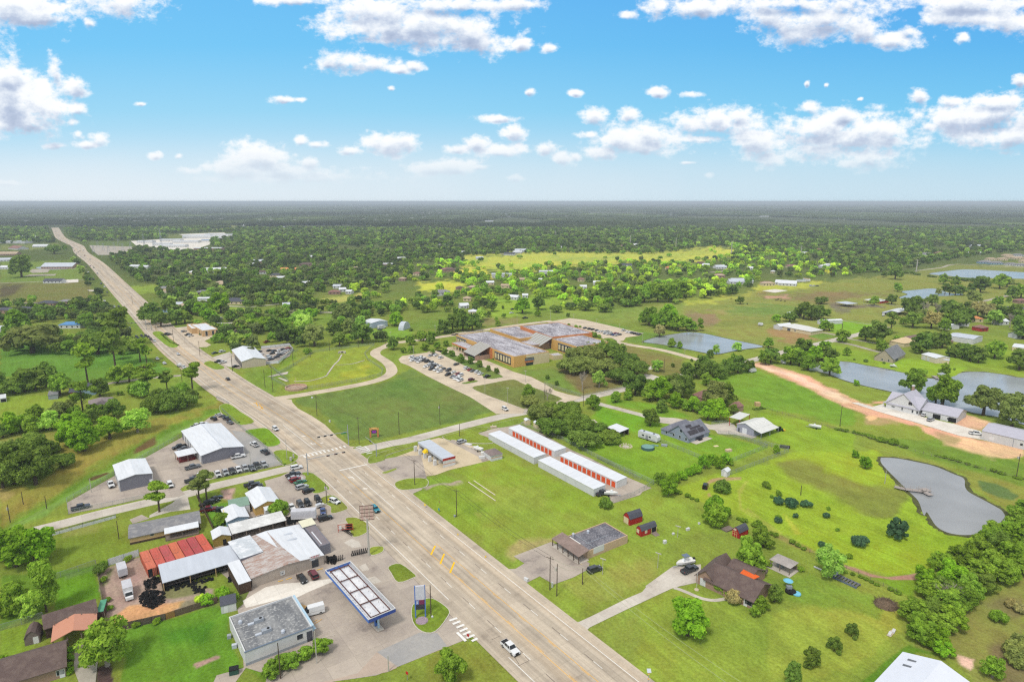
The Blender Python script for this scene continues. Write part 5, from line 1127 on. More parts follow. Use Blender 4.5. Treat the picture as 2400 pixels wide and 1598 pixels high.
# ---- gas canopy
hC=5.7; a,ang,L,W=frame3('B 1425,985 1677,880 1287,437',hC); t=thing('gas_canopy','long gas station canopy with stripped steel top','canopy',(a[0],a[1],0),ang)
M_blue=mt('blue_fascia',A(84,124,198),var=.04); M_navy=mt('navy_fascia',A(60,84,158),var=.04); M_deck=blotch('canopy_deck',A(214,216,222),A(232,233,236),scale=.5)
MB().box(.15,L-.15,.15,W-.15,4.75,4.85).obj('deck',[M_deck],t)
MB().box(0,.12,0,W,4.6,hC-.15).box(0,L,W-.12,W,4.6,hC-.15).obj('fascia',[M_blue],t); MB().box(.12,L,0,.12,4.6,hC-.12).obj('front_fascia',[M_navy],t); MB().box(L-.12,L,.12,W-.12,4.6,hC-.15).obj('side_fascia',[M_ww],t)
MB().box(-.03,.15,-.03,W+.03,hC-.15,hC).box(L-.15,L+.03,-.03,W+.03,hC-.15,hC).box(.15,L-.15,-.03,.15,hC-.15,hC).box(.15,L-.15,W-.15,W+.03,hC-.15,hC).obj('fascia_cap',[M_ww],t)
for x in (1.1,L/2,L-1.1): MB().box(x-.09,x+.09,1,W-1,5.15,5.4).obj('long_beam',[M_rustb],t)
for i in range(5): y=1+(W-2)*i/4; MB().box(1.1,L-1.1,y-.1,y+.1,5.1,5.32).obj('cross_beam',[M_rustb],t)
m=MB()
for i in range(38):
    y=.6+(W-1.2)*i/37; m.tube((L-.15,y,5.5),(L-1.0,y,4.9),.035,n=4)
    if i%2==0: m.tube((.15,y,5.4),(.9,y,4.95),.035,n=4)
for y in np.arange(.5,6,.8): pass
m.box(L-1.05,L-.98,.5,W-.5,5.0,5.06).box(L-.6,L-.54,.5,W-.5,5.25,5.3); m.obj('bracket',[M_steel],t)
m=MB()
for i in range(5): m.tube((1+i*(L-2)/4,W-.15,5.5),(1+i*(L-2)/4,W-1.4,4.9),.05,n=4)
for x in (L*.25,L*.75):
    for y in np.arange(3,W-2,3.0): m.tube((x,y,4.85),(x,y,5.25),.04,n=4)
m.obj('hanger',[M_rustb],t)
for y in (2.5,10.5,18.5,26.5):
    if y>W-1: continue
    p=MB().box(L/2-.2,L/2+.2,y-.2,y+.2,.1,4.75).obj('column',[M_pblue],t); MB().box(L/2-.9,L/2+.9,y-1.3,y+2.6,.1,.28).obj('pump_island',[M_kerb],t)
    g=MB().box(L/2-.45,L/2+.45,y+.9,y+1.5,.28,2.3).obj('fuel_pump',[M_blue if y<5 else M_ww],t); MB().box(L/2-.3,L/2+.3,y+.86,y+.9,1.2,2.0).obj('screen',[M_win],g)
# ---- storage units
SB=[('H 960,652 1378,872 1478,838','H 1378,872 1380,915','long white storage building, upper one next to the mown field',0,0,0),('H 1145,598 1568,812 1668,782','H 1568,812 1568,860','white storage building with eleven orange doors, the upper one',11,.085,.95),
    ('H 1418,895 1928,1162 2040,1128','H 1928,1162 1928,1213','long white storage building, lower one next to the mown field',0,0,0),('H 1617,848 2138,1090 2240,1060','H 2138,1090 2138,1145','white storage building with twelve orange doors, the lower one',12,.0,.99)]
for s,hs_,lab,nd,u0,u1 in SB:
    h=2.9; a,ang,L,W=frame3(s,h); op=[]
    if nd:
        for i in range(nd): op.append(('f',L*(u0+(u1-u0)*(i+.5)/nd),L*(u1-u0)/nd*.74,.06,2.35,'roll_door','o'))
    t=bld('storage_building',lab,'storage units',s,h,'shed',.25,wall=M_ww,rm=M_wr,ov=.08,opens=op,group='self storage buildings')
    L,W=t_dims[t.name]
    if nd:
        n=0
    MB().box(-.1,L+.1,-.12,-.085,h-.12,h+.1).obj('gutter',[M_wfr],t)
# ---- car wash
hW=3.9; a,ang,L,W=frame3('H 310,726 540,884 645,850',hW); t=thing('car_wash','self-service car wash with open bays and a red-banded end wall','car wash',(a[0],a[1],0),ang)
MB().box(0,L,0,W,hW-.9,hW).obj('roof',[M_gr],t)
for i in range(6):
    x=(L-.3)*i/5; MB().box(x,x+.3,.6,W-.3,0,hW-.9).obj('bay_wall',[M_ww],t)
    if i<5: MB().box(x+.1,x+1.1,-2.1,-.9,.1,2.4).obj('vacuum_cabinet',[M_ww],t); MB().box(x+.9,x+1.5,2.5,3.1,0,2.0).obj('wash_boom',[M_steel],t)
MB().box(L,L+.05,-.1,W+.1,hW-1.0,hW+.05).obj('red_band',[M_redp],t); MB().box(L+.01,L+.06,0,W,0,hW-1.0).obj('end_wall',[M_ww],t); MB().box(L+.06,L+.08,0,W,1.3,1.6).obj('stripe',[mt('peach_stripe',A(214,150,110),var=0)],t)
MB().frus((L*.35,L*.45,-2.0,-.2),(L*.36,L*.44,-.9,-.3),2.4,3.6).obj('yellow_tarp',[mt('yellow_tarp',A(240,204,20),var=.1)],t)
t=bld('pump_house','small white hut with brown hip roof behind the car wash','hut','H 985,855 1087,832 1022,784',2.5,'hip',1.1,'y',M_ww,blotch('brown_grey_shingle',A(128,114,112),A(140,124,120)),.3); L,W=t_dims[t.name]; MB().box(-.03,L+.03,-.03,0,1.3,1.55).obj('stripe',[MATS['peach_stripe']],t)
# ---- store with the porch
hP=hh('C 1480,358 1495,432'); t=bld('porch_store','tan store with dark flat roof and a long front porch','store','C 1480,358 1850,212 1632,92',hP,'flat',wall=mt('tan_stucco',A(204,176,146),var=.05),rm=M_fdark,parap=.3,opens=[('l',W0,1.6,.1,2.4,'window') for W0 in (3,6.5,14,18)]+[('l',10.5,1.2,.05,2.2,'door','g'),('f',4.6,4.2,1.0,2.9,'window','s')])
L,W=t_dims[t.name]; M_pr=blotch('porch_shingle',A(136,118,110),A(150,130,122)); MB().add([(-4.4,-1,2.6),(-.1,-1,3.5),(-.1,W+1.5,3.5),(-4.4,W+1.5,2.6),(-4.4,-1,2.75),(-.1,-1,3.65),(-.1,W+1.5,3.65),(-4.4,W+1.5,2.75)],[(0,3,2,1),(4,5,6,7),(0,1,5,4),(1,2,6,5),(2,3,7,6),(3,0,4,7)]).obj('porch_roof',[M_pr],t)
for y in np.linspace(-.8,W+1.3,6): MB().box(-4.2,-4.0,y-.09,y+.09,.1,2.65).obj('post',[M_woodd],t)
MB().box(-4.3,0,-.9,W+1.4,0.02,.18).obj('porch_floor',[M_conc],t)
fm=M_woodd; fc=MB().box(-.2,-.02,-.2,W*.3,hP-.1,hP+.35).box(-.2,-.02,W*.3,W*.78,hP-.1,hP+.9).box(-.2,-.02,W*.78,W+.2,hP-.1,hP+.35).obj('false_front',[fm],t)
MB().box(-.25,.03,-.25,W*.3,hP+.35,hP+.47).box(-.25,.03,W*.3,W*.78,hP+.9,hP+1.02).box(-.25,.03,W*.78,W+.25,hP+.35,hP+.47).obj('white_trim',[M_wfr],fc)
MB().box(L*.2,L*.2+.15,W*.1,W*.9,hP-.2,hP-.1).box(L*.15,L*.7,W*.35,W*.35+.15,hP-.2,hP-.1).obj('roof_pipe',[M_steel],t); MB().lathe([(.35,hP-.3),(.35,hP+.5),(.5,hP+.6),(.2,hP+.9)],10,(L*.45,W*.8)).obj('roof_vent',[M_gr],t); MB().lathe([(.35,hP-.3),(.35,hP+.5),(.5,hP+.6),(.2,hP+.9)],10,(L*.15,W*.92)).obj('roof_vent',[M_gr],t)
# ---- three red sheds
M_shed=mt('barn_red',A(176,44,34),var=.08); M_cr=mt('cream_trim',A(230,206,140),var=.03)
t=bld('barn_shed','tall red barn shed with a yellow roll door','shed','C 1868,125 1982,88 1922,52',2.3,'gambrel',1.9,'x',M_shed,M_shk,base=True,opens=[('l',2.0,2.4,.05,2.3,'roll_door','y')],group='red garden sheds'); 
t=bld('barn_shed','red shed with cream windows, porch and ramp','shed','C 1975,228 2112,180 2050,156',2.1,'gambrel',1.3,'x',M_shed,M_shk,base=True,opens=[('f',2.0,.8,.9,1.8,'window','y'),('f',7.8,.8,.9,1.8,'window','y'),('f',5.2,2.4,.1,2.0,'opening','k'),('l',1.7,.9,.9,1.9,'window','y')],group='red garden sheds')
MB().frus((4.2,6.2,-2.2,0),(4.2,6.2,-.3,0),0,.35).obj('ramp',[M_wood],t); MB().box(4.0,4.1,-.3,-.2,0,2.1).box(6.3,6.4,-.3,-.2,0,2.1).obj('porch_post',[M_cr],t)
t=bld('barn_shed','red barn shed with cream cross doors by the field hedge','shed','D 910,245 992,205 925,175',2.0,'gambrel',1.5,'x',M_shed,M_shk,base=True,opens=[('l',1.7,1.8,.1,1.9,'door','m'),('l',1.7,.8,2.4,2.8,'window','y')],group='red garden sheds')
MB().box(-.07,-.05,.8,2.6,.95,1.05).box(-.07,-.05,1.65,1.75,.1,1.9).box(-.07,-.05,.8,.9,.1,1.9).box(-.07,-.05,2.5,2.6,.1,1.9).box(-.07,-.05,.8,2.6,1.85,1.95).obj('door_trim',[M_cr],t)
# ---- brown-roofed house
t=bld('brick_house','brick house with long dark brown roof and orange tarp','house','D 600,690 1030,893 1178,738',2.7,'gable',2.6,'x',M_brick,M_shb,.6,base=True,opens=[('f',16,2,.8,2.1,'window'),('f',12,1,.05,2.1,'door'),('r',4,1.4,.9,2.1,'window','d'),('f',19.5,1.2,.9,2.1,'window')])
bld('','','','D 515,650 682,722 860,560',2.7,'gable',2.5,'y',M_brick,M_shb,.5,base=True,par=t,opens=[('f',4.2,4.2,.05,2.3,'roll_door','s')])
bld('','','','D 760,640 960,740 1110,590',2.7,'gable',2.3,'x',M_brick,M_shb,.5,base=True,par=t)
L,W=t_dims[t.name]
a_,ang_,Lh,Wh=frame3('D 600,690 1030,893 1178,738',0)
# red gable and the tarp
pt=[gp(*q('D '+s)[0][:2],z) for s,z in (('915,572',4.9),('1040,628',4.9),('1100,600',3.9),('960,526',3.9))]
Mi=(Matrix.Translation(t.location)@Matrix.Rotation(t.rotation_euler.z,4,'Z')).inverted(); pl=[Mi@p for p in pt]; m=MB(); m.add([(p.x,p.y,p.z+.35) for p in pl]+[(p.x,p.y,p.z+.2) for p in pl],[(0,1,2,3),(7,6,5,4),(0,4,5,1),(1,5,6,2),(2,6,7,3),(3,7,4,0)]).obj('orange_tarp',[mt('orange_tarp',A(236,104,36),var=.05)],t)
# ---- garden pavilion
a,ang,L,W=frame3('D 1192,432 1382,517 1470,468',2.6); t=thing('pavilion','open garden pavilion with grey shingle hip roof on a slab','pavilion',(a[0],a[1],0),ang); MB().frus((-.1,L+.1,-.1,W+.1),(W*.45,L-W*.45,W*.45,W*.55),2.6,4.0).obj('roof',[blotch('pale_shingle',A(168,160,156),A(184,176,172))],t)
posts(t,[(.3,.3),(L/2,.3),(L-.3,.3),(.3,W-.3),(L-.3,W-.3)],2.6,.1,M_wood); MB().box(-.5,L+.4,-.6,W+.3,.02,.14).obj('floor',[M_conc],t); MB().box(L*.2,L*.45,W*.4,W*.75,.14,1.0).obj('counter',[M_steel],t); MB().box(0,L,W-.2,W-.1,.14,1.2).obj('rail',[M_wood],t)
# ---- big white roof at the bottom edge
t=bld('metal_barn','big pale metal barn roof with dark skylights, bottom corner','barn','E 760,1810 1500,2240 1960,1640',5.0,'gable',2.2,'y',M_ww,mt('pale_roof',A(222,226,236),rough=.55,var=.03),.2); L,W=t_dims[t.name]
for v in (.80,.90):
    x=L*.30; z=5.0+2.2*(x/(L/2))+.2; zz=5.0+2.2*((x-2.2)/(L/2))+.2
    MB().add([(x-2.6,W*v-.4,zz-.02),(x+.8,W*v-.4,z+.06),(x+.8,W*v+.3,z+.06),(x-2.6,W*v+.3,zz-.02)],[(0,1,2,3)]).obj('skylight',[mt('skylight_pane',A(110,114,120),var=0)],t)
# ---- blue house, workshop
M_bgw=mt('blue_grey_siding',A(150,160,176),var=.05); M_sgs=blotch('slate_shingle',A(116,118,130),A(130,132,142),scale=.6); hB=hh('I 840,690 838,736')
t=bld('blue_grey_house','blue-grey house with a steep slate roof and solar panels','house','I 655,628 840,692 1040,632',hB,'gable',4.4,'y',M_bgw,M_sgs,.5,[('f',3,.9,.9,2.2,'window'),('f',6.5,.9,.9,2.2,'window'),('f',10,.9,.9,2.2,'window'),('r',8,6,.1,2.4,'opening','g'),('f',7,1.4,4,5.2,'window')])
bld('','','','I 588,606 690,640 860,556',hB,'hip',2.6,'x',M_bgw,M_sgs,.5,par=t,opens=[('f',3,.9,.9,2.1,'window')]); L,W=t_dims[t.name]; L,W=frame3('I 655,628 840,692 1040,632',hB)[2:]
k=4.4/(L/2); sp=mt('solar_panel',lin(52,46,52),rough=.3,var=.1,spec=.5)
for (u0,u1,v0,v1) in ((.10,.42,.12,.55),(.10,.42,.58,.86),(.46,.60,.30,.80),(.64,.82,.2,.45)):
    x0=L-(L/2)*u1*1.0; x1=L-(L/2)*u0; f=lambda x:hB+(L-x)*k
    f0,f1=f(x0),f(x1); MB().add([(x0,W*v0,f0+.27),(x1,W*v0,f1+.27),(x1,W*v1,f1+.27),(x0,W*v1,f0+.27),(x0,W*v0,f0+.19),(x1,W*v0,f1+.19),(x1,W*v1,f1+.19),(x0,W*v1,f0+.19)],[(0,1,2,3),(7,6,5,4),(0,4,5,1),(1,5,6,2),(2,6,7,3),(3,7,4,0)]).obj('solar_panel',[sp],t)
MB().box(L-1,L+3.2,W*.1,W*.9,.02,.15).obj('patio',[M_conc],t); MB().box(L+.6,L+1.6,W*.4,W*.55,.15,.9).obj('patio_table',[M_trim],t)
M_lt=mt('light_metal_roof',A(216,216,212),rough=.6,var=.05)
t=bld('workshop','pale metal workshop with red trim and a side canopy','workshop','I 1282,562 1440,612 1580,550',3.6,'gable',1.6,'y',mt('grey_blue_wall',A(160,162,176),var=.05),M_lt,.3,[('f',4.4,2.4,.05,2.8,'roll_door','r'),('f',1.3,.9,.05,2.1,'door','g')]); L,W=t_dims[t.name]
MB().add([(L,-.2,3.5),(L+4,-.2,2.7),(L+4,W,2.7),(L,W,3.5),(L,-.2,3.62),(L+4,-.2,2.82),(L+4,W,2.82),(L,W,3.62)],[(3,2,1,0),(4,5,6,7),(0,1,5,4),(1,2,6,5),(2,3,7,6),(3,0,4,7)]).obj('side_canopy',[M_lt],t); posts(t,[(L+3.8,.1),(L+3.8,W/2),(L+3.8,W-.3)],2.7,.08,M_steel); MB().box(L-.05,L+.08,-.36,-.3,3.5,3.7).box(-.3,.3,-.36,-.3,3.4,3.65).obj('red_trim',[M_redp],t)
for v in (.2,.4,.6,.8):
    x=L*.75; z=3.6+1.6*.5+.21; MB().add([(x-1.3,W*v-.3,z+.43),(x+1.3,W*v-.3,z-.43),(x+1.3,W*v+.3,z-.43),(x-1.3,W*v+.3,z+.43)],[(0,1,2,3)]).obj('skylight',[mt('pale_skylight',A(236,236,232),var=0)],t)
t=openshed('tall_carport','tall flat carport with red trim beside the workshop','I 1213,500 1312,524 1430,482',4.4,.1,M_lt,npost=2,cat='carport',pm=M_redp)
bld('white_shed','small white shed with a wire pen by the field hedge','shed','I 1140,990 1192,1005 1234,985',2.2,'gable',.8,'y',M_ww,M_wr,.15,[('f',1.5,.8,.1,1.8,'door')])
t=bld('hidden_house','reddish brown hip-roofed house among the dark trees','house','I 880,290 960,325 1045,270',3,'hip',3.2,wall=M_brick,rm=blotch('red_brown_shingle',A(140,104,98),A(154,118,108)),ov=.4)
bld('hidden_house','brown-roofed garage behind the quonset hut','house','I 1215,395 1262,412 1300,380',2.8,'hip',2.4,wall=M_brick,rm=MATS['red_brown_shingle'],ov=.3)
def quonset(s,label):
    a,ang,L,W=frame3(s,0); t=thing('quonset_hut',label,'hut',(a[0],a[1],0),ang); pr=[(W/2-W/2*math.cos(math.pi*i/10),W/2*math.sin(math.pi*i/10)) for i in range(11)]
    MB().yprism(pr,0,L).obj('shell',[M_gr],t); MB().box(-.04,0,W*.3,W*.7,.02,W*.35).obj('door',[M_dark],t)
quonset('I 1262,440 1335,438 1330,405','silver quonset hut beside the dark tree belt')
openshed('cattle_shed','white-roofed open shed half hidden by the round trees','I 205,640 293,605 200,560',3.0,.6,M_wr,True,npost=3)
openshed('pale_carport','pale-roofed carport behind the big oaks by the storage units','I -40,610 60,600 60,520',3.0,.3,mt('sand_roof',A(216,206,186),var=.05),npost=3)
bld('garden_hut','cream hut behind the storage fence, further left','shed','H 1303,535 1345,530 1335,512',2.3,'gable',.6,'y',M_crm,M_wr,.1); bld('garden_hut','cream hut under the oaks by the storage fence','shed','H 1402,565 1436,560 1430,535',2.6,'gable',.6,'y',M_crm,M_wr,.1)
# ---- white gabled house by the lake
M_lav=mt('lavender_grey_roof',A(186,184,196),rough=.6,var=.05); hF=hh('J 1385,430 1385,485')
t=bld('white_gabled_house','big white house with steep lavender-grey gables by the lake','house','J 1088,362 1385,432 1485,388',hF,'gable',6.6,'y',M_ww,M_lav,.5,[('f',3.5,1.6,1.4,2.0,'window'),('f',8,.7,1.0,2.4,'window'),('f',13,.8,.9,2.4,'window'),('f',17.5,.8,.9,2.4,'window'),('f',11.5,1.8,4.6,6.2,'window'),('l',4,2,.1,2.4,'door')])
L,W=t_dims[t.name]; m=gable_roof(L,W,hF,4.6,.5,'x',M_lav,t,name='cross_roof'); MB().yprism([(0,hF-.1),(W,hF-.1),(W/2,hF+4.55)],0,L).obj('gable_wall',[M_ww],t)
c=MB().box(L*.45,L*.45+1,W*.8,W*.8+1,hF+3,hF+8.6).obj('chimney',[M_brick],t); MB().box(L*.45-.1,L*.45+1.1,W*.8-.1,W*.8+1.1,hF+8.6,hF+9.3).obj('cap',[M_ww],c)
posts(t,[(-1.6,.3),(-1.6,W*.5),(-1.6,W-.3)],2.6,.12); MB().box(-1.8,0,0,W,2.6,2.75).obj('porch_roof',[M_lav],t)
t=bld('white_garage','white two-door garage with lavender-grey roof beside the gabled house','garage','J 1420,432 1738,500 1790,435',3.2,'gable',2.4,'x',M_ww,M_lav,.4,[('f',6.5,3.4,.05,2.4,'opening'),('f',16.5,3.4,.05,2.4,'opening'),('r',4,.9,3.4,4.3,'window'),('f',11.5,.8,1,2,'window')])
t=bld('long_metal_barn','long white metal barn with grey roof at the lake shore','barn','J 1968,625 2600,772 2690,690',hh('J 1968,622 1955,700'),'gable',1.8,'x',M_ww,M_lav,.2,[('f',4,1.6,.8,2.2,'window','d'),('f',15,1,1.6,2.6,'window'),('f',27,1,1.6,2.6,'window'),('l',5,3.4,.05,3.4,'roll_door','s')])
for x in (12,25,38): MB().box(x-.06,x+.06,-.04,0,0,4).obj('downpipe',[M_slate],t)
# ---- school
hK=7.6; t=bld('school_building','big orange and cream school with stained flat roofs','school','M 270,527 802,727 1165,692',hK,'flat',wall=M_orw,rm=M_fsch,parap=.35)
SL,SW=t_dims[t.name]; sx,sang=frame3('M 270,527 802,727 1165,692',hK)[:2]
def bandwin(par,face,u0,u1,L,W,h,n=6):
    # framed window band: dark frame, pale panels
    def bx(a,b,c,d,e0,e1,mat,nm,p):
        if face=='f': m=MB().box(a,b,-e1,-e0,c,d)
        elif face=='r': m=MB().box(L+e0,L+e1,a,b,c,d)
        elif face=='l': m=MB().box(-e1,-e0,a,b,c,d)
        return m.obj(nm,[mat],p)
    w=bx(u0,u1,1.0,h-1.6,0,.12,M_win,'window',par); bx(u0-.2,u1+.2,h-1.6,h-1.2,0,.2,M_slate,'canopy_band',w)
    for i in range(n): a=u0+(u1-u0)*(i+.18)/n; bx(a,a+(u1-u0)/n*.6,1.8,h-2.2,.12,.2,M_crm,'panel',w)
bandwin(t,'f',.8,SL*.20,SL,SW,hK,6); bandwin(t,'f',SL*.70,SL*.955,SL,SW,hK,6)
MB().box(0,SL*.22,-.02,0,0,1.0).obj('base_course',[M_crm],t)
# cream end and orange slot on the right face
MB().box(SL,SL+.06,SW*.34,SW,0,hK-.5).obj('cream_wall',[M_crm],t); MB().box(SL+.06,SL+.5,SW*.30,SW*.55,3.6,4.4).obj('sun_shade',[M_slate],t); MB().box(SL+.06,SL+.4,SW*.30,SW*.55,4.9,5.4).obj('sun_shade',[M_win],t); MB().box(SL+.06,SL+.3,SW*.30,SW*.54,2.2,3.4).obj('orange_panel',[M_ord],t); MB().box(SL+.06,SL+.2,SW*.33,SW*.53,.1,2.0).obj('glass_doors',[M_win],t)
# recessed entrance with its sloping glass roof and the porch
MB().box(SL*.40,SL*.66,-.9,0,0,hK-.2).obj('entrance_wall',[M_ord],t)
M_gls=mt('slanted_glass_roof',A(176,178,172),rough=.3,var=.04)
def slant(t,x0,x1,y0,y1,za,zb,nm='slanted_roof'):
    m=MB().add([(x0,y0,za),(x1,y0,za),(x1,y1,zb),(x0,y1,zb),(x0,y0,za+.15),(x1,y0,za+.15),(x1,y1,zb+.15),(x0,y1,zb+.15)],[(0,3,2,1),(4,5,6,7),(0,1,5,4),(1,2,6,5),(2,3,7,6),(3,0,4,7)]).obj(nm,[M_gls],t)
    r=MB(); n=6
    for i in range(n+1):
        x=x0+(x1-x0)*i/n; r.add([(x-.12,y0,za+.16),(x+.12,y0,za+.16),(x+.12,y1,zb+.16),(x-.12,y1,zb+.16),(x-.12,y0,za+.32),(x+.12,y0,za+.32),(x+.12,y1,zb+.32),(x-.12,y1,zb+.32)],[(0,3,2,1),(4,5,6,7),(0,1,5,4),(1,2,6,5),(2,3,7,6),(3,0,4,7)])
    r.obj('rib',[M_brick],m)
slant(t,SL*.44,SL*.64,-13,.5,3.2,hK+1.4); [MB().box(u_,u_+.3,-12.8,0,0,3.2).obj('entrance_pier',[M_brick],t) for u_ in (SL*.44,SL*.64-.3)]; MB().box(SL*.44,SL*.64,-9,-8.8,0,4.4).obj('entrance_glass',[M_win],t)
MB().box(SL*.14,SL*.44,-9.5,-.9,4.0,4.7).obj('porch_roof',[M_fsch],t); MB().box(SL*.14-.05,SL*.44,-9.6,-9.5,3.8,4.8).box(SL*.14-.1,SL*.14,-9.6,-.9,3.8,4.8).obj('porch_fascia',[M_ord],t)
for i in range(6): x=SL*.15+(SL*.27)*i/5; MB().box(x-.25,x+.25,-9.2,-8.7,0,4).obj('porch_column',[M_crm],t)
def blk(s,h,wall,rm=M_fsch):
    return bld('','','',s,h,'flat',wall=wall,rm=rm,par=t,parap=.35)
n0=set(t.children); blk('M 1145,563 1380,636 1667,592',hK+.3,M_orw); L2,W2=frame3('M 1145,563 1380,636 1667,592',hK+.3)[2:]
def child_frame(s,h):
    a,ang,L,W=frame3(s,h); l=(Matrix.Translation(t.location)@Matrix.Rotation(t.rotation_euler.z,4,'Z')).inverted()@Vector((a[0],a[1],0)); return (l.x,l.y,0),ang-t.rotation_euler.z,L,W
loc,rz,L2,W2=child_frame('M 1145,563 1380,636 1667,592',hK+.3); n0=set(t.children); bandwin(t,'f',L2*.28,L2*.92,L2,W2,hK,5); MB().box(L2,L2+.06,W2*.0,W2*.78,0,hK-.4).obj('cream_wall',[M_crm],t); MB().box(L2+.06,L2+.4,W2*.45,W2*.72,4.4,5.2).obj('sun_shade',[M_slate],t)
for o in set(t.children)-n0: o.location=loc; o.rotation_euler=(0,0,rz)
blk('M 860,445 1150,548 1478,493',hK+1.2,M_ord); blk('M 583,474 850,562 1110,528',hK-1.2,M_orw)
loc,rz,L2,W2=child_frame('M 900,572 1010,612 1130,590',3.5); n0=set(t.children); slant(t,2,L2+8,-2,9,3.5,8.6,'slanted_roof')
for o in set(t.children)-n0: o.location=loc; o.rotation_euler=(0,0,rz)
blk('M 850,590 960,625 1140,560',4.6,M_brick)
blk('M 1120,700 1165,720 1255,712',3.2,M_crm)
# ---- bank and garage
t=bld('bank_building','tan flat-roofed bank with tall dark windows','bank','K 1858,1234 2003,1217 1895,1160',hh('K 1858,1234 1858,1290'),'flat',wall=mt('bank_tan',A(208,174,128),var=.05),rm=M_wr,opens=[('f',3,1.6,.3,4,'window'),('f',8,1.6,.3,4,'window'),('f',13,1.6,.3,4,'window'),('l',4,1.6,.3,4,'window'),('l',9,1.6,.3,4,'window')]); 
t=bld('bank_wing','higher tan wing at the left of the bank','bank','K 1760,1215 1850,1206 1800,1165',hh('K 1760,1212 1760,1262'),'flat',wall=MATS['bank_tan'],rm=M_wr)
openshed('drive_through_canopy','white drive-through canopy behind the bank','K 2000,1185 2065,1178 1990,1158',4.2,.1,M_wr,npost=3,cat='canopy',pm=M_crm)
t=bld('service_garage','white-roofed service garage with a row of open bays','garage','L 262,970 480,944 342,842',4.6,'gable',1.8,'y',mt('beige_metal',A(206,192,170),var=.05),M_wr,.3,[('l',3+i*4.2,3.0,.05,3.6,'opening','g') for i in range(7)])
bld('metal_building','pale blue-grey metal building behind the curved drive','barn','L 1452,618 1600,598 1535,575',4.6,'gable',1.2,'y',mt('pale_metal_wall',A(176,190,204),var=.04),M_wr,.2)
quonset('L 1700,682 1745,685 1750,655','small white domed shed behind the curved drive')
# ---- houses by the pine trees, left
bld('hip_roof_house','small brick house with grey-brown hip roof left of the shops','house','F 832,420 1046,388 1022,318',2.9,'hip',2.3,wall=M_brick,rm=blotch('taupe_shingle',A(138,126,126),A(150,138,136)),ov=.6,opens=[('f',4,1.2,1,2,'window'),('f',11,1.2,1,2,'window')])
t=bld('ranch_house','dark-roofed ranch house with pale blue gable','house','F 640,272 872,245 842,196',2.8,'gable',1.8,'x',M_redp,M_shk,.5); bld('','','','F 702,268 872,250 810,212',2.8,'gable',1.8,'y',M_blw,M_shk,.4,par=t)
bld('outbuilding','weathered outbuilding left of the dark-roofed ranch house','shed','F 440,300 528,290 500,245',2.6,'gable',1.0,'x',M_steel,M_shg,.2); bld('outbuilding','tiny white shed at the left edge','shed','F 0,330 55,322 52,290',2.2,'shed',.2,wall=M_ww,rm=M_wr,ov=.1,opens=[('f',3,3,.1,1.8,'opening')])
# ---- bottom-left houses
t=bld('brown_barn','long brown shingled roof beside the tire yard fence','house','A 412,1070 890,917 868,803',2.9,'gable',1.9,'x',M_woodd,M_shb,.3)
t=openshed('salmon_carport','open carport with a salmon metal gable roof','A 476,1192 880,1077 868,942',3.1,1.5,mt('salmon_roof',A(204,144,118),rough=.5,var=.03),npost=4,cat='carport',ridge='y')
t=bld('teal_roof_shed','small teal-roofed shed against the yard fence','shed','A 892,922 950,910 940,815',2.5,'shed',.2,wall=M_woodd,rm=mt('teal_roof',A(92,160,130),var=.15),ov=.05)
t=bld('brown_brick_house','brown-roofed brick house in the bottom corner','house','A -420,1720 592,1408 560,1190',2.9,'gable',2.6,'x',M_brick,M_shb,.5,opens=[('f',31,1.5,.9,2.1,'window'),('f',34.5,1.0,.05,2.1,'door')])
bld('round_top_shed','round-topped brown barn shed with white door','shed','A 232,1232 372,1197 350,1118',1.9,'gambrel',1.7,'y',mt('taupe_siding',A(130,118,112),var=.08),M_shb,base=True,opens=[('f',2.3,1.1,.05,1.9,'door')])
bld('white_garden_shed','white shed with dark roof beside the flat-roofed store','shed','A 2030,862 2170,828 2140,752',2.4,'gable',1.1,'x',M_ww,M_shk,.15,[('f',1.2,.9,.1,1.9,'door')])
# ---- farm buildings on the right
bld('farm_house','cream farmhouse with a broad pale hip roof','house','N 1295,642 1570,695 1640,672',3,'hip',2.6,wall=M_crm,rm=M_lt,ov=.5,opens=[('f',8,3,.1,2.2,'opening','g'),('f',14,1.5,1,2,'window')]); bld('farm_garage','white garage at the end of the cream farmhouse','garage','N 1228,635 1285,648 1328,620',3,'gable',1.6,'y',M_ww,M_wr,.2)
bld('white_long_shed','long narrow white shed under the farm trees','shed','N 1630,590 1660,598 1785,570',3.2,'gable',.8,'y',M_ww,M_wr,.2)
openshed('hay_shed','open hay shed with pale roof on the trampled paddock','N 1795,425 1905,445 1945,428',3.2,.3,M_gr,npost=4); openshed('small_hay_shed','little white run-in shed beside the dark farm trees','N 1345,520 1430,532 1450,515',3.2,.3,M_wr,True,npost=3)
openshed('hay_shed','small open shed beside the lone paddock tree','O 570,655 650,668 680,640',3.0,.2,M_wr,npost=3); bld('red_shed','tiny red and white shed behind the paddock tree','shed','O 722,672 755,676 755,650',2.5,'shed',.2,wall=M_redp,rm=M_wr,ov=.1)
openshed('pale_barn','pale open barn beside the dark tree clump','O 820,780 945,795 975,755',3.5,1.0,M_wr,npost=4,ridge='y'); openshed('low_shed','low dark-fronted shed left of the pale open barn','O 768,790 840,800 850,775',2.4,.2,M_gr,True,npost=3)
t=bld('slate_roof_house','stone house with steep slate roof above the lake','house','O 690,1268 895,1300 1085,1245',2.8,'gable',5.6,'y',mt('stone_wall',A(186,172,150),var=.1),blotch('lake_slate',A(122,124,128),A(136,136,140)),.5,[('f',5,1,.9,2,'window'),('f',9,1,.9,2,'window'),('r',8,6,.1,2.4,'opening','g')])
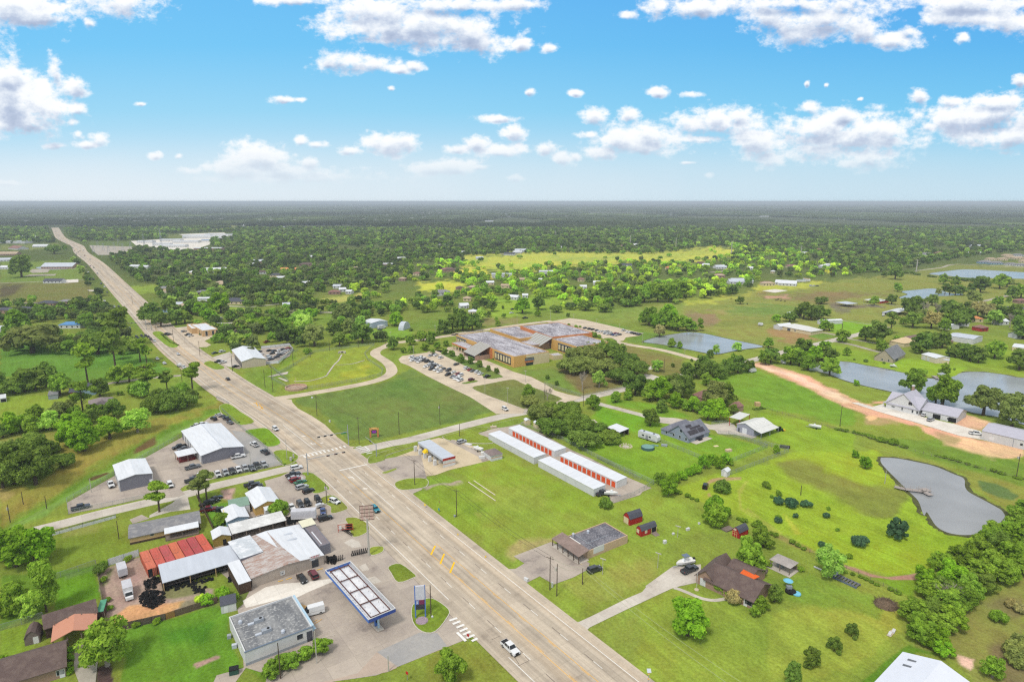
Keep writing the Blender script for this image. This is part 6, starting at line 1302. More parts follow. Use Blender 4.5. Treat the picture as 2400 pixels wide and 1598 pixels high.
bld('brown_roof_house','wide brown hip-roofed house behind the lake house','house','O 1010,1055 1200,1110 1400,1062',3,'hip',4.2,wall=M_brick,rm=blotch('wide_brown',A(128,104,102),A(140,116,110)),ov=.4); bld('tan_roof_house','pale tan hip-roofed house beside the brown one','house','O 855,1100 1010,1130 1115,1100',3,'hip',3.0,wall=M_crm,rm=mt('tan_roof',A(220,196,158),var=.05),ov=.4)
bld('white_barn','long white metal barn behind the lake houses','barn','O 1485,1045 1760,1085 1830,1048',4,'gable',1.0,'x',M_ww,M_gr,.2,[('r',4,3,.1,3,'roll_door','s')]); bld('two_bay_shed','white two-bay metal shed near the lake','shed','O 1200,1245 1355,1290 1405,1255',3.6,'gable',1.0,'x',mt('ivory_wall',A(222,208,184),var=.04),M_wr,.2,[('f',2.5,2.4,.1,2.8,'roll_door','s'),('f',6,2.4,.1,2.8,'roll_door','s')]); bld('small_hut','little cream hut with grey roof beside the two-bay shed','hut','O 1412,1305 1500,1315 1528,1300',2.3,'hip',.9,wall=M_crm,rm=M_gr,ov=.2)
bld('cream_shed','cream shed at the right edge','shed','O 2180,1165 2380,1190 2420,1155',2.8,'gable',1.0,'x',M_crm,M_wr,.2); bld('white_house','pair of white roofs beyond the dark lake trees','house','O 1385,925 1490,945 1500,915',3,'gable',1.4,'x',M_ww,M_wr,.3); bld('grey_house','dark-roofed house behind trees at the right edge','house','O 2010,745 2100,765 2130,715',3,'hip',2.6,wall=M_brick,rm=M_shk,ov=.4); bld('grey_house','second dark-roofed house at the right edge','house','O 2160,790 2306,820 2320,760',3,'hip',2.8,wall=M_crm,rm=M_shk,ov=.4)
# ---- distant houses: frame, x, y of the near base corner, width and depth in metres, roof, wall
RC=dict(w=M_wr,g=M_shg,k=M_shk,b=M_shb,l=M_gr,t=mt('tan_shingle',A(184,164,140),var=.06),o=mt('orange_roof',A(214,144,90),var=.06),u=mt('blue_roof',A(96,146,196),var=.05),r=MATS['red_brown_shingle'])
WC=dict(w=M_ww,c=M_crm,b=M_brick,u=M_blw,r=M_redp)
RWORD=dict(w='white-roofed',g='grey-roofed',k='dark-roofed',b='brown-roofed',l='silver-roofed',t='tan-roofed',o='orange-roofed',u='blue-roofed',r='reddish-roofed')
def fars(s,where,group):
    f=None
    for tk in s.split():
        if ',' not in tk: f=FR[tk]; continue
        a=tk.split(','); x,y=float(a[0]),float(a[1]); wpx=float(a[2]); rc,wc,ty=a[3][0],a[3][1],a[3][2]
        p=gp(f[0]+x/f[2],f[1]+y/f[2]); mpp=p.length/F; Wd=wpx/f[2]*mpp; D=min(max(Wd*.5,8),24); h=3.2 if ty!='B' else 5.5
        ang=R(float(a[4])) if len(a)>4 else R(random.choice((-12,8,-30,20,0)))
        t=thing({'h':'house','g':'house','B':'warehouse'}[ty],'%s %s %s'%(RWORD[rc],{'h':'house','g':'house','B':'warehouse'}[ty],where),{'h':'house','g':'house','B':'warehouse'}[ty],(p.x-Wd/2*math.cos(ang),p.y-Wd/2*math.sin(ang),0),ang,group)
        rise=min(Wd,D)*.22 if ty!='B' else .8
        if ty=='h': MB().box(0,Wd,0,D,0,h).obj('wall',[WC[wc]],t); i=min(Wd,D)*.5-.05; MB().frus((-.5,Wd+.5,-.5,D+.5),(i,max(Wd-i,i+.1),i,max(D-i,i+.1)),h,h+rise*1.1).obj('roof',[RC[rc]],t)
        else: MB().yprism([(0,0),(D,0),(D,h),(D/2,h+rise-.02),(0,h)],0,Wd).obj('wall',[WC[wc]],t); gable_roof(Wd,D,h,rise,.4,'x',RC[rc],t)
        m=MB()
        for k in range(max(2,int(Wd/4))): u=(k+.5)*Wd/max(2,int(Wd/4)); m.box(u-.6,u+.6,-.05,0,1,2.2)
        m.obj('window',[M_win],t)
random.seed(8)
fars('K 640,1215,160,uwh,2 30,1250,130,lwg,5 480,800,130,kwg,4 520,665,230,lbg,2 60,672,100,wwg,2 365,470,100,wwg 120,490,140,rwg 60,600,110,lwg 60,545,130,tbg 30,1075,130,kbh,-10 210,1070,140,kbh,-8 420,1010,130,kbh,-5 600,995,110,gbh,-5','left of the highway','houses left of the highway')
fars('K 1470,1070,120,wug,8 1580,1025,150,lwg,6 1710,1035,150,tch,5 1870,985,90,wwB,5 1515,870,120,gch 1230,660,80,wwg 1330,665,50,wwg 1945,700,170,wwg 2050,685,90,wwg 1755,718,50,wch 2080,830,150,tch 1880,905,120,gbh 2150,995,150,kch,4 2330,640,60,wch 1850,500,0,wwg'.replace(' 1850,500,0,wwg','')+' 1905,500,220,wbB,3 1580,470,200,wwB,4 2010,400,140,wwB,2 1480,455,130,lwB,4 1700,430,200,wwB,3 1800,375,220,wwB,2 1330,430,120,wwB,5 1560,415,160,lwB,2 1900,420,90,uwB,2','right of the far highway','houses right of the far highway')
fars('L 690,145,140,obg,3 580,195,110,kch,4 630,220,80,wwg 440,65,120,lbg 370,100,60,wwg 860,95,120,bbh 850,270,70,wwg 1150,300,100,lwg 1110,355,100,rbh 190,435,150,kch,5 690,475,90,lwg 55,265,70,tch 470,165,80,bwg 1310,130,70,tbh 1560,105,100,bbh 1720,40,90,wbg 2180,145,110,bbh 2090,365,150,gwh 1190,330,60,wwg 2310,480,80,wwg 1730,230,60,tbh 1860,180,70,rch 1240,350,50,wwg 900,20,60,wwg 20,600,60,lwg','in the dense wood beyond the bank','houses in the wood beyond the bank')
fars('M 130,160,150,gwh 315,120,70,bbh 430,115,120,tbh 720,100,80,tcg 770,205,140,wwg 585,70,70,wcg 1030,45,60,wwg 340,290,60,wwg 370,220,70,tch 430,345,80,wch 905,190,50,wwg 880,40,50,tcg 1420,40,60,rch 1570,70,80,wwg 1440,110,60,wwg','behind the school','houses in the wood behind the school')
fars('Q 650,475,110,lwB,3 895,458,75,wwB,2 690,350,60,kwg 740,340,50,wwg 765,332,80,lwg 528,372,40,lwg 1340,412,55,kwg 1400,300,60,wwg 1325,305,40,rch 1540,297,40,och 1605,290,40,lwg 970,312,20,wwg 1205,314,26,rwg 435,340,40,wwg 330,305,80,gwh 355,440,80,rbh 95,375,40,wwg 512,215,30,wwg 20,410,50,wwg 1575,435,40,rch 1780,412,45,wwg 1860,422,60,wwg 1855,470,50,rch 1980,505,110,lwg 2120,515,60,rch 2215,515,100,wwg 2255,418,50,rch 2020,430,30,wwg 2325,345,25,wwg','around the lit yellow field','houses around the lit yellow field')
fars('N 265,125,70,och 610,105,70,wwg 745,120,90,lwg 740,200,80,tbh 920,260,180,lwg 1185,275,110,tch 1350,275,140,wwg 1700,110,70,wwh 1410,115,80,rch 550,80,50,bbg 1215,160,30,wch O 1440,170,110,rrh 1770,165,90,wwg 1820,95,110,lwg 1145,190,60,wwg 1260,180,90,gwh 90,130,60,rbh 180,300,60,wwh 1700,50,30,wwg 2130,45,60,tbh','at the edge of the big pasture','houses at the edge of the big pasture')
fars('O 1905,270,110,guh,-4 2020,280,110,guh,-4 2180,292,90,gwh,-4 2280,300,90,gwh,-4 2080,235,80,tch,-4 2170,215,80,tch,-4 2260,225,90,tch,-4 2250,190,80,gwh,-4 2140,195,80,tch,-4 1960,235,80,tch,-4 2330,260,80,tch,-4','in the new estate above the far pond','houses in the new estate')
fars('O 1480,1000,0,wwg'.replace(' 1480,1000,0,wwg','')+' 1880,1000,90,rrh 1800,900,90,och 2090,930,90,wwg 1650,945,90,wwg 2300,700,90,rbh 2270,1080,80,lwg','among the trees at the right edge','houses among the trees at the right edge')
# farthest pale roofs scattered towards the horizon
fars('V 60,548,60,wwB 25,560,60,lwB 470,548,90,wwB,2 505,543,70,lwB 800,558,30,wwB 1545,518,28,wwB 1560,522,22,lwB 1500,517,18,wwB 880,515,22,wwB 640,525,26,lwB 570,520,20,wwB 1330,520,14,lwB 1660,530,26,lwB 1715,532,20,wwB 1650,524,14,wwB 1830,528,60,rrB 1210,526,14,wwB 1125,510,18,lwB 1000,506,20,lwB 940,512,12,wwB 1150,523,30,rcB 700,505,16,wwB 1940,505,16,lwB 2050,507,20,wwB 2200,512,24,lwB 2310,500,20,wwB 1400,500,14,wwB 760,499,16,wwB 2120,498,14,lwB 520,502,18,lwB 330,508,20,wwB 200,500,16,lwB 100,505,18,wwB 1760,499,18,wwB 1010,492,40,wwB 1345,494,22,wwB 2250,493,30,lwB 600,492,18,lwB 1500,486,24,lwB 2000,484,30,wwB 800,484,24,lwB 420,487,20,wwB','far out in the woods','pale roofs far out in the woods')
# pale roofs of the plant beside the far highway
M_plantf=M_white
sheet('plant_yard','K 1200,412 1500,395 1680,388 1780,385 1640,350 1930,338 2060,335 2130,385 1950,395 1940,440 1760,500 1500,495 1420,465 1260,460',M_white)
# ================================================================ trees
def leafmat(name,inst):
    m=bpy.data.materials.new(name); m.use_nodes=True; t=NT(m.node_tree)
    if inst: c=t.n('ShaderNodeAttribute',attribute_type='INSTANCER',attribute_name='tint').outputs['Color']
    else: c=t.n('ShaderNodeObjectInfo').outputs['Color']
    oc=t.n('ShaderNodeTexCoord').outputs['Object']; g=t.n('ShaderNodeNewGeometry').outputs['Position']
    n1=t.n('ShaderNodeTexNoise',{'Vector':oc,'Scale':2.6,'Detail':2}).outputs[0]
    n2=t.n('ShaderNodeTexNoise',{'Vector':g,'Scale':.9,'Detail':3,'Roughness':.7}).outputs[0]
    f=t.m('MULTIPLY',t.map(n1,.32,.68,*((.9,1.12) if inst else (.80,1.24))),t.map(n2,.28,.72,*((.86,1.14) if inst else (.72,1.3))))
    if inst:
        n3=t.n('ShaderNodeTexNoise',{'Vector':g,'Scale':.012,'Detail':3}).outputs[0]; f=t.m('MULTIPLY',f,t.map(n3,.35,.65,.75,1.25))
    warm=t.mix(t.map(n2,.45,.75,0,.35),c,t.v('MULTIPLY',c,(1.35,1.1,.7)))
    cc=t.n('ShaderNodeVectorMath',{0:warm,3:f},operation='SCALE').outputs[0]
    d=t.n('ShaderNodeBsdfDiffuse',{'Color':cc}); tr=t.n('ShaderNodeBsdfTranslucent',{'Color':cc})
    mx=t.nt.nodes.new('ShaderNodeMixShader'); mx.inputs[0].default_value=.42; t.nt.links.new(d.outputs[0],mx.inputs[1]); t.nt.links.new(tr.outputs[0],mx.inputs[2])
    t.n('ShaderNodeOutputMaterial',{0:mx.outputs[0]}); return m
M_leaf=leafmat('leaves',False); M_leafi=leafmat('wood_leaves',True)
M_bark=mt('bark',A(96,82,68),var=.2,scale=3); M_barkp=mt('pale_bark',A(168,158,144),var=.2,scale=3)
def clumps(kind,rg):
    c=[]
    def add(x,y,z,r,fl=1.0): c.append((x,y,z,r,fl))
    if kind=='broad':
        ex=rg.uniform(.8,1.15); ey=rg.uniform(.8,1.1); ez=rg.uniform(.8,1.15)
        for i in range(34):
            a=rg.uniform(0,6.28); ph=rg.uniform(-.75,1.4); rr=rg.uniform(.42,.86)
            add(math.cos(a)*math.cos(ph)*rr*ex,math.sin(a)*math.cos(ph)*rr*ey,.98+math.sin(ph)*rr*ez,rg.uniform(.14,.32))
        add(0,0,.95,.52)
    elif kind=='oak':
        for i in range(34):
            a=rg.uniform(0,6.28); rr=math.sqrt(rg.uniform(.1,1))*.80; add(math.cos(a)*rr,math.sin(a)*rr,.62+.32*(1-rr*rr)+rg.uniform(-.28,.18),rg.uniform(.18,.34),.85)
        add(0,0,.6,.55,.7)
    elif kind=='pine':
        for i in range(17):
            z=rg.uniform(1.55,3.1); rr=(1-abs(z-2.2)/1.6)*rg.uniform(.2,.75); a=rg.uniform(0,6.28); add(math.cos(a)*rr,math.sin(a)*rr,z,rg.uniform(.22,.40),.5)
    elif kind=='tall':
        for i in range(22):
            a=rg.uniform(0,6.28); z=rg.uniform(.7,3.0); rr=.62*math.sin(min(1,(z-.2)/2.9)*3.0)**.6*rg.uniform(.4,1); add(math.cos(a)*rr,math.sin(a)*rr,z,rg.uniform(.28,.44))
    elif kind=='bush':
        for i in range(22):
            a=rg.uniform(0,6.28); rr=math.sqrt(rg.uniform(0,1))*.72; add(math.cos(a)*rr,math.sin(a)*rr,.35+.5*(1-rr)+rg.uniform(-.1,.25),rg.uniform(.22,.38))
    elif kind=='small':
        for i in range(30):
            z=rg.uniform(.3,1.75); rr=.78*math.sqrt(max(0,1-((z-.75)/1.1)**2))*rg.uniform(.4,1); a=rg.uniform(0,6.28); add(math.cos(a)*rr,math.sin(a)*rr,z,rg.uniform(.14,.30))
        add(0,0,.9,.5)
    return c
def crown_mesh(name,kind,seed,nl,ls,mat,airy=1.0):
    rg=random.Random(seed); nr_=np.random.RandomState(seed); cl=clumps(kind,rg); V=[];FC=[]
    tot=sum(c[3]**2 for c in cl)
    for (x,y,z,r,fl) in cl:
        k=max(6,int(nl*r*r/tot)); u=nr_.normal(size=(k,3)); u/=np.linalg.norm(u,axis=1)[:,None]; u[:,2]=np.where(u[:,2]<-.55,-u[:,2],u[:,2])
        rad=r*(.72+.36*nr_.rand(k)); p=np.array((x,y,z))+u*rad[:,None]*np.array((1,1,fl))
        nrm=u+nr_.normal(size=(k,3))*.45; nrm/=np.linalg.norm(nrm,axis=1)[:,None]
        t1=np.cross(nrm,nr_.normal(size=(k,3))); t1/=np.linalg.norm(t1,axis=1)[:,None]; t2=np.cross(nrm,t1)
        s=(ls*(.6+.8*nr_.rand(k)))[:,None]; s2=s*(.6+.4*nr_.rand(k))[:,None]
        q4=np.stack([p-t1*s-t2*s2*.4,p+t1*s*.3-t2*s2,p+t1*s+t2*s2*.4,p-t1*s*.3+t2*s2],1).reshape(-1,3); V.append(q4)
    V=np.concatenate(V); nq=len(V)//4; Fq=np.arange(nq*4).reshape(nq,4)
    # closed inner masses so that the crown is not see-through
    bm=bmesh.new()
    for (x,y,z,r,fl) in cl:
        if airy<1 and rg.random()>airy: continue
        g=bmesh.ops.create_icosphere(bm,subdivisions=1,radius=r*.80,matrix=Matrix.Translation((x,y,z))@Matrix.Diagonal((1,1,fl,1)))
        for v in g['verts']: v.co+=Vector((rg.uniform(-1,1),rg.uniform(-1,1),rg.uniform(-1,1)))*r*.12
    bm.verts.ensure_lookup_table(); bv=[tuple(v.co) for v in bm.verts]; bf=[tuple(v.index for v in f.verts) for f in bm.faces]; bm.free()
    me=bpy.data.meshes.new(name); o=len(bv)
    me.from_pydata(bv+[tuple(v) for v in V],[],bf+[tuple(int(i)+o for i in f) for f in Fq]); me.materials.append(mat); me.update(); return me
def trunk_mesh(kind,seed,mat):
    rg=random.Random(seed); m=MB(); top={'broad':1.2,'oak':.7,'pine':2.9,'tall':2.0,'bush':.4,'small':.9}[kind]; r0={'broad':.09,'oak':.11,'pine':.07,'tall':.06,'bush':.05,'small':.05}[kind]
    m.tube((0,0,-.05),(.02,.01,top*.5),r0,r0*.75,7); m.tube((.02,.01,top*.5),(0,.03,top),r0*.75,r0*.4,6)
    for i in range(5 if kind!='pine' else 9):
        z=top*rg.uniform(.35,.95); a=rg.uniform(0,6.28); L=rg.uniform(.3,.6); m.tube((.01,.01,z),(math.cos(a)*L,math.sin(a)*L,z+L*.7),r0*.45,r0*.15,5)
    return m.mesh('trunk',[mat])
def bare_mesh(seed):
    rg=random.Random(seed); m=MB()
    def br(p,d,L,r,n):
        e=p+d*L; m.tube(p,e,r,r*.6,4,caps=False)
        if n==0: return
        for i in range(3 if n>1 else 4):
            nd=(d+Vector((rg.uniform(-1,1),rg.uniform(-1,1),rg.uniform(-.3,.8)))*.75).normalized(); br(p+d*L*rg.uniform(.5,1),nd,L*rg.uniform(.6,.8),r*.62,n-1)
    br(Vector((0,0,0)),Vector((0,0,1)),.7,.06,5); return m.mesh('branches',[M_barkp])
KW=dict(B='broad',O='oak',P='pine',T='tall',U='bush',C='small',W='broad',X='bare')
ZH=dict(B=1.0,O=1.0,P=1.0,T=1.0,U=1.0,C=1.0,W=1.0,X=1.0)
TC={'b':(108,142,38),'m':(108,134,46),'d':(96,118,50),'o':(112,124,66),'l':(134,164,72),'y':(150,174,60),'g':(70,100,72),'t':(146,140,92),'e':(66,88,48)}  # 'y' carries sunlight in the leaf colour itself
TW={'b':'bright green','m':'mid green','d':'dark green','o':'olive green','l':'pale green','y':'sunlit yellow-green','g':'blue-green','t':'tan-leaved','e':'very dark'}
KN=dict(B='round tree',O='oak tree',P='pine tree',T='slender tree',U='bush',C='young tree',W='airy tree',X='leafless grey tree')
CRN={}
def getcrown(k,near,v):
    key=(k,near,v)
    if key not in CRN:
        kind=KW[k]
        if k=='X': CRN[key]=(None,bare_mesh(v+90))
        else:
            nl,ls=(4200,.062) if near else (700,.145)
            if k=='U' and near: nl,ls=2400,.075
            if k=='C': nl,ls=(2200,.10) if near else (300,.24)
            if k=='P': nl,ls=(2600,.075) if near else (420,.18)
            if k=='W': nl=int(nl*.7)
            CRN[key]=(crown_mesh('crown',kind,v*7+ord(k),nl,ls,M_leaf,.55 if k=='W' else 1.0),trunk_mesh(kind,v+ord(k),M_barkp if k in 'W' else M_bark))
    return CRN[key]
TREES=[]   # (x,y,r) of everything planted by hand
ntree=[0]
def plant(p,r,k,c,where,group,near=None,hs=1.0):
    D=p.length; near=D<430 if near is None else near
    cr,tr=getcrown(k,near,random.randint(0,3 if near else 2)); isb=k=='U'
    if not isb: ntree[0]+=1
    t=thing({'P':'pine_tree','O':'oak_tree','U':'bush','C':'young_tree'}.get(k,'tree'),'%s %s %s'%(TW[c],KN[k],where) if k!='X' else 'leafless grey tree '+where,'bush' if isb else 'tree',(p.x,p.y,0),random.uniform(0,6.28),group)
    t.scale=(r,r,r*hs*(1 if k in 'UXC' else .86)*random.uniform(.9,1.12)); col=np.array(A(*TC[c]))*random.uniform(1.6,2.3)*np.array((random.uniform(.93,1.08),1,random.uniform(.9,1.1)))
    if cr: mk('crown',cr,t,col=tuple(col))
    mk('trunk' if k!='X' else 'branches',tr,t); TREES.append((p.x,p.y,r)); return t
def trees(s,where,group,hs=1.0):
    f=None
    for tk in s.split():
        if ',' not in tk: f=FR[tk]; continue
        x,y,w,kc=tk.split(','); X=f[0]+float(x)/f[2]; Y=f[1]+float(y)/f[2]; p=gp(X,Y)
        dist=math.hypot(p.length,H); r=float(w)/f[2]/F*dist/2*1.08; plant(p,r,kc[0],kc[1],where,group,hs=hs)
random.seed(21)
trees('A 150,500,330,Bb 330,470,280,Bb 60,440,260,Bm','at the left edge above the mown yard','trees at the left edge')
trees('A 430,920,230,Tm 300,950,190,Wl 170,930,230,Wm 60,960,170,Bm','in the mown yard on the left','trees in the mown yard')
trees('A 990,1410,370,Wm','beside the gravel drive at the bottom edge','trees by the bottom houses',1.0); trees('A 640,1290,60,Ub 640,1360,64,Ub 640,1430,66,Ub 645,1480,60,Ub 25,1375,70,Ub','in the clipped hedge by the brown-roofed brick house','bushes by the bottom houses')
trees('A 1900,840,120,Ub 1850,830,90,Uy 2055,780,120,Ub 2165,800,80,Um 1440,1020,70,Um 1250,1050,70,Um','along the dark fence of the tire yard','bushes in the tire yard'); trees('A 1175,450,70,Um 930,560,110,Ud 960,640,60,Um 1010,900,60,Um 1000,820,50,Um 950,500,70,Um','along the tire yard side fences','bushes in the tire yard')
trees('B 540,1500,170,Bm 620,1430,170,Bm 710,1420,180,Bm 850,1340,160,Bm 1000,1290,170,Bm','in the row behind the flat-roofed store','trees by the gas station store',.75)
trees('B 2180,1560,270,Bm','on the verge at the bottom edge','trees at the bottom edge')
trees('D 440,1130,350,Bb','alone on the lawn below the brown-roofed house','trees around the brown-roofed house')
trees('D 1010,540,280,Bm 1130,320,190,Bm 1235,820,150,Bd 1110,910,140,Bm 1050,960,90,Bm 700,130,230,Bm','around the brown-roofed brick house','trees around the brown-roofed house'); trees('D 745,735,120,Um 850,830,140,Ut 790,760,80,Um 1475,540,60,Um 1180,500,60,Um','against the walls of the brown-roofed house','bushes around the brown-roofed house')
trees('D 1730,590,260,Wl','above the upturned pontoon deck','trees around the brown-roofed house'); trees('D 1945,1140,105,Cd 1785,1275,115,Cd 1590,1420,150,Cd 1400,1575,150,Cd','in the diagonal line on the big lawn','young trees on the big lawn')
trees('D 2020,310,130,Ug 1665,315,66,Ug 1435,45,45,Ug 1715,50,60,Ug 1815,170,40,Um 1265,70,60,Um 1920,420,56,Um E 1190,240,160,Cg','in the bright field by the small pond','bushes in the bright field')
trees('E 1340,1000,230,Bm 1420,1190,260,Bm 1530,1250,200,Bb 1500,1000,220,Bd 1570,1120,200,Bm 1650,930,240,Bm 1680,1080,200,Bm 1760,880,230,Bm 1850,800,220,Bm 1700,700,240,Bb 1900,660,240,Bm 2050,580,230,Bm 1980,740,200,Bd 2150,640,230,Bm 2250,500,240,Bm 2130,420,220,Bd 2300,350,240,Bm 2060,370,200,Bm 2200,260,200,Bm 2310,190,210,Bm 2350,560,200,Bm 1480,800,200,Bm 1440,680,180,Bb 1580,540,200,Bm 1800,520,220,Bm 1940,430,210,Bm 1600,760,200,Bd 1600,1320,150,Bb 2330,60,180,Bm 2060,240,160,Bm 2400,420,240,Bm 2420,250,240,Bm','in the thick diagonal belt beside the small pond','trees in the diagonal belt',.85)
trees('E 1650,860,230,Xo','in the thick diagonal belt beside the small pond','trees in the diagonal belt'); trees('E 2120,1010,120,Um 2290,1330,170,Uo 2350,1420,180,Uo 2240,1400,120,Uo 2060,1520,170,Wm 2340,1250,140,Uo 2220,860,90,Ut 2320,920,90,Ut','on the rough ground at the bottom right','bushes on the rough ground')
trees('F 60,270,160,Od 140,280,190,Od 230,270,190,Bd 330,260,190,Bd 430,220,180,Bd 490,200,120,Bm -20,280,160,Bd','in the dark row above the hidden shed at the left edge','trees in the left dark row')
trees('F 555,300,160,Bm 810,195,190,Pm 1080,190,160,Bm 1190,180,150,Bm 1305,125,100,Bm 1105,300,55,Um 920,310,150,Bd 770,490,180,Pm','around the dark-roofed ranch house','trees around the ranch house')
trees('F 1365,300,200,Pm 1540,270,130,Pd 1300,320,150,Wl 1240,300,120,Bm','between the farm lane and the ditch','trees by the farm lane'); trees('F 1770,260,190,Pm','at the highway edge by the bridge','trees by the farm lane')
trees('F 1430,460,200,Ud 1520,455,200,Ud 1620,440,200,Ud 1720,400,190,Ud 1600,370,180,Ud 1480,380,170,Ud 1680,320,160,Um 1760,330,110,Ud','in the dark thicket at the ditch corner','bushes in the dark thicket')
trees('F 300,650,150,Bm 340,560,160,Wm 460,620,170,Wl 560,560,170,Bo 640,520,160,Bo 720,540,140,Bm 110,660,170,Bb 30,690,110,Bd 190,610,120,Wm 1050,510,170,Bd 960,510,130,Bd 830,560,130,Bd 860,480,110,Bm','along the fence line left of the taupe-roofed house','trees along the left fence line')
trees('F 640,770,190,Bb 780,810,260,Bb 650,640,190,Bb 760,640,170,Bb 1010,700,230,Bb','in the bright clump above the ditch','trees in the bright clump'); trees('F 1265,640,230,Wl','alone on the mown strip above the ditch','trees above the ditch')
trees('F 470,830,130,Od 575,960,170,Od 330,870,240,Bd 130,1110,330,Bd 330,1120,300,Bd 30,1150,220,Bd 220,980,220,Bd 100,900,180,Bo 420,1040,170,Bo','in the dark grove at the left edge','trees in the left dark grove')
trees('F 1465,1370,220,Pm 1830,1270,200,Po 1900,1260,190,Po','on the verge beside the side road','pines by the side road',.85); trees('F 2030,1480,130,Um G 1000,1395,170,Um 460,1490,100,Um 1040,1400,80,Um','among the sheds of the tire yard','bushes among the sheds'); trees('G 628,555,25,Um 865,750,25,Um 1050,940,25,Um 1120,905,20,Um','on the verge in front of the shop fence','shrubs on the shop verge')
trees('H 1330,400,200,Oo 1440,520,250,Oo 1560,660,290,Od 1520,470,200,Od 1680,560,260,Od 1790,640,290,Od 1850,770,290,Od 2070,730,220,Od 1700,450,200,Od 1950,650,200,Od','in the dark oak grove behind the storage units','oaks behind the storage units',.85)
trees('H 1920,430,140,Bm 2125,365,100,Bm 2240,320,90,Bm','along the school road beyond the oak grove','trees along the school road'); trees('H 2030,1330,130,Ud','by the storage units lower corner','bushes by the storage units'); trees('H 1330,330,140,Wm','on the grass triangle by the school','trees on the grass triangle'); trees('H 1500,350,140,Xo','on the grass triangle by the school','trees on the grass triangle'); trees('H 1500,155,48,Cd 1585,208,48,Cd','on the school lawn inside the fence','young trees on the school lawn')
trees('M 1330,880,250,Oo 1480,790,280,Oo 1700,760,280,Od 1620,890,280,Oo 1770,970,250,Od 1900,900,240,Od 1400,780,230,Oo 1830,820,220,Od 1520,700,180,Oo 1440,860,230,Oo','in the big live oak grove in front of the school','live oaks in front of the school',.95); trees('M 1585,1010,150,Wl','in front of the live oak grove','trees in front of the school'); trees('M 1430,1040,170,Xo','in front of the live oak grove','trees in front of the school')
trees('M 168,710,62,Bd 232,730,70,Bd 318,788,85,Bm 405,798,75,Bd 485,828,70,Bd 565,863,60,Bd 643,888,58,Bd 55,700,50,Bm','in the median strip of the school lot','trees in the school lot median'); trees('M 180,635,60,Cm 100,655,70,Bm 30,610,90,Bd -20,670,70,Bm -60,580,80,Bm L 1650,860,120,Bd 1810,820,110,Bm 1930,780,90,Bm 2010,780,90,Bm 1745,890,60,Bm 1815,890,70,Bm 1950,870,80,Bm','along the drive at the upper end of the school lot','trees at the upper end of the school lot')
trees('M 655,450,60,Bm 640,400,40,Bm 568,362,66,Bd 710,372,50,Bd 1192,322,120,Od 880,330,170,Bb 1030,300,130,Bd 1300,365,38,Bd 1022,360,70,Bm 600,315,100,Bd 700,290,28,Cd','on the grass behind the school','trees behind the school'); trees('M 330,490,170,Bd 420,490,160,Bd 240,495,160,Bd 160,520,130,Bd 480,460,100,Bd 300,430,150,Bd','in the dark wood edge left of the school','trees left of the school')
trees('M 1460,305,150,Od 1640,320,130,Od 1640,220,190,Bd 1840,270,120,Od 1520,220,150,Bd 1900,240,150,Bd 2000,230,160,Bm 2250,230,190,Bm 2120,230,170,Bm 2330,190,180,Bm 1780,230,150,Bd','in the wood edge behind the rear school lot','trees behind the rear lot')
trees('M 1530,550,75,Um 1585,555,40,Um 1670,590,34,Um 1305,445,30,Um 1370,465,40,Um 1410,462,30,Um','on the islands of the rear school lot','shrubs in the rear school lot'); trees('M 2250,640,80,Bm 2330,655,50,Bm','on the near bank of the square pond','trees around the square pond')
trees('N 80,640,170,Bm 150,660,160,Bb 220,670,180,Bm 300,660,170,Bb 350,690,170,Bm 430,690,140,Bm 490,690,90,Bm 550,690,70,Tm 40,610,110,Bb 250,600,160,Bb','in the willow clump behind the square pond','trees around the square pond'); trees('N 180,745,120,Bt','at the corner of the square pond','trees around the square pond'); trees('N 290,838,80,Bm 365,848,60,Bm 700,898,80,Wl 890,872,90,Wl 1180,845,100,Bm','on the near bank of the square pond','trees around the square pond'); trees('N 642,938,76,Bd 475,972,32,Bd 300,1022,40,Bd 160,1062,130,Wl','beside the concrete drive below the square pond','trees below the square pond')
trees('N 430,1130,150,Bd 520,1120,160,Bd 640,1100,180,Bd 720,1130,150,Bd 790,1095,170,Bd 900,1075,170,Bd 1000,1060,120,Bd 580,1060,150,Bd 850,1000,100,Wm','in the dark hedge row above the bright lawn','trees in the dark hedge row'); trees('N 1200,985,150,Bd 1150,1000,110,Bm 1130,960,90,Wm','at the road corner by the dirt road','trees at the road corner')
trees('N 1380,1000,160,Bm 1460,1010,150,Bm 1540,1050,160,Bm 1500,920,150,Bd 1600,970,160,Bb 1670,960,160,Bd 1750,975,120,Bd 1690,900,130,Bb 1400,930,100,Bd','in the clump at the tip of the lake','trees at the tip of the lake'); trees('J 565,122,178,Bm 810,210,54,Bb','on the grass bank left of the white gabled house','trees on the lake bank'); trees('J 1330,285,200,Bm 1600,385,250,Bm 1540,370,150,Bm','behind the white gabled house','trees behind the white gabled house'); trees('J 1975,485,250,Bo 2240,590,240,Bo','beside the long metal barn on the shore','trees by the long metal barn'); trees('J 800,870,66,Bb 890,970,104,Bb','on the bank above the small pond','trees above the small pond')
trees('I 170,362,100,Bm 280,345,84,Bm 345,300,210,Bd 420,290,180,Bd 560,345,230,Bb 480,350,180,Bm 700,330,200,Bo 780,320,200,Bd 730,250,180,Bo 820,270,160,Bd 650,270,160,Bd','in the dark belt left of the hidden house','trees in the dark belt'); trees('I 720,415,160,Bb 880,450,160,Bb 960,470,130,Bm 590,455,125,Bd 1080,400,260,Bo 1170,390,200,Bd 1090,530,220,Bb 1010,530,150,Bb 820,440,110,Bm 1250,470,100,Bd','around the hidden house','trees around the hidden house'); trees('I 485,575,175,Bd','beside the curved house drive','trees by the blue-grey house')
